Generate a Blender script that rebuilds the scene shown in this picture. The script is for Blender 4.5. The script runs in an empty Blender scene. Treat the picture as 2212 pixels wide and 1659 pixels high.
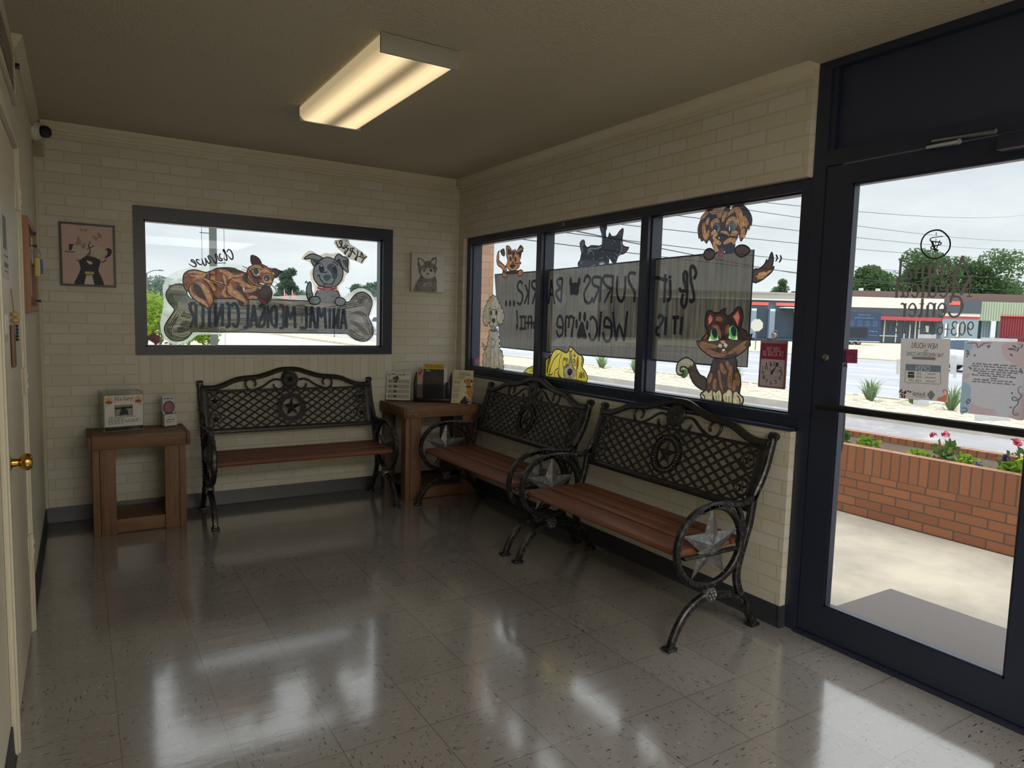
import bpy, bmesh, math, random
import numpy as np
from mathutils import Vector, Matrix
from math import pi, sin, cos, atan2, hypot, radians
random.seed(7)
S = bpy.context.scene
COL = S.collection
WL = {}

# ------------------------------------------------------------------ helpers
def pts(s):
    """'a,b a,b' in millimetres -> list of metre tuples"""
    return [tuple(int(v) / 1000 for v in t.split(',')) for t in s.split()]

def smooth(P, n=4, closed=True):
    """Catmull-Rom through the points"""
    out = []; N = len(P)
    rng = range(N if closed else N - 1)
    for i in rng:
        if closed: a, b, c, d = P[i - 1], P[i], P[(i + 1) % N], P[(i + 2) % N]
        else: a, b, c, d = P[max(i - 1, 0)], P[i], P[i + 1], P[min(i + 2, N - 1)]
        for k in range(n):
            t = k / n
            out.append(tuple(.5 * (2 * b[j] + (c[j] - a[j]) * t + (2 * a[j] - 5 * b[j] + 4 * c[j] - d[j]) * t * t
                                   + (3 * b[j] - a[j] - 3 * c[j] + d[j]) * t ** 3) for j in range(len(b))))
    if not closed: out.append(tuple(P[-1]))
    return out

class MB:
    def __init__(s): s.v = []; s.f = []
    def add(s, v, f):
        b = len(s.v); s.v += [tuple(p) for p in v]; s.f += [tuple(b + i for i in q) for q in f]; return s
    def box(s, x0, x1, y0, y1, z0, z1):
        v = [(x, y, z) for z in (z0, z1) for y in (y0, y1) for x in (x0, x1)]
        return s.add(v, [(0, 2, 3, 1), (4, 5, 7, 6), (0, 1, 5, 4), (2, 6, 7, 3), (0, 4, 6, 2), (1, 3, 7, 5)])
    def bbox(s, x0, x1, y0, y1, z0, z1, b=.004):
        """box with chamfered edges"""
        bm = bmesh.new(); bmesh.ops.create_cube(bm, size=1)
        for v in bm.verts:
            v.co = Vector(((x0 + x1) / 2 + v.co.x * (x1 - x0), (y0 + y1) / 2 + v.co.y * (y1 - y0), (z0 + z1) / 2 + v.co.z * (z1 - z0)))
        bmesh.ops.bevel(bm, geom=bm.edges[:], offset=b, segments=2, affect='EDGES', profile=.5)
        return s.bm(bm)
    def bm(s, bm):
        bm.verts.index_update()
        s.add([v.co[:] for v in bm.verts], [[v.index for v in f.verts] for f in bm.faces]); bm.free(); return s
    def tube(s, P, r, n=8, cap=True, closed=False):
        """round tube along 3-D points; r a number or one per point"""
        P = [Vector(p) for p in P]; N = len(P)
        R = r if isinstance(r, (list, tuple)) else [r] * N
        V = []; up = None
        for i in range(N):
            t = (P[(i + 1) % N] - P[i - 1]) if closed else (P[min(i + 1, N - 1)] - P[max(i - 1, 0)])
            if t.length < 1e-9: t = Vector((0, 0, 1))
            t.normalize()
            if up is None: up = t.orthogonal().normalized()
            else:
                up = up - t * up.dot(t)
                up = up.normalized() if up.length > 1e-6 else t.orthogonal().normalized()
            w = t.cross(up)
            V += [P[i] + (up * cos(2 * pi * k / n) + w * sin(2 * pi * k / n)) * R[i] for k in range(n)]
        F = []
        for i in range(N if closed else N - 1):
            j = (i + 1) % N
            F += [(i * n + k, i * n + (k + 1) % n, j * n + (k + 1) % n, j * n + k) for k in range(n)]
        if cap and not closed: F += [tuple(range(n - 1, -1, -1)), tuple((N - 1) * n + k for k in range(n))]
        return s.add(V, F)
    def bar(s, P, w, t, s0, f, closed=False):
        """rounded flat bar following 2-D points P; w in the plane, t across; f(a,b,c) maps plane coords + across to 3-D"""
        N = len(P); prof = [(-.5, -.3), (-.3, -.5), (.3, -.5), (.5, -.3), (.5, .3), (.3, .5), (-.3, .5), (-.5, .3)]; n = 8; V = []
        W = w if isinstance(w, (list, tuple)) else [w] * N
        for i in range(N):
            a = P[i - 1] if (i or closed) else P[0]; b = P[(i + 1) % N] if (i < N - 1 or closed) else P[-1]
            dx, dz = b[0] - a[0], b[1] - a[1]; l = hypot(dx, dz) or 1; nx, nz = -dz / l, dx / l
            for p, q in prof: V.append(f(P[i][0] + nx * p * W[i], P[i][1] + nz * p * W[i], s0 + q * t))
        F = []
        for i in range(N if closed else N - 1):
            j = (i + 1) % N
            F += [(i * n + k, i * n + (k + 1) % n, j * n + (k + 1) % n, j * n + k) for k in range(n)]
        if not closed: F += [tuple(range(n - 1, -1, -1)), tuple((N - 1) * n + k for k in range(n))]
        return s.add(V, F)
    def ball(s, c, r, n=8, m=6, sc=(1, 1, 1)):
        V = [(c[0] + sc[0] * r * sin(pi * i / m) * cos(2 * pi * k / n), c[1] + sc[1] * r * sin(pi * i / m) * sin(2 * pi * k / n), c[2] + sc[2] * r * cos(pi * i / m)) for i in range(m + 1) for k in range(n)]
        return s.add(V, [(i * n + k, (i + 1) * n + k, (i + 1) * n + (k + 1) % n, i * n + (k + 1) % n) for i in range(m) for k in range(n)])
    def lathe(s, prof, c, axis='z', n=24):
        """profile (r,h) turned about an axis through c"""
        V = []
        for r, h in prof:
            for k in range(n):
                a, b = r * cos(2 * pi * k / n), r * sin(2 * pi * k / n)
                V.append({'z': (c[0] + a, c[1] + b, c[2] + h), 'x': (c[0] + h, c[1] + a, c[2] + b), 'y': (c[0] + b, c[1] + h, c[2] + a)}[axis])
        F = [(i * n + k, i * n + (k + 1) % n, (i + 1) * n + (k + 1) % n, (i + 1) * n + k) for i in range(len(prof) - 1) for k in range(n)]
        F += [tuple(range(n - 1, -1, -1)), tuple((len(prof) - 1) * n + k for k in range(n))]
        return s.add(V, F)
    def prism(s, P, d0, d1, f):
        """2-D outline P extruded between depths d0,d1; f(a,b,d) -> 3-D"""
        n = len(P)
        return s.add([f(a, b, d0) for a, b in P] + [f(a, b, d1) for a, b in P],
                     [tuple(range(n)), tuple(range(2 * n - 1, n - 1, -1))] + [(i, n + i, n + (i + 1) % n, (i + 1) % n) for i in range(n)])
    def quad(s, *q): return s.add(q, [tuple(range(len(q)))])

def obj(name, mb, mat, parent=None, local=False, sharp=40, **props):
    me = bpy.data.meshes.new(name)
    v = mb.v
    o = bpy.data.objects.new(name, me)
    if parent is None:
        if local: org = Vector((0, 0, 0))
        else:
            xs, ys, zs = zip(*v); org = Vector(((min(xs) + max(xs)) / 2, (min(ys) + max(ys)) / 2, min(zs)))
        o.location = org
    else:
        org = Vector((0, 0, 0)) if local else WL[parent.name]
        o.parent = parent
    WL[o.name] = org if parent is None else WL[parent.name]
    me.from_pydata([(p[0] - org.x, p[1] - org.y, p[2] - org.z) for p in v], [], mb.f)
    bm = bmesh.new(); bm.from_mesh(me); bmesh.ops.recalc_face_normals(bm, faces=bm.faces[:]); bm.to_mesh(me); bm.free()
    me.shade_smooth() if hasattr(me, 'shade_smooth') else None
    me.set_sharp_from_angle(angle=radians(sharp))
    if mat: me.materials.append(mat)
    COL.objects.link(o)
    for k, q in props.items(): o[k] = q
    return o

def thing(name, label, cat, loc=(0, 0, 0), rotz=0, group=None):
    o = bpy.data.objects.new(name, None); COL.objects.link(o)
    o.location = loc; o.rotation_euler = (0, 0, rotz); o.empty_display_size = .1
    o['label'] = label; o['category'] = cat
    if group: o['group'] = group
    WL[o.name] = Vector(loc)
    return o
def tag(o, label, cat, group=None):
    o['label'] = label; o['category'] = cat
    if group: o['group'] = group
    return o
def dup(o, loc, rotz=None, label=None):
    r = o.copy(); COL.objects.link(r); r.location = loc
    if rotz is not None: r.rotation_euler = (0, 0, rotz)
    if label: r['label'] = label
    WL[r.name] = Vector(loc)
    for ch in list(o.children):
        c = ch.copy(); COL.objects.link(c); c.parent = r
        for g in ch.children:
            d = g.copy(); COL.objects.link(d); d.parent = c
    return r
def struct(name, mb, mat, parent=None, **k):
    o = obj(name, mb, mat, parent, **k)
    if parent is None: o['kind'] = 'structure'
    return o

# ------------------------------------------------------------------ materials
def srgb(r, g, b): return tuple(((c / 255) / 12.92 if c / 255 <= .04045 else ((c / 255 + .055) / 1.055) ** 2.4) for c in (r, g, b)) + (1,)
class NT:
    def __init__(s, m): s.t = m.node_tree; s.n = s.t.nodes; s.l = s.t.links
    def __call__(s, typ, **k):
        n = s.n.new('ShaderNode' + typ)
        for a, b in k.items():
            if a in n.bl_rna.properties.keys(): setattr(n, a, b)
            else:
                i = n.inputs[int(a[1:])] if a[0] == '_' and a[1:].isdigit() else n.inputs[a.replace('_', ' ')]
                if hasattr(b, 'is_linked') or hasattr(b, 'links'): s.l.new(b, i)
                else: i.default_value = b
        return n
    def math(s, op, a, b=0.0, c=0.0):
        n = s.n.new('ShaderNodeMath'); n.operation = op
        for i, q in enumerate((a, b, c)):
            if hasattr(q, 'links'): s.l.new(q, n.inputs[i])
            else: n.inputs[i].default_value = q
        return n.outputs[0]
    def mix(s, fac, a, b):
        n = s.n.new('ShaderNodeMix'); n.data_type = 'RGBA'
        for i, q in ((0, fac), (6, a), (7, b)):
            if hasattr(q, 'links'): s.l.new(q, n.inputs[i])
            else: n.inputs[i].default_value = q
        return n.outputs[2]
    def ramp(s, fac, *stops):
        n = s.n.new('ShaderNodeValToRGB'); s.l.new(fac, n.inputs[0]); e = n.color_ramp.elements
        while len(e) < len(stops): e.new(.5)
        for q, (p, c) in zip(e, stops): q.position = p; q.color = c if isinstance(c, tuple) else (c, c, c, 1)
        return n.outputs[0]
    def noise(s, scale, vec=None, detail=4, rough=.6):
        n = s('TexNoise', Scale=scale, Detail=detail, Roughness=rough)
        if vec is not None: s.l.new(vec, n.inputs['Vector'])
        return n.outputs[0]
    def pos(s): return s.n.new('ShaderNodeNewGeometry').outputs['Position']
    def objc(s): return s.n.new('ShaderNodeTexCoord').outputs['Object']
    def scalev(s, v, x, y, z): return s('VectorMath', operation='MULTIPLY', _0=v, _1=(x, y, z)).outputs[0]

def new(name):
    m = bpy.data.materials.new(name); m.use_nodes = True
    return m, NT(m), m.node_tree.nodes['Principled BSDF']
def rgb(c): return srgb(*c) if max(c) > 1.001 else tuple(c[:3]) + (1,)

def mat(name, col, rough=.5, metal=0., spec=.5, bump=0., bscale=200., var=.06, vscale=6., coat=0.):
    """plain surface with a little procedural variation in tone, gloss and relief"""
    m, n, b = new(name); c = rgb(col); p = n.objc()
    f = n.noise(vscale, p)
    n.l.new(n.mix(f, tuple(q * (1 - var) for q in c[:3]) + (1,), tuple(min(1, q * (1 + var)) for q in c[:3]) + (1,)), b.inputs['Base Color'])
    b.inputs['Roughness'].default_value = rough; b.inputs['Metallic'].default_value = metal
    b.inputs['Specular IOR Level'].default_value = spec; b.inputs['Coat Weight'].default_value = coat
    if bump:
        bp = n('Bump', Strength=bump, Distance=.002, Height=n.noise(bscale, p)); n.l.new(bp.outputs[0], b.inputs['Normal'])
    return m

def wood(name, c1, c2, axis='x', rough=.55, scale=1.):
    m, n, b = new(name); p = n.objc()
    st = {'x': (2, 30, 30), 'y': (30, 2, 30), 'z': (30, 30, 2)}[axis]
    v = n.scalev(p, *[q * scale for q in st])
    g = n.noise(1, v, 6, .65); g2 = n.noise(3.2, v, 3, .6)
    f = n.math('ADD', n.math('MULTIPLY', g, .7), n.math('MULTIPLY', g2, .3))
    n.l.new(n.ramp(f, (.28, rgb(c1)), (.5, rgb(c2)), (.72, tuple(q * 1.25 for q in rgb(c2)[:3]) + (1,))), b.inputs['Base Color'])
    b.inputs['Roughness'].default_value = rough
    bp = n('Bump', Strength=.25, Distance=.002, Height=f); n.l.new(bp.outputs[0], b.inputs['Normal'])
    return m

def paintm(name, col, col2=None, see=.0, axis=None, tr=.62, scale=40):
    """brushed paint on a window: part opaque, part lit through from outside"""
    m = bpy.data.materials.new(name); m.use_nodes = True; n = NT(m); n.n.remove(n.n['Principled BSDF'])
    c1 = rgb(col); c2 = rgb(col2) if col2 else tuple(q * .82 for q in c1[:3]) + (1,)
    p = n.pos()
    v = n.scalev(p, *{None: (1, 1, 1), 'v': (1, 1, .06), 'h': (.08, .08, 1)}[axis])
    f = n.noise(scale, v, 3, .55)
    c = n.ramp(f, (.32, c2), (.66, c1))
    d = n('BsdfDiffuse', Color=c); t = n('BsdfTranslucent', Color=c)
    mx = n('MixShader', _0=tr, _1=d.outputs[0], _2=t.outputs[0])
    out = mx.outputs[0]
    if see:
        k = n.math('MULTIPLY', n.math('SUBTRACT', 1.25, f), see)
        tp = n('BsdfTransparent'); out = n('MixShader', _0=k, _1=out, _2=tp.outputs[0]).outputs[0]
    n.l.new(out, n.n['Material Output'].inputs[0])
    return m

def glassm(name, tint=(.97, .985, .98), gl=.06):
    m = bpy.data.materials.new(name); m.use_nodes = True; n = NT(m); n.n.remove(n.n['Principled BSDF'])
    t = n('BsdfTransparent', Color=tuple(tint) + (1,)); g = n('BsdfGlossy', Roughness=.01, Color=(.9, .95, 1, 1))
    lw = n('LayerWeight', Blend=.5); ns = n.noise(3, n.pos())
    k = n.math('ADD', n.math('MULTIPLY', n.math('POWER', lw.outputs[1], 4.5), .42), n.math('MULTIPLY', ns, gl * .25))
    n.l.new(n('MixShader', _0=k, _1=t.outputs[0], _2=g.outputs[0]).outputs[0], n.n['Material Output'].inputs[0])
    return m

def emit(name, col, st):
    m = bpy.data.materials.new(name); m.use_nodes = True; n = NT(m); n.n.remove(n.n['Principled BSDF'])
    n.l.new(n('Emission', Color=rgb(col), Strength=st).outputs[0], n.n['Material Output'].inputs[0]); return m

def brick(name, plane, c1, c2, mortar, w=.203, h=.0677, ms=.007, bump=.6, soldier=None, z0=0., painted=False, rough=.6):
    """brick courses laid out in metres on a wall; soldier = (a0,a1,z0,z1) upright course"""
    m, n, b = new(name); p = n.pos(); s = n('SeparateXYZ', Vector=p)
    a = s.outputs['X' if plane == 'xz' else 'Y']; z = n.math('SUBTRACT', s.outputs['Z'], z0)
    def bt(a_, z_, w_, h_, off):
        v = n('CombineXYZ', X=a_, Y=z_)
        t = n('TexBrick', Vector=v.outputs[0], Scale=1., Color1=rgb(c1), Color2=rgb(c2), Mortar=rgb(mortar)); t.offset = off
        t.inputs['Mortar Size'].default_value = ms / 2; t.inputs['Brick Width'].default_value = w_; t.inputs['Row Height'].default_value = h_
        t.inputs['Mortar Smooth'].default_value = .25
        return t
    t = bt(n.math('ADD', a, 50), n.math('ADD', z, 50 * h * 20 - 0), w, h, .5)
    col, fac = t.outputs[0], t.outputs[1]
    if soldier:
        t2 = bt(n.math('ADD', a, 50), n.math('ADD', n.math('SUBTRACT', s.outputs['Z'], soldier[2]), (soldier[3] - soldier[2]) * 100), .0677, soldier[3] - soldier[2], 0)
        k = None
        for q, lo, hi in ((a, soldier[0], soldier[1]), (s.outputs['Z'], soldier[2], soldier[3])):
            for e in (n.math('GREATER_THAN', q, lo), n.math('LESS_THAN', q, hi)):
                k = e if k is None else n.math('MULTIPLY', k, e)
        col = n.mix(k, col, t2.outputs[0])
        fac = n.math('ADD', n.math('MULTIPLY', fac, n.math('SUBTRACT', 1, k)), n.math('MULTIPLY', t2.outputs[1], k))
    ns = n.noise(60, p, 5, .7); n3 = n.noise(2.2, p, 3)
    col = n.mix(n.math('MULTIPLY', ns, .25 if not painted else .1), col, tuple(q * .72 for q in rgb(c1)[:3]) + (1,))
    col = n.mix(n.math('MULTIPLY', n3, .14), col, tuple(q * .75 for q in rgb(c2)[:3]) + (1,))
    n.l.new(col, b.inputs['Base Color']); b.inputs['Roughness'].default_value = rough
    hgt = n.math('SUBTRACT', n.math('MULTIPLY', ns, .25), fac)
    bp = n('Bump', Strength=bump, Distance=.006, Height=hgt); n.l.new(bp.outputs[0], b.inputs['Normal'])
    return m

# ------------------------------------------------------------------ flat artwork and lettering
def clip(P, ax, lo, hi):
    """cut polygon P (2-D) to lo<=coord<=hi on axis ax"""
    for sgn, lim in ((1, lo), (-1, -hi)):
        Q = []
        for i in range(len(P)):
            a, b = P[i - 1], P[i]; da, db = sgn * a[ax] - lim, sgn * b[ax] - lim
            if (da < 0) != (db < 0):
                t = da / (da - db); Q.append(tuple(a[j] + (b[j] - a[j]) * t for j in (0, 1)))
            if db >= 0: Q.append(b)
        P = Q
        if len(P) < 3: return []
    return P
def ell(c, rx, ry, n=20, rot=0):
    return [(c[0] + rx * cos(2 * pi * k / n) * cos(rot) - ry * sin(2 * pi * k / n) * sin(rot), c[1] + rx * cos(2 * pi * k / n) * sin(rot) + ry * sin(2 * pi * k / n) * cos(rot)) for k in range(n)]
GLASS = {}
class Art:
    """flat paint on a plane: axis 'x' (wall running along y) or 'y'; higher k lies nearer the room.
    With glass=<key> all coats on that pane are cut against each other so that only the visible coat is kept."""
    def __init__(s, axis, c, step=.0005, limits=None, wk=1., glass=None): s.wk = wk; s.ax = axis; s.c = c; s.st = step; s.lim = limits; s.k = 0; s.glass = glass
    def begin(s, k=0): s.mb = MB(); s.F2 = []; s.k = k; return s
    def P3(s, a, b, dk=0):
        d = s.c - (s.k + dk) * s.st
        return (d, a, b) if s.ax == 'x' else (a, d, b)
    def put(s, q):
        if s.lim: q = clip(clip(q, 0, s.lim[0], s.lim[1]), 1, s.lim[2], s.lim[3])
        if len(q) >= 3:
            s.F2.append(q); s.mb.quad(*[s.P3(*t) for t in q])
    def poly(s, P, sm=4):
        if isinstance(P, str): P = pts(P)
        s.put(smooth(P, sm) if sm else P)
        return s
    def line(s, P, w, sm=4, closed=False, taper=True):
        """brush strokes; '|' separates strokes"""
        if isinstance(P, str):
            for q in P.split('|'): s.line(pts(q), w, sm, closed, taper)
            return s
        if sm and len(P) > 2: P = smooth(P, sm, closed)
        N = len(P); L = []; R = []; w = w * s.wk
        for i in range(N):
            a = P[i - 1] if (i or closed) else P[0]; b = P[(i + 1) % N] if (i < N - 1 or closed) else P[-1]
            dx, dz = b[0] - a[0], b[1] - a[1]; l = hypot(dx, dz) or 1
            t = 1 if (closed or not taper) else .45 + .55 * min(1, 4 * min(i, N - 1 - i) / max(N - 1, 1) + .1)
            h = w * t / 2
            L.append((P[i][0] - dz / l * h, P[i][1] + dx / l * h)); R.append((P[i][0] + dz / l * h, P[i][1] - dx / l * h))
        for i in range(N if closed else N - 1):
            j = (i + 1) % N
            s.put([L[i], L[j], R[j], R[i]])
        return s
    def hair(s, P, w, n=3, sm=4):
        """a bundle of thin strokes side by side, like a dry brush"""
        r = random.Random(len(P))
        for q in P.split('|'):
            Q = smooth(pts(q), sm, False); N = len(Q)
            for k in range(n):
                o = (k - (n - 1) / 2) * w * 1.0 * r.uniform(.7, 1.2); i0, i1 = int(N * r.uniform(0, .18)), N - int(N * r.uniform(0, .2)); R = []
                for i in range(i0, i1):
                    a, b = Q[max(i - 1, 0)], Q[min(i + 1, N - 1)]; dx, dz = b[0] - a[0], b[1] - a[1]; l = hypot(dx, dz) or 1
                    f = o * (.35 + .65 * sin(pi * min(1, (i + .5) / N)))
                    R.append((Q[i][0] - dz / l * f, Q[i][1] + dx / l * f))
                if len(R) > 2: s.line(R, w * .55, 0)
        return s
    def ring(s, P, w, sm=4):
        if isinstance(P, str): P = pts(P)
        return s.line(P, w, sm, True)
    def pen(s):
        class Pen:
            def quad(_, *q): s.put(list(q))
        return Pen()
    def end(s, name, m, parent, **pr):
        o = obj(name, s.mb, m, parent, **pr)
        if s.glass: GLASS.setdefault(s.glass, []).append((s.c - s.k * s.st, s.ax, s.F2, o))
        return o
def settle(key, depth):
    """cut every coat on a pane against the coats above it and leave them all at one depth"""
    from mathutils.geometry import delaunay_2d_cdt
    co = sorted(GLASS.pop(key), key=lambda q: -q[0]); V = []; E = []; PL = []
    for i, (d, ax, F2, o) in enumerate(co):
        for q in F2:
            b = len(V); n_ = len(q); V += [Vector(t) for t in q]; E += [(b + j, b + (j + 1) % n_) for j in range(n_)]; PL.append((i, np.array(q)))
    r_ = delaunay_2d_cdt(V, E, [], 0, 1e-5, False)
    vv = np.array([tuple(v) for v in r_[0]]); tri = r_[2]
    cen = np.array([vv[list(f)].mean(0) for f in tri]); top = np.full(len(tri), -1)
    order = np.argsort(cen[:, 0]); cx = cen[order, 0]
    for i, q in PL:
        lo, hi = q.min(0), q.max(0); k0, k1 = np.searchsorted(cx, (lo[0], hi[0])); c = order[k0:k1]
        c = c[(cen[c, 1] >= lo[1]) & (cen[c, 1] <= hi[1])]
        if not len(c): continue
        px, py = cen[c, 0], cen[c, 1]; wn = np.zeros(len(c), int)
        for j in range(len(q)):
            (x0, y0), (x1, y1) = q[j - 1], q[j]
            sd = (x1 - x0) * (py - y0) - (px - x0) * (y1 - y0)
            wn += ((y0 <= py) & (y1 > py) & (sd > 0)).astype(int) - ((y0 > py) & (y1 <= py) & (sd < 0)).astype(int)
        top[c[wn != 0]] = i
    out = [[] for _ in co]
    for f, i in zip(tri, top):
        if i >= 0: out[i].append(f)
    for (d, ax, F2, o), fs in zip(co, out):
        org = WL[o.name]; used = {}; vs = []; ff = []
        for f in fs:
            t = []
            for v in f:
                if v not in used:
                    used[v] = len(vs); a, b = r_[0][v]; p_ = (depth, a, b) if ax == 'x' else (a, depth, b)
                    vs.append((p_[0] - org.x, p_[1] - org.y, p_[2] - org.z))
                t.append(used[v])
            ff.append(t)
        if not ff and not o.children: bpy.data.objects.remove(o); continue
        me = o.data; me.clear_geometry(); me.from_pydata(vs, [], ff)
TM = {}
def tmesh(t):
    if t not in TM:
        cu = bpy.data.curves.new('t', 'FONT'); cu.body = t; cu.resolution_u = 3
        o = bpy.data.objects.new('t', cu); COL.objects.link(o)
        dg = bpy.context.evaluated_depsgraph_get()
        me = bpy.data.meshes.new_from_object(o.evaluated_get(dg))
        V = [v.co[:2] for v in me.vertices]; F = [tuple(p.vertices) for p in me.polygons]
        bpy.data.objects.remove(o); bpy.data.curves.remove(cu); bpy.data.meshes.remove(me)
        TM[t] = (V, F)
    return TM[t]
def text(mb, t, f, a0, a1, b0, b1, flip=False, bold=0):
    """lettering fitted to the box a0..a1 x b0..b1 of a plane; f(a,b) -> 3-D"""
    V, F = tmesh(t); xs, ys = zip(*V); x0, x1, y0, y1 = min(xs), max(xs), min(ys), max(ys)
    def g(x, y):
        u = (x - x0) / (x1 - x0); u = 1 - u if flip else u
        return f(a0 + u * (a1 - a0), b0 + (y - y0) / (y1 - y0) * (b1 - b0))
    mb.add([g(x, y) for x, y in V], F)
    return mb
def scribble(mb, f, a0, a1, b, h, seed=1):
    """a line of print too small to read: word-long dashes of uneven height"""
    r = random.Random(seed); x = a0
    while x < a1 - h:
        w = min(h * r.uniform(1.2, 4.5), a1 - x); k = x
        while k < x + w - h * .3:
            e = min(h * .42, x + w - k); t = b + h * r.choice((.68, .68, 1.))
            mb.quad(f(k, b), f(k + e, b), f(k + e, t), f(k, t)); k += h * .55
        x += w + h * .7
    return mb

# ------------------------------------------------------------------ scene: camera, sky
H = 2.55; L = -2.96; YB = -7.6
cam = bpy.data.objects.new('camera', bpy.data.cameras.new('camera')); COL.objects.link(cam); S.camera = cam
cam.data.sensor_width = 36; cam.data.lens = 1503 / 2212 * 36; cam.data.clip_start = .02; cam.data.clip_end = 600
fw = Vector((.52729415, .84463792, -.09245355)); rt = Vector((.8492835, -.52725254, .02687556)); up = Vector((.02604625, .0926906, .99535423))
cam.matrix_world = Matrix(((rt.x, up.x, -fw.x, -2.7502), (rt.y, up.y, -fw.y, -5.332), (rt.z, up.z, -fw.z, 1.4016), (0, 0, 0, 1)))
S.view_settings.view_transform = 'Standard'; S.view_settings.look = 'None'; S.view_settings.gamma = 1
S.view_settings.use_curve_mapping = False; S.view_settings.exposure = .35
w = bpy.data.worlds.new('overcast'); S.world = w; w.use_nodes = True; n = NT(w); bg = n.n['Background']
gen = n.n.new('ShaderNodeTexCoord').outputs['Generated']; sp = n('SeparateXYZ', Vector=gen)
cl = n.noise(2.4, n.scalev(gen, 1, 1, 3.5), 7, .58)
hz = n.ramp(sp.outputs['Z'], (0, (.60, .655, .69, 1)), (.2, (.60, .64, .69, 1)), (.5, (.8, .84, .88, 1)))
sky = n.mix(n.ramp(cl, (.36, 0.), (.64, 1.)), hz, (.80, .825, .84, 1))
sky = n.mix(n.ramp(sp.outputs['Z'], (.3, 0.), (.9, 1.)), sky, (2.6, 2.65, 2.7, 1))
n.l.new(sky, bg.inputs[0]); bg.inputs[1].default_value = 1.0

# ------------------------------------------------------------------ materials of the room
CREAM = (201, 198, 189)
M_wallb = brick('painted_brick_back', 'xz', CREAM, (192, 186, 166), (186, 180, 160), ms=.009, bump=.55, soldier=(-2.425, -.585, .893, 1.094), z0=.0135, painted=True, rough=.42)
M_wallr = brick('painted_brick_right', 'yz', CREAM, (194, 188, 168), (188, 182, 162), ms=.009, bump=.55, z0=.0135, painted=True, rough=.42)
M_cream = mat('cream_gloss_paint', (205, 198, 178), .42, bump=.12, bscale=60)
M_trim = mat('cream_trim_paint', (196, 189, 168), .4, bump=.1, bscale=90)
M_base = mat('dark_rubber_base', (44, 47, 54), .45, var=.12)
M_frame = mat('dark_bronze_aluminium', (32, 38, 56), .36, spec=.55, var=.1, vscale=3)
M_panel = mat('dark_transom_panel', (40, 47, 68), .5, bump=.1, bscale=400)
M_glass = glassm('window_glass')
M_chrome = mat('brushed_steel', (150, 150, 150), .3, 1., var=.05)
M_brass = mat('polished_brass', (190, 150, 75), .22, 1.)
M_white = mat('white_plastic', (205, 203, 195), .4)
M_black = mat('black_plastic', (16, 17, 19), .35)

def floor_mat():
    m, n, b = new('vinyl_tile_floor'); p = n.pos(); s = n('SeparateXYZ', Vector=p)
    fx = n.math('DIVIDE', n.math('ADD', s.outputs['X'], 2.3646 + 30.48), .3048); fy = n.math('DIVIDE', n.math('ADD', s.outputs['Y'], 2.348 + 30.48), .3048)
    ix, iy = n.math('FLOOR', fx), n.math('FLOOR', fy); rx, ry = n.math('FRACT', fx), n.math('FRACT', fy)
    e = n.math('MINIMUM', n.math('MINIMUM', rx, n.math('SUBTRACT', 1, rx)), n.math('MINIMUM', ry, n.math('SUBTRACT', 1, ry)))
    line = n.math('LESS_THAN', e, .0042)
    cid = n('CombineXYZ', X=ix, Y=iy); wn = n('TexWhiteNoise', Vector=cid.outputs[0])
    wnb = n('TexWhiteNoise', Vector=n.scalev(cid.outputs[0], 1, 3.7, 1))
    seam = n.math('MULTIPLY', line, n.math('ADD', .35, n.math('MULTIPLY', wnb.outputs[0], .55)))
    par = n.math('MODULO', n.math('ADD', ix, iy), 2)
    va = n.scalev(p, 34, 150, 1); vb = n.scalev(p, 150, 34, 1)
    sel = n('Mix', data_type='VECTOR'); n.l.new(par, sel.inputs[0]); n.l.new(va, sel.inputs[4]); n.l.new(vb, sel.inputs[5])
    off = n('VectorMath', operation='ADD', _0=sel.outputs[1], _1=n.scalev(wn.outputs[1], 20, 20, 20)).outputs[0]
    chip = n.noise(1, off, 2, .5)
    base = n.mix(wn.outputs[0], srgb(124, 119, 115), srgb(133, 128, 124))
    base = n.mix(n.math('MULTIPLY', n.noise(1.1, p, 4), .35), base, srgb(106, 101, 97))
    base = n.mix(n.ramp(chip, (.655, 0.), (.69, 1.)), base, srgb(44, 42, 41))
    base = n.mix(n.ramp(chip, (.27, 1.), (.30, 0.)), base, srgb(165, 160, 152))
    base = n.mix(n.math('MULTIPLY', n.ramp(n.noise(90, p, 3), (.68, 0.), (.74, 1.)), .5), base, srgb(48, 45, 43))
    base = n.mix(seam, base, srgb(38, 36, 35))
    n.l.new(base, b.inputs['Base Color'])
    sm = n.noise(3.2, n.scalev(p, 1, 1.7, 1), 5, .62); fine = n.noise(1, n.scalev(p, 25, 90, 1), 3)
    n.l.new(n.math('ADD', n.math('ADD', .07, n.math('MULTIPLY', sm, .14)), n.math('MULTIPLY', fine, .05)), b.inputs['Roughness'])
    b.inputs['Specular IOR Level'].default_value = .75; b.inputs['Coat Weight'].default_value = .9; b.inputs['Coat IOR'].default_value = 1.6; b.inputs['Coat Roughness'].default_value = .10
    wav = n.noise(1, n.scalev(p, 5, 16, 1), 3, .5)
    bp = n('Bump', Strength=.06, Distance=.02, Height=n.math('SUBTRACT', n.math('ADD', wav, n.math('MULTIPLY', wnb.outputs[0], .1)), n.math('MULTIPLY', line, .4)))
    n.l.new(bp.outputs[0], b.inputs['Normal'])
    return m
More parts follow.
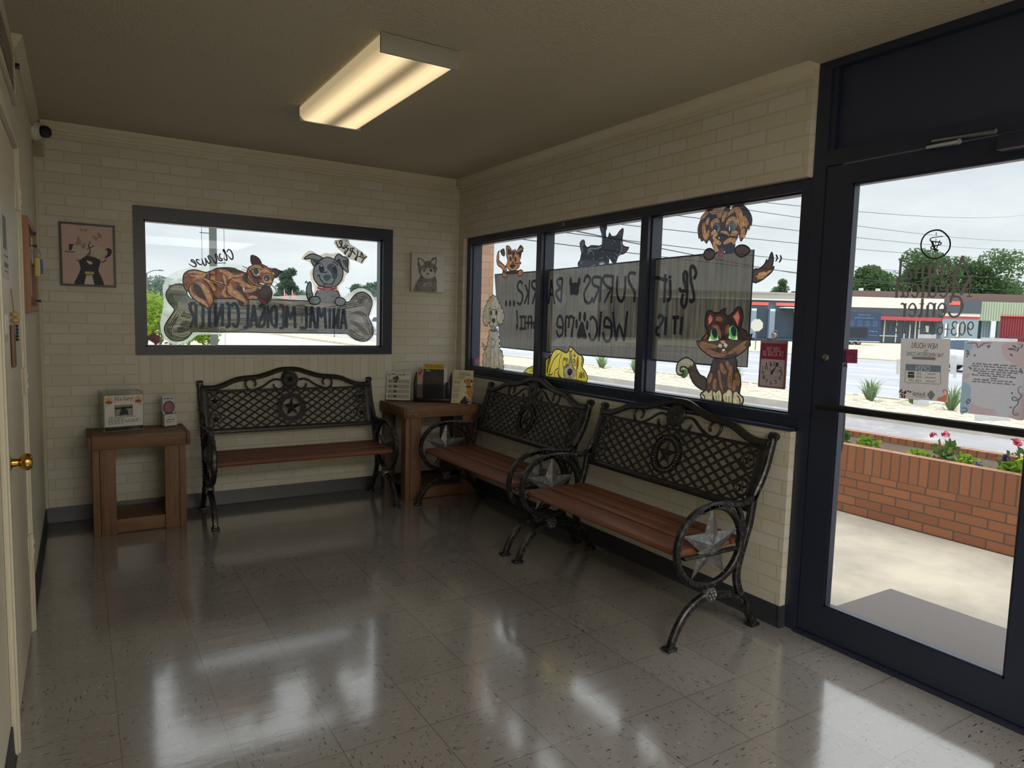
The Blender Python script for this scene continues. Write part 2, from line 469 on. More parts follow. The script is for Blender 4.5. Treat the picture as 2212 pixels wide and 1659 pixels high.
def ceil_mat():
    m, n, b = new('textured_ceiling'); p = n.pos()
    f = n.noise(1.3, p, 4)
    n.l.new(n.mix(f, srgb(176, 168, 148), srgb(188, 181, 160)), b.inputs['Base Color']); b.inputs['Roughness'].default_value = .8
    v = n('TexVoronoi', Scale=70., Vector=p); h = n.math('ADD', n.noise(85, p, 4, .7), n.math('MULTIPLY', v.outputs[0], .5))
    n.l.new(n('Bump', Strength=.75, Distance=.008, Height=h).outputs[0], b.inputs['Normal'])
    return m

# ------------------------------------------------------------------ shell
struct('floor', MB().box(L - .15, .036, YB, .0, -.1, 0), floor_mat())
struct('ceiling', MB().box(L - .15, .2, YB, .2, H, H + .1), ceil_mat())
wx1, wx2, wz1, wz2 = -2.4252, -.5875, 1.0935, 2.0904
m = MB(); m.box(L, wx1, 0, .2, 0, H).box(wx2, .16, 0, .2, 0, H).box(wx1, wx2, 0, .2, 0, wz1).box(wx1, wx2, 0, .2, wz2, H)
struct('wall_back', m, M_wallb)
WZ0, WZ1 = .925, 2.065
m = MB(); m.box(0, .16, -3.34, 0, 0, WZ0).box(0, .16, -3.34, 0, WZ1, H).box(0, .16, -.107, 0, WZ0, WZ1).box(0, .16, YB, -4.44, 0, H)
struct('wall_right', m, M_wallr)
struct('wall_left', MB().box(L - .15, L, YB, .2, 0, H), M_cream)
struct('wall_front', MB().box(L - .15, .16, YB - .15, YB, 0, H), M_cream)
# crown moulding
def crown(f, a0, a1):
    m = MB(); P = [(0, 2.478), (.012, 2.478), (.013, 2.494), (.02, 2.498), (.022, 2.514), (.03, 2.522), (.036, 2.536), (.04, 2.55), (0, 2.55)]
    return m.prism(P, a0, a1, f)
struct('trim_1', crown(lambda d, z, a: (a, -d, z), L + .041, -.041), M_trim)
struct('trim_2', crown(lambda d, z, a: (-d, a, z), -3.34, 0), M_trim)
struct('trim_3', crown(lambda d, z, a: (L + d, a, z), -1.6, 0), M_trim)
struct('trim_4', MB().tube([(L + .008, -.008, .1), (L + .008, -.008, 2.478)], .011, 8), M_trim)
struct('trim_5', MB().tube([(-.003, -.003, .1), (-.003, -.003, 2.478)], .007, 8), M_trim)
bp = [(0, 0), (.014, 0), (.008, .012), (.006, .095), (.004, .1), (0, .1)]
struct('baseboard_back', MB().prism(bp, L + .001, -.001, lambda d, z, a: (a, -d, z)), M_base)
m = MB().prism(bp, -3.348, -.001, lambda d, z, a: (-d, a, z)); m.prism(bp, -.012, .034, lambda d, z, a: (a, -3.34 - d, z))
struct('baseboard_right', m, M_base)
m = MB().prism(bp, -1.735, -.001, lambda d, z, a: (L + d, a, z)); m.prism(bp, YB, -2.785, lambda d, z, a: (L + d, a, z))
struct('baseboard_left', m, M_base)

# ------------------------------------------------------------------ back window
m = MB(); fx1, fx2, fz1, fz2 = -2.362, -.668, 1.15, 2.003
for a in ((wx1, fx1, wz1, wz2), (fx2, wx2, wz1, wz2), (fx1, fx2, wz1, fz1), (fx1, fx2, fz2, wz2)): m.box(a[0], a[1], -.006, .1, a[2], a[3])
for a in ((fx1, fx1 + .012, fz1, fz2), (fx2 - .012, fx2, fz1, fz2), (fx1, fx2, fz1, fz1 + .01), (fx1, fx2, fz2 - .01, fz2)): m.box(a[0], a[1], .03, .1, a[2], a[3])
w1 = struct('window_1', m, M_frame)
obj('pane', MB().box(fx1, fx2, .042, .048, fz1, fz2), M_glass, w1)

# ------------------------------------------------------------------ storefront window on the right
m = MB(); X0, X1 = .035, .145; ya, yb = -.107, -3.345
VB = [(-.165, ya), (-1.215, -1.152), (-2.298, -2.236), (yb, -3.292)]
z0, z1, z2, z3 = .925, .997, 2.012, 2.065
for i, (a, b) in enumerate(VB): m.box(X0, X1, a, b, z0 if i in (0, 3) else z1, z3 if i in (0, 3) else z2)
m.box(X0, X1, -3.292, -.165, z0, z1).box(X0, X1, -3.292, -.165, z2, z3)
for i in range(3):                                                   # glazing stops, a thin line set back from the face
    a, b = VB[i][0], VB[i + 1][1]
    m.box(.06, .12, b, b + .01, z1, z2).box(.06, .12, a - .01, a, z1, z2).box(.06, .12, b, a, z1, z1 + .008).box(.06, .12, b, a, z2 - .008, z2)
m.box(.027, X0, yb, ya, z0, z0 + .02).box(.03, X0, yb, ya, z0 + .045, z0 + .052)
w2 = struct('window_2', m, M_frame)
for i in range(3): obj('pane', MB().box(.087, .093, VB[i + 1][1], VB[i][0], z1, z2), M_glass, w2)
obj('sill', MB().bbox(-.008, .04, -3.345, -.05, .925, .942, .003), M_frame, w2)
obj('stain_spot', MB().lathe([(.001, 0), (.012, 0), (.012, -.001), (.006, -.0012)], (X0, -1.47, 2.047), 'x', 16), M_chrome, w2, label='small pale ring screw cover')

# ------------------------------------------------------------------ entry door and its frame
m = MB(); D0, D1 = .04, .088
m.box(X0, .16, -3.405, yb - .001, 0, H - .001).box(X0, .16, -4.44, -4.362, 0, H - .001).box(X0, .16, -4.362, -3.405, 2.102, 2.165)
m.box(X0, .16, -4.362, -3.405, 2.515, H - .001).box(.045, .06, -3.43, -3.405, 2.165, 2.515).box(.02, .17, -4.361, -3.406, 0, .014)
dfm = struct('trim_6', m, M_frame)
obj('transom_panel', MB().box(.075, .09, -4.362, -3.405, 2.165, 2.515), M_panel, dfm)
ds, dg, dr, de = -3.41, -3.531, -4.252, -4.357; zb, zt, zc = .02, .162, 2.013
m = MB(); m.box(D0, D1, dg, ds, zb, 2.097).box(D0, D1, de, dr, zb, 2.097).box(D0, D1, dr, dg, zb, zt).box(D0, D1, dr, dg, zc, 2.097)
for a in ((dg - .009, dg, zt, zc), (dr, dr + .009, zt, zc), (dr, dg, zt, zt + .009), (dr, dg, zc - .009, zc)): m.box(D0 + .006, D1 - .006, *a)
door = struct('door_1', m, M_frame)
obj('pane', MB().box(.061, .067, dr, dg, zt, zc), M_glass, door)
m = MB().tube([(-.045, -3.495, 1.065), (-.045, -4.32, 1.065)], .0155, 12)
for y in (-3.5, -4.3): m.tube([(-.045, y, 1.065), (D0, y, 1.065)], .012, 8)
obj('push_bar', m, M_black, door)
m = MB().tube(smooth([(.085, -3.475, 1.055), (.15, -3.475, 1.055), (.175, -3.475, 1.03), (.175, -3.475, .87), (.15, -3.475, .845), (.085, -3.475, .845)], 5, False), .0125, 10)
obj('pull_handle', m, mat('dark_pull_bronze', (70, 68, 66), .35, .8), door, label='bronze pull handle on the outside')
obj('lock_cylinder', MB().lathe([(.0, 0), (.016, 0), (.016, -.006), (.011, -.009), (.0, -.009)], (D0, -3.465, 1.272), 'x', 18), M_chrome, door)
m = MB().bbox(-.03, D0, -4.3, -4.1, 2.03, 2.085, .008)
cl = obj('door_closer', m, M_frame, door)
m = MB().tube([(.02, -3.86, 2.118), (-.035, -4.1, 2.096)], .008, 6).tube([(.03, -3.84, 2.1), (-.03, -3.98, 2.085)], .011, 6)
obj('closer_arm', m, M_chrome, cl)

# ------------------------------------------------------------------ flush door in the left wall
dl = struct('door_2', MB().bbox(L - .03, L + .006, -2.718, -1.806, .012, 2.03, .003), mat('cream_door_paint', (208, 200, 180), .38, bump=.06, bscale=40))
m = MB()
for a in ((-1.80, -1.738, 0, 2.1), (-2.785, -2.722, 0, 2.1), (-2.722, -1.80, 2.036, 2.1)):
    m.bbox(L, L + .016, a[0], a[1], a[2], a[3], .004); m.bbox(L + .014, L + .022, a[0] + .012, a[1] - .012, a[2], a[3] - .012, .003)
struct('trim_7', m, M_trim)
for z in (1.79, 1.04, .33):
    m = MB().bbox(L + .004, L + .01, -1.845, -1.765, z, z + .105, .002).tube([(L + .016, -1.803, z), (L + .016, -1.803, z + .105)], .0085, 8)
    for k in (.022, .062): m.box(L + .018, L + .027, -1.812, -1.795, z + k, z + k + .02)
    obj('hinge', m, M_trim, dl)
kn = obj('knob', MB().lathe([(.0, 0), (.034, 0), (.034, .004), (.026, .01), (.014, .014), (.012, .03), (.02, .036), (.027, .046), (.028, .056), (.022, .066), (.0, .068)], (L + .006, -2.65, .905), 'x', 22), M_brass, dl, label='polished brass door knob')

# ------------------------------------------------------------------ fluorescent ceiling light
def lens_mat():
    m = bpy.data.materials.new('lit_prismatic_lens'); m.use_nodes = True; n = NT(m); n.n.remove(n.n['Principled BSDF'])
    p = n.objc(); s = n('SeparateXYZ', Vector=p); ax = n.math('ABSOLUTE', s.outputs['X'])
    d = n.math('ABSOLUTE', n.math('SUBTRACT', ax, .1))               # distance from the nearer of the two tubes
    st = n.ramp(n.math('DIVIDE', d, .1), (0, 1.), (.35, .86), (.8, .3), (1, .2))
    e = n('Emission', Color=(1., .76, .42, 1)); n.l.new(n.math('MULTIPLY', st, .95), e.inputs[1])
    n.l.new(e.outputs[0], n.n['Material Output'].inputs[0]); return m
M_lens = lens_mat(); M_housing = mat('grey_enamel_housing', (150, 148, 140), .45)
def fixture(x, y, label):
    t = thing('ceiling_light', label, 'ceiling light', (x, y, H), 0)
    hw, ln = .176, .61
    obj('housing', MB().box(-.15, .15, -ln + .01, ln - .01, -.03, 0), M_housing, t, local=True)
    P = [(-hw, -.008), (-hw, -.05), (-hw + .016, -.07), (-hw + .03, -.076), (hw - .03, -.076), (hw - .016, -.07), (hw, -.05), (hw, -.008)]
    m = MB(); n_ = len(P)
    m.add([(a, e, b) for e in (-ln, ln) for a, b in P], [(i, i + 1, n_ + i + 1, n_ + i) for i in range(n_ - 1)])
    obj('lens', m, M_lens, t, local=True)
    for e, k in ((-ln, -1), (ln, 1)):
        obj('end_cap', MB().bbox(-hw - .003, hw + .003, min(e, e + k * .012), max(e, e + k * .012), -.081, -.002, .002), M_housing, t, local=True)
    return t
fixture(-1.5, -1.92, 'lit fluorescent wraparound light with two glowing tubes on the ceiling')
fixture(-1.5, -5.9, 'second fluorescent wraparound light added out of view to brighten the room')  # unseen second fixture, added as extra light for the room
# unseen area light added behind the camera to brighten the room
def area(name, loc, rot, sx, sy, e, col):
    l = bpy.data.lights.new(name, 'AREA'); l.shape = 'RECTANGLE'; l.size = sx; l.size_y = sy; l.energy = e; l.color = col
    o = bpy.data.objects.new(name, l); COL.objects.link(o); o.location = loc; o.rotation_euler = rot; return o
area('added_fill_light', (-1.5, -6.6, 2.45), (0, 0, 0), 2.2, 1.4, 92, (1, .985, .95))

# ------------------------------------------------------------------ camera and motion sensor in the corner
t = thing('security_camera', 'white turret security camera with black lens in the top left corner', 'security camera', (L, -.1, 2.4))
obj('mount_ring', MB().lathe([(0, 0), (.056, 0), (.058, .02), (.05, .042), (.038, .05), (0, .05)], (L, -.1, 2.462), 'x', 26), M_white, t)
m = MB().ball((L + .052, -.108, 2.462), .04, 20, 14); obj('eyeball', m, M_white, t)
d = Vector((.62, -.75, -.12)).normalized(); c = Vector((L + .052, -.108, 2.462)); q = d.to_track_quat('Z', 'Y')
m = MB(); m.lathe([(0, .0), (.035, .0), (.036, .034), (.033, .042), (.03, .043), (0, .0435)], (0, 0, 0), 'z', 24)
m.v = [tuple(c + q @ Vector(v)) for v in m.v]; obj('lens_hood', m, M_black, t)
t = thing('motion_sensor', 'small cream motion sensor box below the corner security camera', 'sensor', (L, -.06, 2.32))
m = MB().prism([(0, -.05), (.05, -.095), (.062, -.03), (.035, -.003), (0, -.003)], 2.325, 2.398, lambda a, b, z: (L + a, b, z)); obj('case', m, mat('aged_cream_plastic', (190, 180, 150), .5), t)
m = MB().bbox(L + .026, L + .05, -.084, -.07, 2.333, 2.358, .004); m.v = [(x + .012, y + .002, z) for x, y, z in m.v]; obj('sensor_window', m, mat('sensor_lens_plastic', (170, 165, 145), .3), t)

# ------------------------------------------------------------------ things on the left wall
t = thing('air_vent', 'cream louvred return air vent high on the left wall', 'air vent', (L, -2.1, 2.3))
m = MB()
for a in ((-2.62, -2.58, 2.24, 2.46), (-1.68, -1.64, 2.24, 2.46), (-2.58, -1.68, 2.24, 2.27), (-2.58, -1.68, 2.43, 2.46)): m.bbox(L, L + .014, *a, .003)
obj('frame', m, M_trim, t); m = MB()
for k in range(7): m.prism([(.001, 0), (.011, -.012), (.012, -.010), (.002, .003)], -2.58, -1.68, lambda a, b, y, k=k: (L + a, y, 2.285 + k * .0225 + b))
obj('louvres', m, M_trim, t)
obj('duct', MB().box(L + .0002, L + .001, -2.58, -1.68, 2.27, 2.43), M_black, t)
obj('latch', MB().bbox(L + .012, L + .03, -1.67, -1.648, 2.39, 2.41, .002), M_black, t)
# cork board with pinned things
M_corkf = wood('cork_board_frame', (120, 84, 56), (152, 110, 76), 'z', .5)
t = thing('cork_board', 'wood framed cork board with keys and papers beside the left door', 'notice board', (L, -1.2, 1.37))
y0, y1, z0, z1 = -1.56, -.88, 1.375, 1.80; m = MB()
for a in ((y0, y0 + .03, z0, z1), (y1 - .03, y1, z0, z1), (y0 + .03, y1 - .03, z0, z0 + .03), (y0 + .03, y1 - .03, z1 - .03, z1)): m.bbox(L, L + .034, *a, .003)
obj('frame', m, M_corkf, t); obj('cork_sheet', MB().box(L, L + .018, y0 + .03, y1 - .03, z0 + .03, z1 - .03), mat('cork', (150, 112, 78), .9, bump=.5, bscale=300, var=.25, vscale=80), t)
cb = L + .018
M_paper = mat('white_paper', (205, 203, 196), .7, var=.03); M_ink = mat('black_ink', (34, 34, 36), .6)
M_tan = mat('tan_paper', (196, 160, 120), .7); M_pink = mat('pink_photo', (190, 150, 140), .5); M_blue = mat('blue_card', (66, 92, 148), .5); M_yel = mat('yellow_tag', (198, 188, 96), .5)
for y, z, hh, mm, lab in ((-1.42, 1.42, .2, M_tan, 'tan photo card pinned low on the cork board'), (-1.2, 1.45, .24, M_pink, 'pinkish photo pinned at the middle of the cork board'), (-1.0, 1.62, .13, M_paper, 'white slip pinned at the far top of the cork board')):
    o = obj('pinned_card', MB().prism([(y - .07, z), (y + .07, z), (y + .07, z + hh), (y - .07, z + hh)], cb + .001, cb + .003, lambda a, b, d: (d, a, b)), mm); tag(o, lab, 'card', 'cards on the cork board')
t = thing('key_tag', 'bunch of keys on blue and yellow tags hanging from cork board', 'keys', (cb, -1.1, 1.55))
obj('tag', MB().bbox(cb + .03, cb + .05, -1.13, -1.09, 1.565, 1.635, .004), M_blue, t, label='blue key tag')
obj('tag', MB().bbox(cb + .018, cb + .04, -1.17, -1.14, 1.55, 1.64, .004), M_yel, t, label='yellow key tag')
m = MB().tube([(cb + .03 + .014 * cos(a), -1.12, 1.655 + .018 * sin(a)) for a in [k * pi / 8 for k in range(16)]], .002, 6, closed=True).tube([(cb, -1.12, 1.675), (cb + .04, -1.12, 1.68)], .003, 6)
obj('ring', m, M_chrome, t)
for y, z, c, lab in ((-1.3, 1.745, (60, 66, 110), 'dark blue push pin at the top of cork board'), (-1.25, 1.69, (60, 90, 70), 'green push pin in upper cork board'), (-1.15, 1.60, (40, 60, 50), 'dark push pin at middle of cork board'), (-1.05, 1.43, (50, 60, 130), 'blue push pin near the bottom of cork board')):
    o = obj('push_pin', MB().lathe([(.0, 0), (.002, .0), (.002, .012), (.007, .014), (.005, .022), (.009, .032), (.0, .034)], (cb + .002, y, z), 'x', 10), mat('pin_plastic', c, .3)); tag(o, lab, 'push pin', 'push pins on the cork board')
t = thing('hanging_notice', 'printed white notice with photo taped below the cork board', 'notice', (L, -1.35, 1.1))
obj('sheet', MB().box(L + .001, L + .002, -1.62, -1.36, 1.09, 1.335), M_paper, t)
m = MB().box(L + .002, L + .0024, -1.58, -1.44, 1.19, 1.27); obj('photo', m, mat('grey_print', (98, 98, 102), .6, var=.4, vscale=50), t)
m = MB()
for k in range(6): m.box(L + .002, L + .0024, -1.6, -1.42 - .02 * (k % 3), 1.165 - k * .012, 1.169 - k * .012)
m.box(L + .002, L + .0024, -1.6, -1.38, 1.295, 1.31); obj('text_lines', m, M_ink, t)
# on the door: paper notice, hanging tag, switch plate
t = thing('door_notice', 'white printed notice taped on the cream left door', 'notice', (L + .006, -2.42, 1.5))
dx = L + .007
obj('sheet', MB().box(dx, dx + .001, -2.52, -2.305, 1.492, 1.728), M_paper, t)
m = MB().box(dx + .001, dx + .0014, -2.49, -2.36, 1.59, 1.7)
for k, (z, h) in enumerate(((1.565, .006), (1.53, .016), (1.515, .004))): m.box(dx + .001, dx + .0014, -2.47, -2.32, z, z + h)
obj('printing', m, mat('grey_print_block', (110, 110, 112), .6, var=.3, vscale=60), t)
t = thing('wall_switch', 'cream two rocker switch plate beside the hanging wooden tag', 'switch', (L + .006, -2.57, 1.28))
obj('plate', MB().bbox(L + .006, L + .012, -2.63, -2.5, 1.285, 1.4, .004), M_trim, t)
for y in (-2.595, -2.535): obj('rocker', MB().bbox(L + .012, L + .017, y - .018, y + .018, 1.31, 1.375, .003), M_white, t)
t = thing('hanging_tag', 'wooden name tag with beads hanging by string from left door', 'tag', (L + .006, -2.3, 1.2))
obj('string', MB().tube([(L + .01, -2.27, 1.462), (L + .016, -2.275, 1.38), (L + .018, -2.28, 1.30)], .0022, 6), mat('jute_string', (150, 120, 90), .9), t)
for z in (1.372, 1.35): obj('bead', MB().ball((L + .019, -2.277, z), .0135, 12, 8, (1, 1, .8)), mat('wooden_bead', (176, 146, 92), .5), t)
m = MB().bbox(L + .008, L + .018, -2.33, -2.26, 1.185, 1.335, .003); obj('board', m, wood('tag_wood', (88, 66, 52), (112, 86, 68), 'z'), t)
m = MB()
for k in range(5): m.ball((L + .022, -2.262 + .004 * (k % 2), 1.33 - k * .012), .006, 6, 4)
obj('tassel', m, M_black, t)

# ------------------------------------------------------------------ cast iron benches with wooden slats
def iron_mat(name, col, hi, amt):
    m, n, b = new(name); p = n.objc()
    f = n.noise(38, p, 6, .7); g = n.noise(240, p, 3, .6)
    k = n.math('MULTIPLY', n.ramp(n.math('ADD', n.math('MULTIPLY', f, .6), n.math('MULTIPLY', g, .4)), (.5, 0.), (.62, 1.)), amt)
    n.l.new(n.mix(k, rgb(col), rgb(hi)), b.inputs['Base Color']); b.inputs['Metallic'].default_value = .55
    b.inputs['Roughness'].default_value = .36; b.inputs['Specular IOR Level'].default_value = .6
    n.l.new(n('Bump', Strength=.25, Distance=.002, Height=g).outputs[0], b.inputs['Normal']); return m
M_iron = iron_mat('black_cast_iron', (34, 33, 33), (120, 118, 112), .5)
M_ironp = iron_mat('dark_bronze_cast_iron', (40, 38, 37), (92, 84, 74), .45)
M_star = iron_mat('worn_silver_cast_iron', (92, 92, 92), (150, 150, 150), .8)
M_slat = wood('stained_bench_slat', (70, 40, 26), (106, 63, 42), 'x', .42, .8)

def star5(c, ro, ri, h, f, rot=pi / 2):
    """raised five-pointed star, both faces"""
    P = [(c[0] + (ro if k % 2 == 0 else ri) * cos(rot + k * pi / 5), c[1] + (ro if k % 2 == 0 else ri) * sin(rot + k * pi / 5)) for k in range(10)]
    V = [f(a, b, 0) for a, b in P] + [f(c[0], c[1], h), f(c[0], c[1], -h)]
    return V, [(k, (k + 1) % 10, 10) for k in range(10)] + [((k + 1) % 10, k, 11) for k in range(10)]

POST = [(.019, .889), (.035, .835), (.060, .754), (.095, .682), (.130, .627), (.143, .57), (.154, .505), (.172, .45), (.190, .400), (.212, .335), (.221, .29), (.221, .25), (.205, .20), (.18, .155), (.135, .085), (.10, .03), (.085, .012)]
HUB = (.398, .209)
def end_frame(bench, s, out):
    """the side casting: post, arm, ring, hub and two curved legs; s = place along the bench, out = +-1 outer side"""
    f = lambda d, z, a: (a, -d, z)
    m = MB(); t = .032
    m.bar(smooth(POST, 3, False), [.034] * 60, t, s, f)
    C, rx, rz = (.409, .430), .200, .178
    ring = [(C[0] + rx * cos(a), C[1] + rz * sin(a)) for a in [2 * pi * k / 44 for k in range(44)]]
    m.bar(ring, .027, t, s, f, True)
    m.bar(smooth([(.122, .635), (.15, .612), (.19, .601), (.24, .600), (.30, .607), (.36, .612), (.42, .608), (.47, .592)], 4, False), .026, t, s, f)
    m.bar(smooth([(.245, .592), (.222, .56), (.205, .52), (.19, .47), (.186, .42)], 4, False), .022, t * .8, s, f)
    m.bar(smooth([(.385, .205), (.34, .196), (.29, .188), (.245, .176), (.205, .15), (.17, .125)], 4, False), .026, t, s, f)
    m.bar(smooth([(.41, .205), (.46, .192), (.51, .168), (.55, .135), (.585, .09), (.608, .045), (.618, .012)], 4, False), .034, t, s, f)
    for d in (.09, .622): m.bbox(s - .024, s + .024, -d - .032, -d + .026, 0, .016, .005)
    m.lathe([(0, -.021), (.017, -.021), (.02, -.012), (.02, .012), (.017, .021), (0, .021)], (s, -.017, .893), 'x', 14)
    m.bbox(s - .014, s + .014, -.57, -.235, .388, .402, .003)        # flat bar that carries the slats
    for P in (ring[::2], smooth(POST, 2, False)[1::2], smooth([(.47, .188), (.55, .135), (.6, .06)], 4, False), smooth([(.34, .196), (.245, .176), (.19, .14)], 3, False), smooth([(.19, .601), (.30, .607), (.40, .612)], 4, False)):
        for d, z in P:
            for o in (-1, 1): m.ball((s + o * t * .5, -d, z), .0052, 6, 4)
    e = obj('end_frame', m, M_iron, bench, local=True)
    v, F = star5((.405, .435), .178, .07, .017, lambda a, b, h: (s + h, -a, b), pi / 2 + .03)
    obj('star', MB().add(v, F), M_star, e, local=True, sharp=10, label='grey cast star in the ring')
    m = MB().lathe([(0, -.02), (.03, -.02), (.036, -.012), (.036, .012), (.03, .02), (0, .02)], (s, -HUB[0], HUB[1]), 'x', 20)
    for k in range(7):
        a = k * pi / 3; r = .018 if k < 6 else 0
        for o in (-1, 1): m.ball((s + o * .021, -HUB[0] + r * cos(a), HUB[1] + r * sin(a)), .009, 8, 5)
    obj('hub_boss', m, M_star, e, local=True)

def pd(z): return .142 - .30 * (z - .54)                             # lean of the back panel
def bench(label, loc, rotz, Wd=1.245):
    b = thing('star_bench', label, 'bench', loc, rotz, 'cast iron star benches')
    h = Wd / 2
    for s in (-1, 1): end_frame(b, s * h, s)
    for k, (d, z, wd, tilt) in enumerate(((.205, .418, .085, -.02), (.303, .417, .085, -.01), (.398, .418, .085, .0), (.512, .416, .12, .0))):
        m = MB(); x = h - .018
        if k < 3: P = [(-wd / 2, -.011), (wd / 2, -.011), (wd / 2, .008), (wd / 2 - .006, .012), (-wd / 2 + .006, .012), (-wd / 2, .008)]
        else: P = [(-wd / 2, -.011), (wd / 2 - .012, -.024), (wd / 2 + .008, -.02), (wd / 2 + .013, -.008), (wd / 2 + .006, .004), (wd / 2 - .018, .011), (-wd / 2 + .005, .012), (-wd / 2, .008)]
        m.prism([(d + q, z + r) for q, r in P], -x, x, lambda q, r, a: (a, -q, r))
        obj('seat_slat', m, M_slat, b, local=True)
    # back: frame with lattice, medallions and scrolls, all on one leaning plane
    q = h - .012; g = lambda a, z, dd: (a, -pd(z) - dd, z)
    m = MB()
    m.bar([(-q, .562), (q, .562)], .034, .022, 0, g).bar([(-q, .838), (q, .838)], .014, .02, 0, g)
    arch = [(0, .985), (.07, .98), (.14, .957), (.23, .932), (.32, .924), (.39, .912), (.46, .882), (.53, .862), (.60, .862), (q, .866)]
    A = [(-a, z) for a, z in arch[::-1]] + arch[1:]
    m.bar(smooth(A, 4, False), .034, .026, 0, g)
    for s in (-1, 1): m.bar([(s * (q - .012), .55), (s * (q - .012), .872)], .05, .02, 0, g)
    back = obj('backrest', m, M_ironp, b, local=True)
    m = MB(); P_, Q_ = .0765, .0505; z0, z1, xi = .578, .832, q - .034
    stars = [(s * (q - .078), z) for s in (-1, 1) for z in (.642, .768)]
    cz = .706
    for sg in (-1, 1):
        for k in range(-26, 27):
            # u/P + sg*v/Q = k
            seg = []; N = 60
            for i in range(N + 1):
                z = z0 + (z1 - z0) * i / N; x = (k - sg * (z - cz) / Q_) * P_
                ok = abs(x) <= xi and hypot(x, z - cz) > .094 and all(hypot(x - sx, z - sz) > .036 for sx, sz in stars)
                if ok: seg.append((x, z))
                if (not ok or i == N) and seg:
                    if len(seg) > 2:
                        a, c = seg[0], seg[-1]
                        m.bar([a, ((a[0] + c[0]) / 2, (a[1] + c[1]) / 2), c], .0115, .011, sg * .0025, g)
                    seg = []
    obj('lattice', m, M_ironp, back, local=True)
    def ring(c, ro, ri, t):
        mm = MB(); mm.bar([(c[0] + (ro + ri) / 2 * cos(a), c[1] + (ro + ri) / 2 * sin(a)) for a in [2 * pi * k / 32 for k in range(32)]], ro - ri, t, 0, g, True); return mm
    m = ring((0, cz), .104, .068, .016)
    for k in range(36):
        a = 2 * pi * k / 36; m.ball(g(.086 * cos(a), cz + .086 * sin(a), .008), .0075, 6, 4, (1, .7, 1))
    for r in (.101, .071): m.bar([(r * cos(a), cz + r * sin(a)) for a in [2 * pi * k / 32 for k in range(32)]], .006, .024, 0, g, True)
    v, F = star5((0, cz), .069, .028, .014, lambda a, z, dd: g(a, z, dd)); m.add(v, F)
    obj('star_medallion', m, M_ironp, back, local=True, sharp=20)
    c = (0, .912); m = MB(); N = 28
    disc = [(.062, -.008), (.064, 0), (.06, .01), (.054, .009), (.05, .012), (.0, .012)]
    V = [g(c[0] + r * cos(2 * pi * k / N), c[1] + r * sin(2 * pi * k / N), dd) for r, dd in disc for k in range(N)]
    m.add(V, [(i * N + k, i * N + (k + 1) % N, (i + 1) * N + (k + 1) % N, (i + 1) * N + k) for i in range(5) for k in range(N)] + [tuple(range(N))])
    for k in range(24):
        a = 2 * pi * k / 24; m.ball(g(.043 * cos(a), c[1] + .043 * sin(a), .012), .004, 5, 3)
    v, F = star5(c, .03, .013, .012, lambda a, z, dd: g(a, z, dd + .011)); m.add(v, F)
    obj('crest_medallion', m, M_ironp, back, local=True, sharp=25)
    for sc in stars:
        m = ring(sc, .044, .031, .014); v, F = star5(sc, .033, .014, .009, lambda a, z, dd: g(a, z, dd)); m.add(v, F)
        obj('corner_star', m, M_ironp, back, local=True, sharp=20)
    def loc2(P): return [((x - 912) * .000815, .832 - (y - 343 + .0247 * (x - 912)) * .00079) for x, y in P]
    sc1 = loc2([(598, 312), (610, 285), (598, 258), (570, 245), (540, 252), (522, 280), (528, 315), (552, 338), (590, 342), (640, 325), (690, 298), (740, 262), (785, 245), (830, 250)])
    sc2 = loc2([(765, 288), (768, 312), (788, 332), (815, 336), (845, 324), (862, 300), (866, 280)])
    for s in (-1, 1):
        m = MB()
        for P in (sc1, sc2): m.bar(smooth([(-s * a, z) for a, z in P], 4, False), .013, .014, 0, g)
        obj('scroll', m, M_ironp, back, local=True)
    return b
bench('iron star bench with wooden slats under the back window', (-1.41, 0, 0), 0)
bench('iron star bench in the corner beside the tall end table', (-.0, -1.272, 0), -pi / 2, 1.25)
bench('iron star bench nearest the glass entry door', (-.0, -2.652, 0), -pi / 2, 1.225)

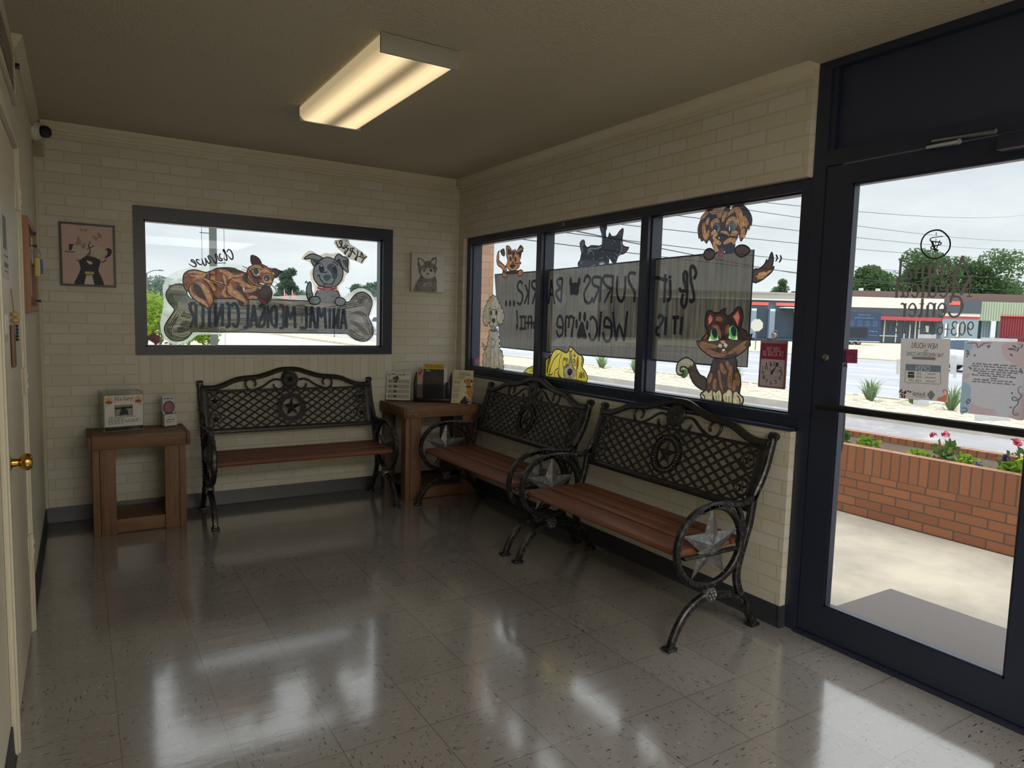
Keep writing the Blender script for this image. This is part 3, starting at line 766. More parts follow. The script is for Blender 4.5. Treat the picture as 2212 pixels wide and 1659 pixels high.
# ------------------------------------------------------------------ rough timber end tables
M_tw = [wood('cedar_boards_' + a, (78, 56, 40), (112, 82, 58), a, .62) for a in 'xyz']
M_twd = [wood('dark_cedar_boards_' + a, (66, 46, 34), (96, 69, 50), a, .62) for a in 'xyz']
def timber_table(label, x0, x1, yf, yb, H_, ah, legw, nails):
    t = thing('end_table', label, 'table', ((x0 + x1) / 2, (yf + yb) / 2, 0), 0, 'rough timber end tables')
    A = .022
    obj('apron', MB().bbox(x0 + .012, x1 - .012, yf, yf + A, H_ - ah, H_, .003), M_tw[0], t)
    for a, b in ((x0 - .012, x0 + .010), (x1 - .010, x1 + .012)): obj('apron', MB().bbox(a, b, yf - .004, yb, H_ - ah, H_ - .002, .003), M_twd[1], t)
    w = (yb - yf - A - .004) / 3
    for k in range(3): obj('top_board', MB().bbox(x0 + .0105, x1 - .0105, yf + A + .002 + k * w, yf + A + k * w + w, H_ - .026, H_ - .004 + .001 * (k % 2), .003), M_tw[0], t)
    ft = yf + .016
    for s in (0, 1):
        for fr in (1, 0):
            m = MB(); xa = x0 + .012 if s == 0 else x1 - .012 - legw
            y = ft if fr else yb - .06
            if fr:
                wide = legw * .68
                xs = (xa, xa + legw - wide, xa + legw) if s == 0 else (xa, xa + wide, xa + legw)
                m.bbox(xs[0], xs[1] - .001, y + (.0 if s else .004), y + .04, 0, H_ - ah + .02, .003).bbox(xs[1] + .001, xs[2], y + (.004 if s else 0), y + .04, 0, H_ - ah + .02, .003)
                m.bbox(xa if s == 0 else xa + legw - .03, xa + .03 if s == 0 else xa + legw, y + .04, y + .09, 0, H_ - ah + .02, .003)
            else:
                m.bbox(xa, xa + .09, y, y + .06, 0, H_ - ah + .02, .003) if s == 0 else m.bbox(xa + legw - .09, xa + legw, y, y + .06, 0, H_ - ah + .02, .003)
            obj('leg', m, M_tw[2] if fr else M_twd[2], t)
    obj('stretcher', MB().bbox(x0 + .012 + legw - .02, x1 - .012 - legw + .02, ft + .016, ft + .038, .004, .09, .003), M_tw[0], t)
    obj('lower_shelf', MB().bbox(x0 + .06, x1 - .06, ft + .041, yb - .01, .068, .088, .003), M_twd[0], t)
    if nails:
        m = MB()
        for x, z in ((.06, .055), (.085, .025), (.5, .06), (.48, .028)): m.ball((x0 + x, yf - .0005, H_ - ah + z), .0045, 8, 4, (1, .4, 1))
        for y, z in ((.03, .06), (.05, .03), (.2, .06), (.34, .05)): m.ball((x0 - .0125, yf + y, H_ - ah + z), .004, 8, 4, (.4, 1, 1))
        obj('nail_head', m, M_chrome, t, label='bright nail heads')
    return t
timber_table('low rough timber end table holding the clear donation box', -2.713, -2.167, -.472, -.07, .625, .084, .125, False)
timber_table('taller rough timber end table in the corner behind the benches', -.683, -.045, -.525, -.03, .722, .083, .128, True)

# ------------------------------------------------------------------ pictures on the back wall
def fy(d): return lambda a, b: (a, d, b)
def fx(d): return lambda a, b: (d, a, b)
M_pinkbg = mat('dusty_pink_print', (204, 176, 172), .6, var=.03); M_nav = mat('charcoal_navy_print', (52, 54, 66), .6, var=.25, vscale=60)
M_petal = mat('cream_petal_print', (200, 192, 174), .6, var=.12, vscale=90); M_bfly = mat('dusty_rose_print', (170, 136, 136), .6)
M_leafp = mat('dark_leaf_print', (62, 66, 62), .6); M_wp = mat('white_print', (212, 208, 198), .6)
pw = thing('framed_print', 'black framed pink print of a dog wearing flowers and butterflies', 'picture', (-2.683, 0, 1.54))
m = MB(); a0, a1, b0, b1 = -2.838, -2.53, 1.541, 1.941
for q in ((a0, a0 + .012, b0, b1), (a1 - .012, a1, b0, b1), (a0 + .012, a1 - .012, b0, b0 + .012), (a0 + .012, a1 - .012, b1 - .012, b1)): m.box(q[0], q[1], -.022, 0, q[2], q[3])
obj('frame', m, M_black, pw)
pr_ = obj('print', MB().box(a0 + .012, a1 - .012, -.014, -.003, b0 + .012, b1 - .012), M_pinkbg, pw)
A = Art('y', -.0145, .0003, None, 1., 'print')
A.begin(1).poly("-2762,1550 -2749,1595 -2728,1648 -2734,1687 -2731,1713 -2706,1729 -2672,1734 -2642,1727 -2620,1717 -2616,1698 -2629,1648 -2613,1603 -2603,1547 -2684,1549", 3)
A.poly("-2787,1802 -2775,1805 -2756,1801 -2766,1786 -2769,1769 -2786,1765").poly("-2593,1782 -2570,1794 -2553,1785 -2552,1762 -2569,1738 -2595,1728 -2576,1755 -2578,1781").end('dog', M_nav, pw)
A.begin(2)
for c, r in (((480, 720), 110), ((600, 690), 90), ((560, 840), 110), ((900, 770), 110), ((1020, 800), 100), ((960, 890), 70), ((700, 760), 70)):
    P = [(c[0] + r * (1 + .14 * sin(5 * t)) * cos(t), c[1] + r * .9 * (1 + .14 * sin(5 * t)) * sin(t)) for t in [2 * pi * k / 30 for k in range(30)]]
    A.poly([(-2.838 + (x - 113) / 10.371 * .00258, 1.941 - (y - 90 - (x - 113) * .1) / 10.371 * .00293) for x, y in P], 0)
A.end('flower', M_petal, pw)
A.begin(3)
for P in ("-2724,1911 -2707,1898 -2702,1905 -2685,1909 -2690,1887 -2705,1893 -2722,1889", "-2661,1866 -2639,1865 -2627,1851 -2631,1874 -2621,1892 -2604,1868 -2612,1853 -2624,1854 -2635,1836 -2644,1841", "-2755,1815 -2743,1822 -2742,1847 -2732,1854 -2720,1818 -2724,1804 -2694,1820 -2703,1783 -2717,1782 -2723,1801 -2746,1799"): A.poly(P, 3)
A.end('butterfly', M_bfly, pw)
A.begin(4).line("-2702,1723 -2686,1744 -2671,1771 -2680,1799 -2669,1831 | -2693,1775 -2660,1797 -2648,1801 | -2748,1709 -2732,1693 -2727,1676 | -2615,1700 -2598,1704 -2580,1723 | -2707,1726 -2682,1736 -2669,1754 | -2812,1758 -2781,1754 -2754,1759", .006).end('leaf_stem', M_leafp, pw)
A.begin(5).poly("-2692,1707 -2668,1700 -2661,1689 -2673,1682 -2688,1693").poly("-2697,1612 -2665,1614 -2654,1551 -2711,1550", 0).end('white_marking', M_wp, pw)
A.begin(5).poly("-2704,1636 -2654,1636 -2655,1618 -2704,1618", 0).end('bow_tie', mat('cream_yellow_print', (196, 186, 130), .6), pw)
settle('print', -.0150)
# kitten canvas
M_cv = mat('canvas_grey_lilac', (196, 190, 186), .8, bump=.15, bscale=700, var=.06, vscale=12)
kc = thing('canvas_print', 'unframed canvas of a grey tabby kitten in the window corner', 'picture', (-.287, 0, 1.61))
obj('canvas', MB().bbox(-.435, -.142, -.036, -.001, 1.609, 1.922, .003), M_cv, kc)
obj('nail', MB().tube([(-.29, .0, 1.932), (-.29, -.012, 1.934)], .003, 6), M_chrome, kc)
M_kg = mat('kitten_grey', (126, 118, 118), .8, var=.3, vscale=70); M_kd = mat('kitten_dark_stripe', (66, 60, 66), .8, var=.2, vscale=60); M_kl = mat('kitten_pale_fur', (188, 184, 174), .8, var=.08)
A = Art('y', -.0364, .0002, None, 1., 'kitten')
A.begin(1).poly("-414,1611 -407,1651 -386,1695 -359,1736 -373,1765 -379,1809 -383,1864 -383,1879 -364,1880 -339,1869 -323,1855 -298,1862 -270,1864 -254,1885 -226,1894 -215,1885 -219,1834 -207,1800 -226,1753 -211,1711 -208,1661 -215,1612 -321,1612", 3).end('kitten', M_kg, kc)
A.begin(2).poly("-346,1792 -327,1798 -308,1789 -291,1810 -275,1801 -252,1805 -241,1790 -226,1748 -251,1727 -287,1719 -318,1723 -340,1742 -351,1766", 3).poly("-375,1864 -358,1875 -339,1859 -328,1838 -347,1816 -366,1840", 3).poly("-262,1852 -242,1873 -223,1884 -225,1854 -233,1839", 3).line("-298,1687 -322,1668 -338,1652 | -289,1695 -291,1649 | -278,1688 -261,1651 | -273,1691 -250,1666 | -228,1683 -216,1668 | -306,1674 -322,1643", .006).end('pale_fur', M_kl, kc)
A.begin(3).line("-380,1876 -380,1824 -371,1815 | -380,1879 -342,1869 -320,1853 | -265,1864 -243,1886 -218,1892 -219,1834 | -306,1856 -306,1829 -313,1806 | -289,1860 -288,1798 | -276,1858 -275,1808 -269,1799 | -362,1736 -345,1727 -323,1720 | -241,1785 -215,1777 | -247,1803 -225,1814 -207,1797 | -374,1805 -362,1781 -368,1760", .0055).line("-383,1690 -345,1697 | -396,1664 -382,1620 | -361,1716 -334,1695 | -234,1733 -217,1709 | -251,1707 -217,1696 | -377,1645 -360,1616 | -255,1646 -238,1616 | -323,1693 -301,1697", .008)
A.poly("-341,1783 -327,1795 -313,1784 -324,1770", 3).poly("-277,1787 -261,1799 -245,1789 -260,1775", 3).poly("-304,1762 -282,1760 -290,1746", 2).line("-312,1731 -293,1733 -273,1733", .002)
A.end('dark_stripe', M_kd, kc)
A.begin(4).poly("-334,1784 -327,1789 -323,1784 -327,1778", 2).poly("-256,1788 -252,1793 -249,1789 -253,1784", 2).end('eye_shine', M_wp, kc)

settle('kitten', -.0368)
# ------------------------------------------------------------------ clear boxes and leaflets
def acr():
    m = bpy.data.materials.new('clear_acrylic'); m.use_nodes = True; n = NT(m); n.n.remove(n.n['Principled BSDF'])
    t = n('BsdfTransparent', Color=(.90, .91, .89, 1)); g = n('BsdfGlossy', Roughness=.04); lw = n('LayerWeight', Blend=.35)
    k = n.math('ADD', .03, n.math('MULTIPLY', lw.outputs[1], n.math('ADD', .2, n.math('MULTIPLY', n.noise(8, n.objc()), .2))))
    n.l.new(n('MixShader', _0=k, _1=t.outputs[0], _2=g.outputs[0]).outputs[0], n.n['Material Output'].inputs[0]); return m
M_acr = acr(); M_edge = mat('acrylic_edge', (168, 172, 166), .3, var=.1)
M_red = mat('red_print', (150, 44, 40), .6); M_gold = mat('gold_print', (190, 140, 60), .6); M_photo = mat('grey_photo', (96, 96, 92), .6, var=.5, vscale=26); M_dk = mat('dark_photo', (32, 32, 34), .6)
def local_thing(name, label, cat, p0, p1, z, group=None):
    """a thing standing on a table: local x runs from p0 to p1, local -y faces the room"""
    t = thing(name, label, cat, (p0[0], p0[1], z), atan2(p1[1] - p0[1], p1[0] - p0[0]), group)
    return t, hypot(p1[0] - p0[0], p1[1] - p0[1])
t, wd = local_thing('donation_box', 'clear acrylic donation box with printed fund sign on low end table', 'donation box', (-2.628, -.31), (-2.405, -.272), .626)
hb, db = .25, .16
m = MB(); w_ = .004
m.box(0, wd, 0, w_, 0, hb).box(0, wd, db - w_, db, 0, hb).box(0, w_, w_, db - w_, 0, hb).box(wd - w_, wd, w_, db - w_, 0, hb).box(w_, wd - w_, w_, db - w_, .0, w_).box(w_, wd - w_, w_, db - w_, hb - w_, hb)
obj('box', m, M_acr, t, local=True)
m = MB()
for x in (0.0005, wd - .0005):
    for y in (0.0005, db - .0005): m.tube([(x, y, .001), (x, y, hb)], .0014, 5)
for z in (.001, hb):
    for a, b in (((0, 0), (wd, 0)), ((0, db), (wd, db)), ((0, 0), (0, db)), ((wd, 0), (wd, db))): m.tube([(*a, z), (*b, z)], .0012, 5)
obj('polished_edge', m, M_edge, t, local=True)
sg = obj('sign_sheet', MB().box(.004, wd - .004, -.002, -.0006, .03, .228), M_paper, t, local=True)
f = lambda a, b: (a, -.0024, b)
m = MB(); text(m, "Eli's Fund", f, .062, .165, .2, .22); obj('title', m, M_ink, sg, local=True)
m = MB(); arc = 'LCPL Colton and Eli Rusk'
for i, ch in enumerate(arc):
    if ch == ' ': continue
    u = (i + .5) / len(arc); x = .012 + u * (wd - .024); z = .158 + .036 * (1 - (2 * u - 1) ** 2); an = -(2 * u - 1) * .5
    lo = ch in 'oanli'; wch = .0028 if ch in 'li' else .0085
    k = .0095 if ch in 'onau' else .0125
    text(m, ch, lambda a, b, x=x, z=z, an=an: f(x + a * cos(an) - b * sin(an), z + a * sin(an) + b * cos(an)), -wch / 2, wch / 2, 0, k)
obj('arched_name', m, M_red, sg, local=True)
m = MB().quad(f(.06, .098), f(.163, .098), f(.163, .166), f(.06, .166)); obj('photo_border', m, M_dk, sg, local=True)
f2 = lambda a, b: (a, -.0027, b); f3 = lambda a, b: (a, -.003, b)
pb = MB().quad(f2(.063, .101), f2(.16, .101), f2(.16, .163), f2(.063, .163)); obj('photo', pb, mat('photo_field', (140, 138, 130), .6, var=.15, vscale=40), sg, local=True)
m = MB().quad(f3(.063, .14), f3(.16, .143), f3(.16, .156), f3(.063, .152))
m.quad(*[f3(a, b) for a, b in smooth([(.088, .103), (.092, .125), (.098, .14), (.105, .15), (.11, .158), (.116, .15), (.124, .14), (.134, .13), (.136, .103), (.12, .106), (.108, .104)], 3)])
obj('seated_figure', m, M_dk, sg, local=True)
for x in (.028, wd - .03):
    m = MB()
    for k in range(3): m.quad(*[f(x + a, .186 + b + k * .009) for a, b in ((-.02, 0), (0, .012), (.02, 0), (.02, .006), (0, .018), (-.02, .006))])
    ch = obj('chevron', m, M_gold, sg, local=True)
    m = MB().quad(*[f2(x + a, .186 + b) for a, b in ((-.018, -.006), (.018, -.006), (.02, .001), (0, .012), (-.02, .001))]); obj('chevron_base', m, M_red, ch, local=True)
m = MB()
for k, (l, ww) in enumerate(((.03, .15), (.02, .10), (.02, .185), (.02, .18), (.025, .08))):
    z = .088 - k * .0105
    scribble(m, f, .012 + l * .5, .012 + l * .5 + ww, z, .006, k)
    if 0 < k < 4: m.quad(*[f(*q) for q in ell((.014, z + .003), .0018, .0018, 8)])
obj('small_print', m, M_ink, sg, local=True)
# leaflet holder
t, wd = local_thing('leaflet_holder', 'small clear leaflet holder of pet brochures on low end table', 'leaflet holder', (-2.288, -.205), (-2.2, -.166), .626)
m = MB(); m.box(0, wd, 0, .003, 0, .085).box(0, wd, .03, .033, 0, .12).box(0, .003, .003, .03, 0, .1).box(wd - .003, wd, .003, .03, 0, .1).box(.003, wd - .003, .003, .03, 0, .003)
obj('holder', m, M_acr, t, local=True)
for k in range(3):
    o, _ = local_thing('pet_brochure', ('front pet brochure with round kitten photo in clear holder', 'second pet brochure behind the front one in clear holder', 'rearmost pet brochure in the clear holder')[k], 'brochure', (-2.288, -.205), (-2.2, -.166), .626, 'brochures in the clear holder')
    d = .008 + k * .007
    obj('cover', MB().box(.005, wd - .005, d, d + .005, .004, .20 + .004 * k), mat('brochure_silver', (186, 190, 194), .4), o, local=True)
    if k == 0:
        ff = lambda a, b: (a, d - .0006, b); fg = lambda a, b: (a, d - .0012, b); c = (wd / 2, .125)
        obj('round_border', MB().quad(*[ff(*q) for q in ell(c, .04, .043, 26)]), M_dk, o, local=True)
        obj('round_photo', MB().quad(*[fg(*q) for q in ell(c, .034, .037, 26)]), mat('kitten_photo', (152, 108, 112), .5, var=.5, vscale=30), o, local=True)
        m = MB(); scribble(m, fg, .014, wd - .018, .182, .008, 3); scribble(m, fg, .02, wd - .02, .083, .007, 4); obj('title', m, M_ink, o, local=True)
o, _ = local_thing('business_card', 'white appointment card in front of the leaflet holder', 'card', (-2.285, -.208), (-2.197, -.169), .626)
obj('stock', MB().box(.006, wd - .004, -.003, -.0005, .002, .078), M_paper, o, local=True)
m = MB(); fc = lambda a, b: (a, -.0034, b); scribble(m, fc, .034, .056, .062, .005, 1); scribble(m, fc, .018, .076, .04, .008, 2); scribble(m, fc, .022, .07, .026, .006, 3); obj('printing', m, M_ink, o, local=True)

# ------------------------------------------------------------------ on the corner table
zt = .723
t, wd = local_thing('sign_holder', 'clear stand with white chart of pet products left of magazine rack', 'sign', (-.652, -.045), (-.49, -.165), zt)
hh = .235; tl = lambda a, b, d=0.: (a, .035 * (b / hh) + d, b)
m = MB(); m.prism([(0, 0), (.003, 0), (.038, hh), (.035, hh)], 0, wd, lambda y, z, x: (x, y, z)); m.box(0, wd, 0, .07, 0, .003); obj('stand', m, M_acr, t, local=True)
obj('chart', MB().quad(tl(.003, .006, -.0006), tl(wd - .003, .006, -.0006), tl(wd - .003, hh - .003, -.0006), tl(.003, hh - .003, -.0006)), M_paper, t, local=True)
m = MB()
for k in range(4): m.quad(*[tl(a, b, -.0012) for a, b in ((.014, .018 + k * .04), (wd - .01, .018 + k * .04), (wd - .01, .05 + k * .04), (.014, .05 + k * .04))])
obj('table_row', m, mat('grey_row', (160, 158, 148), .6), t, local=True)
m = MB(); fc = lambda a, b: tl(a, b, -.002)
scribble(m, fc, .04, wd - .02, .208, .009, 5); scribble(m, fc, .07, wd - .05, .198, .005, 6)
for k in range(4): scribble(m, fc, .016, .046, .03 + k * .04, .007, k)
m.quad(*[fc(*q) for q in ell((.085, .18), .016, .018)]); m.quad(*[fc(*q) for q in ell((.06, .178), .009, .012)])
for k in range(4): m.quad(*[fc(a, b) for a, b in ((.062, .026 + k * .04), (.086, .026 + k * .04), (.09, .034 + k * .04), (.086, .042 + k * .04), (.062, .042 + k * .04))])
obj('printing', m, mat('grey_black_print', (64, 64, 62), .6), t, local=True)
m = MB().bar([(.022 + .009 * cos(a), .203 + .009 * sin(a)) for a in [2 * pi * k / 20 for k in range(20)]], .004, .0006, -.002, lambda a, b, d: tl(a, b, d), True); obj('round_logo', m, M_red, t, local=True)

t, wd = local_thing('magazine_rack', 'black wire mesh magazine rack on the corner end table', 'rack', (-.472, -.187), (-.228, -.352), zt)
D_, hk = .12, .16; M_rack = mat('black_rack_metal', (24, 25, 27), .4, .3)
m = MB(); m.bbox(0, wd, 0, .012, 0, .03, .003).bbox(0, .02, 0, .012, .03, hk, .003).bbox(wd - .035, wd, 0, .012, .03, hk, .003)
m.prism([(0, 0), (D_, 0), (D_, .23), (.06, .20), (.012, hk)], 0, .008, lambda y, z, x: (x, y, z)); m.prism([(0, 0), (D_, 0), (D_, .23), (.06, .20), (.012, hk)], wd - .008, wd, lambda y, z, x: (x, y, z))
m.box(.008, wd - .008, .012, D_, .002, .008); obj('frame', m, M_rack, t, local=True)
m = MB(); aP, bP = .0155, .0125; xa, xb, za, zb_ = .02, wd - .035, .03, hk - .02
for sgn in (-1, 1):
    for k in range(-40, 41):
        P = clip([(xa, za), (xb, za), (xb, zb_), (xa, zb_)], 0, xa, xb)
        seg = []
        for i in range(41):
            z = za + (zb_ - za) * i / 40; x = (k - sgn * (z - za) / bP) * aP + (xa + xb) / 2
            if xa <= x <= xb: seg.append((x, .006 + sgn * .0008, z))
        if len(seg) > 1: m.tube([seg[0], seg[-1]], .0014, 4)
obj('mesh_front', m, M_rack, t, local=True)
for x in (.026, wd - .02): obj('hand_slot', MB().bbox(x - .006, x + .004, -.001, .002, hk - .055, hk - .03, .002) if x > .1 else MB().bbox(.0, .0006, .028, .04, hk - .025, hk + .0, .0002), M_white if x < .1 else M_black, t, local=True)
def mag(lab, x0, x1, y, zb0, h, cov, draw=None):
    o, _ = local_thing('magazine', lab, 'magazine', (-.472, -.187), (-.228, -.352), zt, 'magazines in the black rack')
    obj('pages', MB().box(x0, x1, y, y + .006, zb0, zb0 + h), M_paper, o, local=True)
    obj('cover', MB().box(x0 - .001, x1 + .001, y - .0012, y - .0002, zb0 - .0005, zb0 + h + .0005), cov, o, local=True)
    if draw: draw(o, y - .0016)
    return o
def wh(o, d):
    f = lambda a, b: (a, d, b); g = lambda a, b: (a, d - .0006, b)
    obj('yellow_banner', MB().quad(f(.078, .262), f(.238, .262), f(.238, .305), f(.078, .305)), mat('yellow_banner', (206, 168, 48), .5), o, local=True)
    m = MB(); text(m, 'WESTERN HORSEMAN', g, .086, .23, .269, .296); obj('masthead', m, mat('brown_black_ink', (58, 42, 22), .6), o, local=True)
    m = MB(); text(m, 'COWGIRLS', g, .09, .132, .242, .254); scribble(m, g, .094, .122, .257, .004, 2); obj('headline', m, M_paper, o, local=True)
    m = MB()
    for i, q in enumerate((((.112, .19), .026, .02), ((.15, .20), .02, .03), ((.19, .19), .03, .022), ((.172, .222), .012, .016))): m.quad(*[(p[0], d - .0002 * i, p[1]) for p in ell(q[0], q[1], q[2])])
    obj('horse_photo', m, mat('brown_photo', (64, 52, 44), .5, var=.5, vscale=40), o, local=True)
mag('dark cowboy magazine with yellow masthead banner, foremost in the rack', .077, .239, .03, .012, .293, mat('night_blue_cover', (38, 42, 52), .35), wh)
mag('red and white magazine leaning at the left end of the rack', .03, .066, .036, .012, .262, mat('red_white_cover', (178, 138, 128), .5, var=.3, vscale=45), lambda o, d: obj('red_splash', MB().quad(*[(a, d, b) for a, b in ((.032, .21), (.05, .215), (.064, .25), (.06, .262), (.048, .24), (.034, .235))]), M_red, o, local=True))
mag('white magazine standing at the back right of the rack', .2, .262, .06, .012, .258, mat('white_cover', (196, 196, 200), .4))
mag('grey magazine at the back left of the rack', .03, .19, .075, .012, .2, mat('grey_cover', (150, 160, 158), .4))
mag('pink edged magazine lying low behind the mesh', .085, .2, .045, .012, .06, mat('pink_cover', (200, 110, 120), .4))

t, wd = local_thing('poster_card', 'cream pet pain poster with tan dog picture right of magazine rack', 'poster', (-.229, -.378), (-.113, -.50), zt)
hh = .262; tl = lambda a, b, d=0.: (a, .05 * (b / hh) + d, b)
m = MB(); m.prism([(0, 0), (.003, 0), (.053, hh), (.05, hh)], 0, wd, lambda y, z, x: (x, y, z)); obj('card', m, mat('cream_card', (204, 196, 168), .55), t, local=True)
m = MB(); fc = lambda a, b: tl(a, b, -.001); text(m, 'SOMETHING', fc, .045, .152, .215, .238); text(m, 'HURTS', fc, .043, .1, .19, .212); obj('headline', m, mat('teal_ink', (20, 78, 92), .5), t, local=True)
m = MB(); scribble(m, fc, .045, .13, .243, .005, 9)
for k, (z, l) in enumerate(((.172, .06), (.164, .055), (.156, .06), (.132, .07), (.122, .06), (.112, .055), (.102, .06), (.092, .055), (.084, .05), (.068, .06), (.06, .06), (.05, .05), (.04, .05), (.014, .035))): scribble(m, fc, .008, .008 + l, z, .005, k)
obj('small_print', m, mat('dark_grey_ink', (70, 68, 58), .6), t, local=True)
s3 = wd / .157
fd = lambda P: [tl(a, b, -.0012) for a, b in P]
dog = "100,905 104,913 120,920 130,924 144,921 153,918 165,908 172,897 163,893 154,887 153,875 160,856 176,851 183,842 182,827 177,796 170,768 166,724 149,723 153,756 146,771 133,793 125,808 111,802 107,805 123,818 126,835 119,854 117,869 120,877 109,880 101,889 99,897"
P = [(a, b - zt) for a, b in pts(dog)]
zs = [b for a, b in P]
m = MB().quad(*fd(smooth(P, 2))); obj('dog', m, mat('tan_dog_print', (186, 130, 74), .5, var=.25, vscale=60), t, local=True)
fe = lambda P: [tl(a, b - zt, -.002) for a, b in P]
m = MB().quad(*fe(smooth(pts("76,726 96,760 119,785 148,756 160,745 149,723"), 3))).quad(*fe(pts("118,862 158,864 162,854 120,850"))).quad(*fe(pts("97,905 105,908 107,896 101,892"))).quad(*fe(pts("151,913 165,906 171,896 161,893 152,898"))).quad(*fe(pts("125,906 135,907 135,899 125,899")))
obj('dark_detail', m, mat('dark_brown_print', (54, 40, 40), .6), t, local=True)
m = MB()
for k in range(3): m.quad(*[tl(a, b - zt, -.003) for a, b in pts(("123,781 140,751 164,751 164,747 136,747 119,779", "131,793 146,767 164,764 164,760 143,762 127,791", "146,736 155,737 155,723 147,723")[k])])
obj('white_stripe', m, M_wp, t, local=True)
m = MB(); scribble(m, fc, .008, .034, .192, .006, 2); m.bar([(.021 + .012 * cos(a), .222 + .014 * sin(a)) for a in [2 * pi * k / 20 for k in range(20)]], .003, .0006, -.001, lambda a, b, d: tl(a, b, d), True); obj('corner_logo', m, mat('grey_tan_ink', (150, 138, 112), .6), t, local=True)

# ------------------------------------------------------------------ window painting, back window
p_bone = paintm('grey_bone_paint', (108, 103, 92), (64, 62, 57), .12, 'h', .62, 30)
p_ink = paintm('black_brush_paint', (26, 27, 30), (34, 36, 40), .02, None, .5)
p_let = paintm('navy_black_letter_paint', (24, 29, 38), (36, 42, 52), .03, None, .55, 60)
p_halo = paintm('white_wash_paint', (244, 250, 244), (226, 236, 226), .45, None, .75, 12)
p_cream = paintm('cream_wash_paint', (236, 224, 196), (204, 186, 150), .3, 'h', .7, 25)
p_rust = paintm('rust_brown_paint', (136, 76, 46), (72, 44, 38), .04, None, .62, 30)
p_rustd = paintm('dark_maroon_paint', (62, 38, 40), (46, 34, 44), .03, None, .55, 40)
p_tan = paintm('tan_stroke_paint', (196, 150, 100), (148, 98, 62), .05, None, .65, 60)
p_slate = paintm('slate_dog_paint', (106, 108, 106), (78, 82, 84), .1, 'h', .6, 40)
p_slated = paintm('dark_slate_paint', (50, 58, 68), (38, 44, 54), .05, None, .5, 50)
p_red = paintm('red_collar_paint', (168, 52, 72), (120, 34, 52), .03, None, .6, 90)
p_tong = paintm('tongue_paint', (136, 98, 92), (112, 78, 76), .05, None, .6, 60)
p_white = paintm('white_dab_paint', (240, 240, 232), (214, 212, 200), .0, None, .7, 90)
p_bonel = paintm('pale_bone_stroke', (150, 144, 128), (120, 114, 102), .05, 'h', .65, 60)
p_boned = paintm('dark_bone_stroke', (62, 60, 56), (48, 47, 46), .05, 'h', .55, 60)
GY = .0515; lim = (-2.362, -.668, 1.15, 2.003)
g1 = 'paintings on the back window glass'
t = thing('bone_painting', 'big grey bone sign painted on back window reading ANIMAL MEDICAL CENTER', 'window painting', (-1.5, GY, 1.17), 0, g1)
A = Art('y', GY + .0075, .0005, lim, 1., 'back')
A.begin(0).poly("-1858,1730 -1941,1719 -2037,1713 -2104,1696 -2179,1661 -2221,1627 -2240,1589 -2249,1554 -2247,1506 -2245,1463 -2248,1419 -2260,1362 -2268,1318 -2268,1299 -2265,1254 -2249,1209 -2229,1179 -2181,1164 -2126,1168 -2084,1187 -2048,1218 -2005,1234 -1786,1239 -1536,1242 -1420,1241 -1172,1246 -978,1244 -929,1225 -866,1191 -803,1182 -735,1209 -710,1262 -712,1319 -736,1371 -745,1402 -727,1459 -714,1503 -724,1550 -752,1588 -802,1614 -847,1616 -896,1595 -931,1564 -1001,1548 -1297,1542 -1498,1524 -1500,1546 -1476,1569 -1506,1608 -1503,1654 -1663,1719 -1721,1742 -1863,1738", 2).end('white_wash', p_halo, t)
A.begin(1).poly("-2120,1582 -2147,1585 -2175,1579 -2206,1557 -2227,1523 -2226,1483 -2208,1447 -2186,1421 -2178,1406 -2188,1383 -2209,1349 -2230,1315 -2243,1280 -2240,1247 -2222,1213 -2195,1192 -2164,1187 -2126,1193 -2094,1214 -2069,1245 -2047,1255 -1896,1253 -1710,1255 -1524,1254 -1460,1253 -1256,1255 -1000,1254 -942,1253 -911,1229 -866,1204 -808,1193 -762,1207 -730,1244 -724,1284 -736,1332 -754,1366 -764,1397 -750,1441 -735,1493 -742,1537 -770,1568 -810,1587 -851,1580 -886,1557 -913,1522 -931,1505 -1001,1503 -1172,1501 -1338,1501 -1499,1500 -1632,1499 -1783,1497 -1915,1492 -2072,1486 -2099,1541", 2)
bone_body = A.end('bone', p_bone, t)
A.begin(2).hair("-2152,1467 -2136,1415 -2168,1361 -2203,1285 -2184,1232 | -2128,1453 -2091,1401 -2067,1371 | -2147,1369 -2109,1355 -2064,1341 | -2172,1320 -2123,1336 -2067,1337 | -2186,1281 -2138,1294 -2075,1310 | -2180,1244 -2125,1237 -2083,1256 | -2199,1541 -2154,1562 -2120,1552 -921,1453 -868,1510 -796,1522 -778,1479 | -921,1418 -859,1463 -805,1448 -777,1388 | -926,1393 -841,1386 -781,1335 -749,1248 | -921,1324 -858,1286 -776,1248 | -894,1255 -822,1239 -753,1240 | -869,1549 -806,1556 -765,1518", .0152).end('pale_stroke', p_bonel, bone_body)
A.begin(2).hair("-2200,1518 -2197,1473 -2163,1429 | -2150,1384 -2186,1323 -2214,1266 -2198,1217 | -2137,1373 -2064,1356 | -2145,1301 -2078,1321 | -2173,1259 -2103,1267 -2075,1279 -913,1474 -851,1524 -778,1544 -751,1493 | -921,1410 -850,1420 -795,1396 -768,1318 -735,1275 | -921,1350 -849,1317 -762,1226 | -929,1289 -867,1230 -799,1213", .0136).end('dark_stroke', p_boned, bone_body)
A.begin(2).hair("-2002,1423 -1784,1426 -1535,1430 | -2024,1388 -1895,1393 -1632,1395 | -2022,1311 -1785,1312 -1524,1313 | -1969,1273 -1710,1275 -1479,1435 -1297,1433 -1151,1441 | -1338,1390 -1214,1390 | -1499,1321 -1322,1321 | -1330,1275 -1172,1273 | -1338,1465 -1272,1463", .0059).end('dark_stroke', p_boned, bone_body)
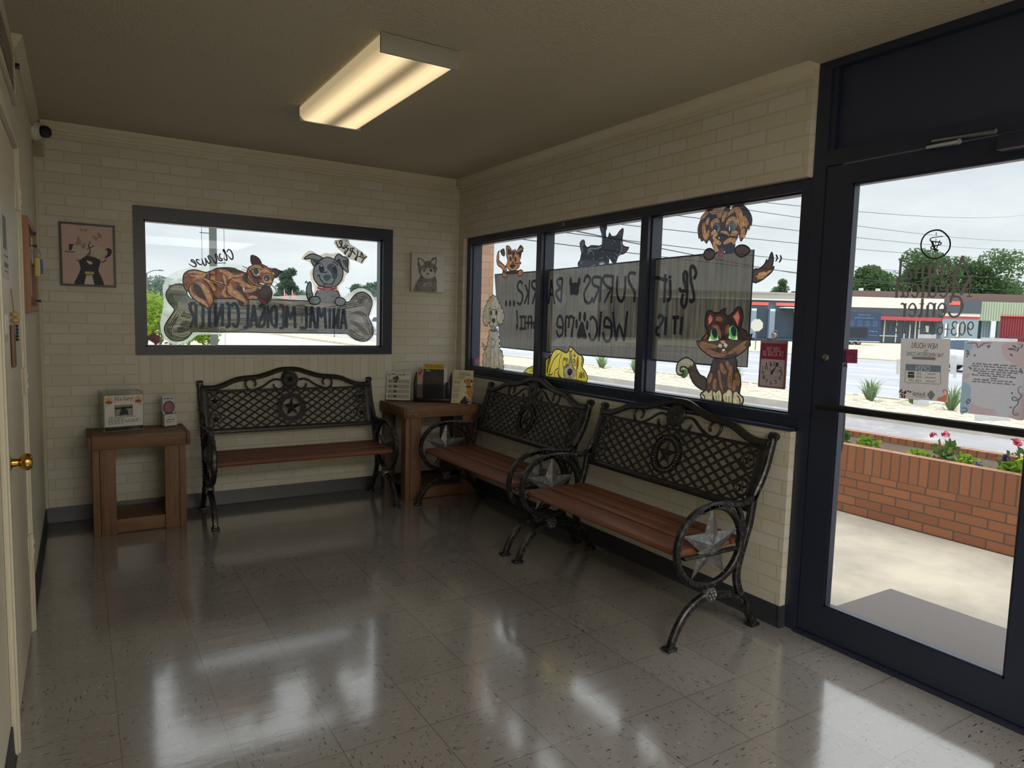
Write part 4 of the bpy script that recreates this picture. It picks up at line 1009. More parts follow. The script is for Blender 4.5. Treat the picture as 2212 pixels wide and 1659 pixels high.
A.begin(3).ring("-2120,1582 -2147,1585 -2175,1579 -2206,1557 -2227,1523 -2226,1483 -2208,1447 -2186,1421 -2178,1406 -2188,1383 -2209,1349 -2230,1315 -2243,1280 -2240,1247 -2222,1213 -2195,1192 -2164,1187 -2126,1193 -2094,1214 -2069,1245 -2047,1255 -1896,1253 -1710,1255 -1524,1254 -1460,1253 -1256,1255 -1000,1254 -942,1253 -911,1229 -866,1204 -808,1193 -762,1207 -730,1244 -724,1284 -736,1332 -754,1366 -764,1397 -750,1441 -735,1493 -742,1537 -770,1568 -810,1587 -851,1580 -886,1557 -913,1522 -931,1505 -1001,1503 -1172,1501 -1338,1501 -1499,1500 -1632,1499 -1783,1497 -1915,1492 -2072,1486 -2099,1541", .007, 2).end('outline', p_ink, bone_body)
A.begin(4).line("-2039,1449 -2042,1288 | -2039,1453 -2067,1453 -2078,1438 -2072,1398 -2055,1368 -2041,1357 | -2051,1357 -2061,1322 -2080,1283 | -1993,1443 -1995,1288 | -1995,1288 -2019,1287 | -1994,1366 -2010,1365 | -1993,1448 -2020,1449 | -1952,1436 -1954,1289 | -1912,1461 -1912,1294 | -1865,1459 -1865,1295 | -1865,1459 -1910,1298 | -1819,1460 -1820,1291 | -1820,1291 -1845,1290 | -1820,1378 -1834,1377 | -1819,1460 -1841,1461 | -1802,1437 -1787,1463 -1767,1446 -1756,1395 -1757,1340 -1766,1300 -1783,1296 -1796,1321 | -1687,1461 -1693,1294 | -1689,1292 -1723,1289 | -1649,1458 -1672,1292 | -1649,1458 -1625,1289 | -1664,1342 -1635,1341 | -1607,1438 -1593,1460 -1578,1448 -1570,1405 -1571,1336 -1583,1304 -1600,1297 -1614,1315 -1550,1453 -1549,1288 | -1489,1455 -1488,1289 | -1489,1455 -1517,1436 -1527,1386 -1519,1325 -1488,1290 | -1435,1457 -1434,1290 | -1435,1455 -1465,1458 | -1434,1291 -1466,1290 | -1435,1380 -1455,1377 | -1409,1460 -1412,1290 | -1356,1456 -1347,1289 | -1409,1460 -1381,1361 -1356,1456 | -1264,1459 -1262,1293 | -1262,1293 -1314,1293 | -1222,1460 -1235,1293 | -1220,1460 -1193,1290 | -1231,1356 -1201,1356 | -1172,1458 -1178,1288 | -1172,1458 -1147,1379 -1123,1451 | -1123,1451 -1112,1289 | -1081,1452 -1082,1289 | -1048,1453 -1052,1290 | -1007,1450 -1020,1290 | -1007,1450 -1050,1292 | -972,1451 -995,1288 | -972,1451 -947,1287 | -987,1340 -956,1338", .0225, 3, False, False).end('lettering', p_let, bone_body)

t = thing('cat_painting', 'reclining rust brown cat painted on back window, named Clarence', 'window painting', (-1.65, GY, 1.4), 0, g1)
A = Art('y', GY + .005, .0005, lim, 1.2, 'back')
bodyP = "-2118,1641 -2108,1662 -2083,1681 -2051,1689 -2018,1686 -1991,1678 -1964,1676 -1936,1687 -1900,1708 -1858,1715 -1816,1718 -1769,1713 -1779,1712 -1741,1699 -1710,1689 -1692,1675 -1664,1616 -1614,1587 -1611,1557 -1614,1502 -1641,1496 -1688,1496 -1682,1478 -1694,1450 -1712,1443 -1738,1448 -1752,1463 -1758,1487 -1789,1499 -1838,1496 -1866,1496 -1866,1494 -1916,1493 -1928,1456 -1945,1432 -1964,1414 -1978,1434 -2013,1456 -2040,1476 -2067,1498 -2085,1533 -2107,1549 -2119,1583 -2121,1618"
headP = "-1680,1730 -1657,1743 -1665,1767 -1667,1791 -1662,1816 -1633,1812 -1609,1795 -1595,1772 -1590,1757 -1565,1746 -1538,1729 -1517,1728 -1493,1731 -1469,1721 -1441,1710 -1460,1697 -1475,1674 -1490,1663 -1503,1661 -1512,1635 -1527,1604 -1545,1591 -1575,1592 -1605,1591 -1640,1601 -1669,1621 -1690,1651 -1698,1677 -1692,1705"
cb_ = A.begin(0).poly(bodyP, 3).end('body', p_rust, t)
A.begin(1).poly("-2052,1598 -2020,1582 -1993,1543 -1974,1493 -1972,1470 -1999,1483 -2032,1512 -2053,1552").poly("-1953,1645 -1931,1658 -1909,1623 -1899,1579 -1915,1582 -1932,1605").poly("-1900,1701 -1844,1712 -1769,1709 -1779,1704 -1727,1691 -1807,1683").poly("-1766,1571 -1739,1600 -1716,1586 -1705,1547 -1688,1493 -1682,1478 -1705,1522 -1737,1557").poly("-1727,1673 -1704,1680 -1681,1639 -1628,1599 -1664,1597 -1710,1619").poly("-1717,1558 -1664,1545 -1617,1569 -1620,1526 -1664,1527").poly("-1755,1481 -1732,1494 -1717,1461 -1735,1451").end('dark_fur', p_rustd, cb_)
A.begin(2).hair("-2074,1586 -2077,1551 -2061,1513 -2032,1482 -1994,1460 -1967,1434 | -2053,1511 -2026,1491 -1986,1469 -1964,1431 | -1975,1635 -1947,1680 -1914,1673 | -1975,1635 -1948,1604 -1921,1564 -1916,1546 | -1942,1628 -1926,1646 -1915,1605 | -2038,1605 -2003,1583 -1977,1537 -1955,1488 -1945,1447 | -2014,1606 -1971,1561 -1944,1503 -1933,1462 | -2089,1663 -2051,1674 -1975,1661 -1992,1648 -2078,1649 | -1892,1695 -1841,1687 -1788,1666 | -2063,1610 -2035,1626 -2014,1633 -1831,1589 -1823,1548 -1795,1513 -1746,1497 -1717,1476 -1706,1456 | -1819,1602 -1809,1554 -1772,1529 -1729,1497 -1711,1474 | -1808,1617 -1800,1564 -1757,1535 -1723,1494 -1706,1468 | -1848,1597 -1854,1531 -1840,1505 | -1796,1630 -1751,1626 -1705,1604 -1664,1585 -1620,1581 | -1864,1689 -1808,1656 -1750,1665 -1716,1676 | -1836,1643 -1785,1639 -1733,1642 | -1728,1558 -1682,1557 -1629,1578 | -1688,1502 -1658,1515 -1623,1510 | -1858,1665 -1847,1636 -1845,1589 | -1745,1596 -1722,1594 -1716,1564", .0076).end('tan_stroke', p_tan, cb_)
A.begin(3).ring(bodyP, .006, 3).line("-2055,1598 -2079,1574 -2083,1533 -2059,1493 -2013,1456 | -2014,1633 -1976,1614 -1943,1568 -1922,1522 -1919,1492 | -1975,1632 -1964,1650 -1969,1667 | -1969,1679 -1942,1669 -1975,1638 -1837,1589 -1828,1613 -1796,1642 -1739,1648 | -1837,1589 -1829,1538 -1792,1507 -1755,1487 | -1768,1565 -1743,1557 -1705,1513 -1691,1483 | -1864,1635 -1851,1594 -1859,1558", .006).end('outline', p_ink, cb_)
h_ = A.begin(3).poly(headP, 3).end('head', p_rust, t)
A.begin(4).poly("-1662,1810 -1633,1806 -1609,1789 -1598,1762 -1633,1748 -1657,1746 -1664,1770").poly("-1517,1723 -1490,1726 -1448,1709 -1472,1681 -1499,1665 -1514,1691").poly("-1666,1700 -1646,1677 -1628,1654 -1646,1650 -1663,1670").poly("-1698,1674 -1686,1687 -1681,1645 -1646,1604 -1669,1621 -1690,1648").poly("-1616,1749 -1586,1748 -1574,1724 -1598,1710 -1610,1728").poly("-1521,1666 -1512,1635 -1527,1604 -1551,1597 -1533,1622").end('dark_fur', p_rustd, h_)
A.begin(5)
for c in ((820, 610, 100, 105), (1075, 790, 105, 105)): A.poly([(-1.6 + 0, 0)] * 0 or smooth(pts("-1657,1707 -1639,1732 -1613,1731 -1598,1704 -1610,1676 -1634,1669 -1651,1680" if c[0] == 820 else "-1584,1653 -1569,1682 -1539,1686 -1521,1660 -1530,1628 -1554,1621 -1575,1629"), 3), 0)
A.hair("-1687,1675 -1681,1639 -1652,1607 -1611,1592 -1575,1595 | -1669,1731 -1645,1741 -1610,1740 -1586,1723 | -1586,1705 -1571,1721 -1538,1714 | -1580,1693 -1556,1707 -1526,1696 | -1521,1644 -1533,1613 -1557,1605 | -1681,1700 -1675,1718 -1657,1731 | -1604,1695 -1586,1711 -1571,1709 | -1616,1679 -1607,1692 | -1514,1703 -1502,1685", .0068).end('tan_stroke', p_tan, h_)
A.begin(6).poly("-1650,1701 -1636,1722 -1619,1721 -1609,1701 -1619,1682 -1637,1678").poly("-1575,1654 -1560,1674 -1539,1674 -1530,1656 -1542,1637 -1563,1636").end('eye', p_slated, h_)
A.begin(6).poly("-1628,1657 -1613,1670 -1590,1656 -1596,1645 -1613,1644").line("-1616,1644 -1619,1633 -1605,1612 -1581,1604 -1557,1609", .006).end('nose', p_rustd, h_)
A.begin(7).ring(headP, .006, 3).line("-1727,1733 -1692,1720 -1663,1694 -1637,1656 | -1733,1708 -1698,1705 | -1666,1688 -1634,1657 -1625,1639 | -1524,1610 -1500,1590 -1482,1559 | -1572,1620 -1548,1612 -1521,1623 | -1625,1636 -1608,1609 -1584,1603 -1560,1608 | -1651,1710 -1633,1725 -1613,1722 | -1575,1657 -1560,1678 -1536,1676 | -1559,1743 -1544,1750 | -1541,1732 -1520,1738", .005).end('outline', p_ink, h_)
A.begin(8).poly("-1621,1679 -1616,1685 -1612,1679 -1618,1673").poly("-1564,1651 -1560,1656 -1557,1650 -1561,1645").line("-1605,1617 -1587,1612 -1572,1614 | -1722,1576 -1716,1567 -1717,1558", .006).end('highlight', p_white, h_)
pw_ = A.begin(4).poly("-1587,1589 -1557,1602 -1530,1591 -1517,1561 -1518,1530 -1534,1489 -1567,1463 -1594,1475 -1611,1502 -1614,1541 -1605,1569").end('paw', p_rustd, t)
A.begin(5).line("-1605,1505 -1588,1478 -1567,1469 | -1588,1493 -1573,1488 | -1576,1475 -1558,1485", .006).end('pink_stroke', p_red, pw_)
A.begin(5).ring("-1587,1589 -1557,1602 -1530,1591 -1517,1561 -1518,1530 -1534,1489 -1567,1463 -1594,1475 -1611,1502 -1614,1541 -1605,1569", .005).end('outline', p_ink, pw_)
A.begin(6).line("-1829,1824 -1824,1842 -1810,1846 -1795,1822 -1789,1793 -1797,1777 -1811,1788 -1825,1805 | -1826,1804 -1844,1819 -1855,1838 -1850,1843 -1840,1819 -1831,1787 -1832,1769 -1843,1773 -1856,1785 | -1868,1808 -1879,1810 -1878,1784 -1862,1773 -1867,1764 -1881,1766 -1892,1786 -1898,1803 | -1896,1803 -1906,1808 -1907,1793 -1899,1770 -1905,1743 -1919,1757 -1926,1769 | -1920,1766 -1934,1780 -1948,1792 -1956,1787 -1948,1767 -1934,1750 | -1936,1750 -1948,1741 -1956,1743 -1971,1766 -1978,1777 | -1978,1777 -1970,1748 -1970,1728 -1981,1724 -1992,1750 -1998,1771 | -2011,1757 -2028,1762 -2031,1750 -2017,1732 -2003,1728 -1992,1735 | -2030,1724 -2046,1749 -2061,1757 -2065,1748 -2046,1737 -2034,1723 -2041,1711 -2057,1713 -2084,1729", .0085).end('name_lettering', p_ink, t)

t = thing('dog_painting', 'grey cartoon dog with red collar painted on back window, named Maggie', 'window painting', (-.95, GY, 1.4), 0, g1)
A = Art('y', GY + .0055, .0005, lim, 1.2, 'back')
A.begin(0).poly("-1302,1813 -1270,1859 -1242,1880 -1207,1877 -1168,1851 -1116,1874 -1083,1870 -1051,1875 -1018,1884 -984,1867 -934,1845 -920,1807 -926,1741 -957,1707 -970,1661 -1016,1613 -996,1562 -996,1529 -1213,1508 -1200,1585 -1206,1617 -1229,1663 -1235,1723 -1213,1756 -1245,1798", 2).end('cream_wash', p_cream, t)
A.begin(0).poly("-1044,1975 -958,1992 -934,1987 -921,1956 -849,1919 -776,1869 -821,1807 -876,1829 -923,1839 -957,1859 -991,1893 -1024,1916 -1048,1952", 1).end('name_wash', paintm('beige_name_wash', (214, 204, 186), (186, 174, 152), .12, 'h', .65, 30), t)
bd = A.begin(1).poly("-1174,1586 -1030,1596 -1010,1568 -999,1529 -1001,1531 -1035,1504 -1160,1500 -1197,1536 -1197,1540", 2).end('body', p_slate, t)
tailP = "-1245,1639 -1234,1644 -1226,1628 -1224,1584 -1213,1537 -1235,1507 -1251,1513 -1261,1551 -1261,1601"
A.begin(1).poly(tailP).end('tail', p_slate, t)
hP = "-1136,1831 -1097,1842 -1060,1833 -1031,1816 -1004,1792 -984,1764 -977,1738 -980,1696 -997,1659 -1030,1625 -1050,1618 -1103,1612 -1161,1619 -1187,1643 -1206,1674 -1211,1712 -1206,1744 -1200,1763 -1181,1796 -1161,1813"
hd = A.begin(2).poly(hP, 3).end('head', p_slate, t)
eL = "-1280,1818 -1264,1835 -1235,1854 -1207,1859 -1174,1851 -1136,1831 -1161,1813 -1181,1790 -1200,1766 -1219,1787 -1232,1821 -1258,1816"; eR = "-1044,1831 -1034,1854 -1014,1872 -994,1866 -977,1852 -957,1853 -939,1841 -934,1825 -938,1776 -936,1734 -963,1749 -984,1773 -997,1802 -1007,1833 -1027,1813"
for P in (eL, eR): A.begin(3).poly(P, 3).end('ear', p_slate, t)
A.begin(4).poly("-1223,1825 -1187,1821 -1161,1813 -1194,1789 -1213,1807").poly("-1031,1819 -1007,1833 -997,1792 -977,1764 -1017,1800").poly("-984,1822 -940,1831 -938,1776 -950,1772").end('ear_shade', p_slated, hd)
A.begin(4).poly("-1102,1609 -1096,1641 -1129,1643 -1132,1614").poly("-1096,1782 -1064,1797 -1030,1774 -1020,1723 -1030,1683 -1057,1679 -1070,1720 -1103,1756").poly("-1132,1639 -1070,1639 -1076,1626 -1125,1624").end('dark_patch', p_slated, hd)
A.begin(5).poly("-1168,1753 -1158,1779 -1142,1786 -1129,1764 -1126,1736 -1139,1719 -1158,1724").poly("-1060,1759 -1050,1779 -1034,1767 -1027,1735 -1037,1719 -1053,1734").end('eye', paintm('dark_eye_paint', (36, 42, 54), (28, 32, 42), .02), hd)
A.begin(5).poly("-1135,1687 -1122,1704 -1096,1709 -1073,1697 -1076,1678 -1103,1657 -1122,1666").end('nose', paintm('green_black_nose_paint', (54, 70, 70), (40, 54, 56), .03), hd)
A.begin(5).poly("-1177,1618 -1168,1622 -1116,1608 -1030,1625 -1023,1603 -1063,1591 -1122,1582 -1181,1596", 1).end('collar', p_red, t)
A.begin(6).poly("-1119,1624 -1096,1628 -1070,1633 -1073,1594 -1093,1561 -1116,1563 -1122,1595").end('tongue', p_tong, hd)
A.begin(6).ring(hP, .007, 3).ring(eL, .007, 3).ring(eR, .007, 3).ring(tailP, .007).line("-1174,1586 -1190,1560 -1200,1534 | -1030,1596 -1010,1568 -999,1535 | -1161,1696 -1158,1673 -1139,1652 -1132,1636 | -1037,1680 -1060,1643 -1083,1632 | -1181,1694 -1171,1698 -1158,1702 | -1148,1728 -1122,1723 -1096,1731 | -1181,1780 -1168,1791 -1149,1795 | -1064,1807 -1037,1802 -1017,1778 | -1273,1632 -1267,1645 -1258,1649 | -1261,1630 -1256,1640 -1250,1643", .007).end('outline', p_ink, hd)
for P in ("-1243,1501 -1235,1526 -1206,1535 -1172,1533 -1157,1508 -1168,1483 -1202,1475 -1231,1481", "-1040,1504 -1027,1530 -1001,1537 -970,1528 -957,1507 -970,1477 -1001,1472 -1031,1483"):
    w_ = A.begin(6).poly(P).end('paw', p_slate, t); A.begin(7).ring(P, .007).end('outline', p_ink, w_)
A.begin(7).line("-1152,1769 -1147,1776 -1144,1767 | -1057,1775 -1050,1781", .008).line("-1174,1615 -1161,1609 -1135,1604 | -1063,1611 -1036,1618", .006).end('highlight', paintm('pale_dab_paint', (196, 190, 190), (170, 150, 160), .0), hd)
A.begin(6).line("-1033,1968 -1023,1938 -1008,1923 -991,1936 -987,1967 -998,1977 -1005,1961 -993,1944 -981,1919 -968,1936 -954,1957 | -981,1919 -968,1917 -951,1941 | -932,1939 -946,1944 -951,1925 -934,1919 -951,1895 -959,1879 -967,1886 -954,1911 | -904,1917 -917,1926 -920,1904 -907,1899 -920,1868 -929,1857 -937,1862 -920,1891 | -885,1920 -897,1927 -902,1906 -883,1884 -876,1875 | -869,1905 -856,1902 -867,1862 -872,1833 -881,1845 -862,1863 -849,1867 | -830,1904 -833,1865 -852,1867 | -830,1904 -814,1866 -833,1852 | -783,1868 -807,1853 -829,1816", .0085).line("-952,1981 -950,1978", .016, 0, False, False).end('name_lettering', p_ink, t)
t = thing('diamond_sticker', 'dull red diamond alarm sticker in lower left corner of back window', 'sticker', (-2.3, GY, 1.17))
st_ = Art('y', GY - .001, .0003).begin(0).poly("-2359,1204 -2313,1249 -2268,1215 -2277,1176 -2303,1157 -2311,1173", 0).end('sticker', paintm('brown_red_sticker', (112, 70, 66), (88, 56, 54), 0, None, .4), t)
Art('y', GY - .001, .0003).begin(1).line("-2328,1205 -2311,1217 -2297,1202 -2308,1186 -2325,1189", .008).end('swirl', paintm('pink_sticker_print', (150, 108, 102), None, 0, None, .4), t)

# ------------------------------------------------------------------ window painting, storefront window
GX = .0965; g2 = 'paintings on the storefront window glass'
PANES = [(-1.152, -.165), (-2.236, -1.215), (-3.292, -2.298)]
p_brd = paintm('grey_board_paint', (104, 98, 83), (52, 50, 44), .09, 'v', .62, 42)
p_black = paintm('black_board_letter', (26, 26, 28), (36, 34, 33), .02, None, .5, 30)
def panes(k=0, c=GX + .0075): return [Art('x', c, .0005, (a, b, .997, 2.012), 1., 'front') for a, b in PANES]
t = thing('board_painting', 'grey plank board painted across the three storefront panes with mirrored welcome words', 'window painting', (GX, -1.7, 1.15), 0, g2)
bP = "-465,1755 -1065,1754 -1469,1758 -2158,1767 -2282,1770 -2602,1773 -2881,1780 -2995,1776 -2995,1195 -2766,1189 -2277,1188 -2154,1184 -1733,1179 -1206,1176 -577,1179"
brds = []
for A in panes():
    A.begin(0).poly(bP, 0); brds.append(A.end('board', p_brd, t))
ring_ = pts(bP)
for A, b_ in zip(panes(), brds):
    A.begin(2).line(ring_ + ring_[:1], .009, 0, False, False)
    if A.mb.f: A.end('outline', p_ink, b_)
letters = ["-882,1668 -846,1690 -812,1661 -829,1624 -881,1596 -883,1543 -850,1516 -811,1532 | -978,1696 -968,1513 | -917,1664 -969,1594 | -968,1605 -914,1518 | -1078,1685 -1017,1682 -1014,1646 -1082,1608 | -1063,1603 -1023,1518 | -811,1473 -827,1376 | -880,1425 -884,1331 | -929,1426 -934,1333 | -850,1422 -949,1423 | -854,1332 -953,1335 | -973,1426 -978,1334 | -1018,1426 -1023,1335 | -932,1378 -1057,1380 | -1053,1369 -1054,1336 | -973,1425 -1021,1425",
           "-1258,1689 -1234,1520 | -1258,1689 -1307,1517 | -1239,1585 -1294,1584 | -1390,1695 -1383,1529 | -1390,1695 -1331,1684 -1338,1652 -1386,1624 | -1381,1627 -1322,1603 -1334,1566 -1383,1529 | -1635,1656 -1656,1699 -1695,1686 -1693,1652 -1658,1615 -1641,1578 -1659,1532 -1705,1522 -1732,1559 | -1816,1684 -1807,1526 | -1812,1684 -1732,1687 -1731,1641 -1809,1616 | -1795,1612 -1738,1522 | -1930,1693 -1922,1521 | -1931,1684 -1847,1692 -1835,1661 -1865,1629 -1925,1609 | -1909,1601 -1850,1521 | -1972,1687 -1971,1586 -1998,1536 -2028,1535 -2044,1585 -2045,1684 | -2140,1693 -2089,1702 -2072,1670 -2100,1622 -2135,1583 -2133,1524 | -2076,1472 -2057,1287 | -2057,1287 -2005,1389 -1984,1284 | -1984,1284 -1941,1467 | -1860,1372 -1930,1369 -1928,1396 -1891,1427 -1864,1417 -1860,1372 | -1930,1374 -1938,1329 -1911,1281 -1868,1291 -1853,1336 | -1825,1467 -1812,1277 | -1711,1411 -1740,1432 -1779,1398 -1790,1334 -1763,1287 -1730,1286 -1709,1327 | -1542,1430 -1516,1290 | -1532,1422 -1492,1432 -1480,1354 | -1480,1422 -1451,1431 -1445,1392 -1451,1290 | -1345,1361 -1413,1357 -1406,1406 -1380,1435 -1351,1415 -1345,1361 | -1413,1362 -1415,1323 -1388,1292 -1357,1301 -1340,1336",
           "-2605,1645 -2621,1673 -2608,1705 -2586,1716 -2578,1687 -2589,1627 -2611,1568 -2614,1537 -2598,1524 -2584,1537 | -2500,1602 -2513,1586 -2538,1583 -2573,1589 | -2529,1685 -2550,1684 -2558,1640 -2561,1585 -2561,1521 -2547,1494 -2529,1506 -2522,1530 -2533,1569 | -2529,1685 -2532,1649 -2547,1609 -2562,1585 | -2427,1649 -2435,1555 -2424,1534 -2410,1539 | -2386,1681 -2388,1588 -2387,1518 | -2408,1645 -2378,1650 -2331,1662 -2301,1661 -2293,1645 -2303,1624 | -2533,1442 -2528,1341 | -2481,1437 -2482,1341 | -2459,1437 -2512,1437 | -2409,1440 -2408,1335 | -2349,1427 -2358,1446 -2382,1440 -2385,1419 -2358,1381 -2338,1372 -2337,1343 -2367,1331"]
for A, q, b_ in zip(panes(), letters, brds):
    A.begin(3).line(q, .021, 3, False, False)
    if A.lim[0] == -1.152:
        for e in pts("-652,1525 -710,1525 -768,1524 -821,1346"): A.poly(ell(e, .017, .026), 0)
    elif A.lim[0] == -2.236:
        A.poly("-1620,1400 -1644,1391 -1670,1335 -1688,1293 -1658,1283 -1627,1291 -1596,1281 -1579,1299 -1585,1337 -1606,1381")
        A.poly("-1491,1653 -1527,1659 -1574,1655 -1584,1622 -1571,1575 -1523,1580 -1491,1576 -1481,1619")
        for e in pts("-1570,1382 -1603,1433 -1656,1431 -1685,1378"): A.poly(ell(e, .016, .034), 0)
        for e in pts("-1486,1667 -1581,1664"): A.poly(ell(e, .016, .03), 0)
    else:
        for e in pts("-2425,1663"): A.poly(ell(e, .012, .012), 0)
    A.end('lettering', p_black, b_)
def critter(name, label, pane, k=2):
    a, b = PANES[pane]
    return thing(name, label, 'window painting', (GX, (a + b) / 2, 1.1), 0, g2), Art('x', GX + .005, .0005, (a, b, .997, 2.012), 1.45, 'front')
# tan cat top left
t, A = critter('cat_painting', 'small tan smiling cat painted above the board in the far pane', 0)
p_orange = paintm('orange_tan_paint', (192, 124, 80), (128, 78, 54), .03, None, .62, 60)
F = "-630,1968 -670,1965 -701,1945 -721,1921 -733,1935 -746,1922 -764,1938 -775,1919 -807,1935 -839,1960 -883,1930 -864,1926 -881,1910 -860,1909 -844,1868 -844,1858 -826,1849 -856,1822 -828,1819 -833,1803 -815,1792 -777,1778 -729,1773 -679,1785 -653,1805 -628,1811 -652,1838 -655,1864 -639,1890 -634,1929"
T_ = "-535,1936 -520,1929 -526,1897 -528,1866 -565,1843 -612,1819 -638,1800 -650,1771 -625,1759 -594,1776 -572,1801 -525,1819 -498,1838 -488,1873 -494,1910 -509,1933"
A.begin(0).poly("-655,1774 -734,1773 -825,1774 -822,1749 -656,1750").end('body', p_rustd, t)
A.begin(0).poly(T_, 3).end('tail', p_orange, t); A.begin(1).poly("-540,1938 -565,1950 -595,1953 -611,1936 -618,1912 -609,1892 -583,1894 -557,1911").end('tail_tuft', paintm('dark_grey_tuft', (70, 70, 70), (52, 52, 54), .04), t)
h_ = A.begin(1).poly(F, 2).end('head', p_orange, t)
A.begin(2).poly("-661,1948 -691,1938 -717,1906 -673,1898 -658,1915").poly("-775,1912 -839,1953 -873,1928 -860,1909 -839,1868 -814,1890").poly("-722,1916 -761,1913 -757,1893 -739,1859 -723,1895").poly("-697,1820 -736,1823 -771,1814 -733,1790 -703,1802").end('dark_fur', p_rustd, h_)
A.begin(3).poly("-665,1866 -678,1896 -708,1899 -729,1872 -725,1844 -691,1836").poly("-744,1861 -757,1891 -786,1891 -802,1860 -794,1833 -760,1835").hair("-663,1812 -693,1797 -724,1781 -772,1784 -805,1802 | -640,1962 -686,1949 -712,1922 | -785,1914 -836,1928 -869,1933 | -657,1838 -663,1817 | -514,1930 -505,1899 -507,1867 | -529,1837 -582,1816 -614,1793", .0068).end('tan_stroke', p_tan, h_)
A.begin(4).poly("-683,1865 -689,1885 -704,1884 -717,1863 -710,1848 -691,1849").poly("-754,1861 -762,1878 -779,1877 -790,1858 -779,1839 -759,1842").poly("-718,1835 -733,1843 -750,1833 -734,1824").end('eye', p_rustd, h_)
A.begin(5).ring(F, .005, 2).ring(T_, .005, 3).line("-755,1825 -784,1828 -827,1821 | -751,1818 -785,1813 | -692,1818 -727,1803 -771,1814", .004).end('outline', p_ink, h_)
for c in ("-584,1764 -599,1779 -625,1772 -651,1750 -647,1732 -617,1727 -591,1737", "-812,1754 -825,1769 -853,1775 -882,1761 -874,1739 -846,1728 -818,1734"):
    w_ = A.begin(3).poly(c).end('paw', p_orange, t); A.begin(4).ring(c, .006).end('outline', p_rustd, w_)
# poodle
t, A = critter('poodle_painting', 'tall shaggy grey poodle with blue collar painted in the far pane', 0)
p_pood = paintm('warm_grey_poodle', (170, 162, 142), (134, 127, 110), .06, None, .62, 25)
def wavy(P, amp, n=5):
    P = smooth(pts(P), 6); out = []
    for i, (a, b) in enumerate(P):
        q = P[(i + 1) % len(P)]; dx, dz = q[0] - a, q[1] - b; l = hypot(dx, dz) or 1; s = amp * sin(i * 2 * pi / n * 1.0)
        out.append((a - dz / l * s, b + dx / l * s))
    return out
B_ = wavy("-413,1311 -520,1314 -548,1270 -560,1213 -571,1169 -616,1136 -627,1088 -633,1039 -631,1006 -464,1003 -312,1003 -304,1067 -320,1129 -356,1167 -372,1205 -388,1260", .006)
H_ = wavy("-462,1590 -516,1567 -553,1527 -599,1478 -631,1435 -620,1395 -596,1364 -553,1361 -526,1372 -531,1350 -484,1331 -430,1334 -402,1351 -405,1379 -357,1344 -310,1354 -284,1395 -292,1441 -317,1487 -356,1541 -409,1577", .007)
A.begin(0).poly("-284,1210 -318,1184 -365,1163 -320,1133 -295,1169", 2).end('tail', p_pood, t)
b_ = A.begin(1).poly(B_, 0).end('body', p_pood, t)
A.begin(2).ring(B_, .005, 0).line("-428,1180 -425,1093 -432,1007 | -487,1174 -485,1092 -500,1007 | -518,1166 -496,1084 | -546,1145 -562,1079 -570,1004 | -357,1135 -356,1066 -363,1007 | -412,1243 -436,1207 -465,1168 -499,1210 -524,1242 | -429,1252 -462,1231 -488,1250 | -284,1210 -318,1184 -365,1163 | -289,1201 -300,1165 -325,1133 | -572,1151 -597,1157 -621,1105 | -319,1045 -340,1010 | -408,1033 -419,1006 | -525,1032 -535,1006 | -586,1036 -601,1006", .004).end('outline', p_ink, b_)
A.begin(2).poly("-417,1325 -467,1315 -524,1329 -529,1305 -468,1295 -418,1302", 2).end('collar', paintm('blue_collar_paint', (74, 98, 124), (58, 78, 102), .03), t)
h_ = A.begin(3).poly(H_, 0).end('head', p_pood, t)
A.begin(4).ring(H_, .005, 0).line("-387,1483 -393,1442 -407,1406 -399,1369 | -534,1483 -518,1443 -516,1403 -531,1367 | -386,1487 -423,1483 -459,1474 -494,1478 -533,1489 | -462,1371 -463,1350 -434,1336 | -463,1350 -501,1339 | -418,1406 -437,1379 | -506,1416 -526,1381 | -457,1518 -483,1523 | -422,1510 -449,1501 | -476,1500 -511,1505", .004).end('outline', p_ink, h_)
A.begin(4).poly(ell(pts("-420,1451")[0], .018, .022), 0).poly(ell(pts("-503,1452")[0], .018, .022), 0).poly("-434,1397 -462,1409 -491,1398 -486,1375 -464,1366 -441,1377").end('eye_and_nose', p_rustd, h_)
t = thing('pane_sticker', 'small faded pink sticker in lower corner of the far storefront pane', 'sticker', (GX, -.2, 1.0))
Art('x', .0855, .0003).begin(0).poly("-188,1065 -265,1072 -268,1014 -191,1009", 0).end('sticker', paintm('faded_pink_sticker', (158, 120, 122), (120, 84, 88), .05, 'h', .5, 90), t)
# black cat
t, A = critter('black_cat_painting', 'black cat on its back painted atop the board in the middle pane', 1)
p_bk = paintm('blue_black_paint', (40, 46, 56), (28, 32, 40), .04, None, .5, 40); p_sheen = paintm('grey_blue_sheen', (120, 132, 142), (92, 102, 112), .05)
BC = "-1572,1917 -1586,1934 -1607,1939 -1622,1936 -1632,1919 -1634,1906 -1660,1886 -1695,1897 -1751,1891 -1805,1893 -1796,1961 -1779,1990 -1782,2015 -1811,2018 -1841,2009 -1854,1991 -1842,1969 -1852,1931 -1865,1938 -1877,1964 -1901,1939 -1942,1938 -1969,1962 -2006,1978 -2012,1954 -2006,1918 -2009,1879 -2038,1863 -2070,1856 -2046,1828 -2016,1816 -1994,1815 -1967,1799 -1956,1771 -1934,1763 -1911,1773 -1887,1799 -1885,1766 -1853,1766 -1812,1772 -1772,1764 -1717,1756 -1668,1754 -1582,1756 -1559,1772 -1561,1794 -1582,1811 -1588,1839 -1594,1850 -1582,1877"
b_ = A.begin(0).poly(BC, 2).end('body', p_bk, t)
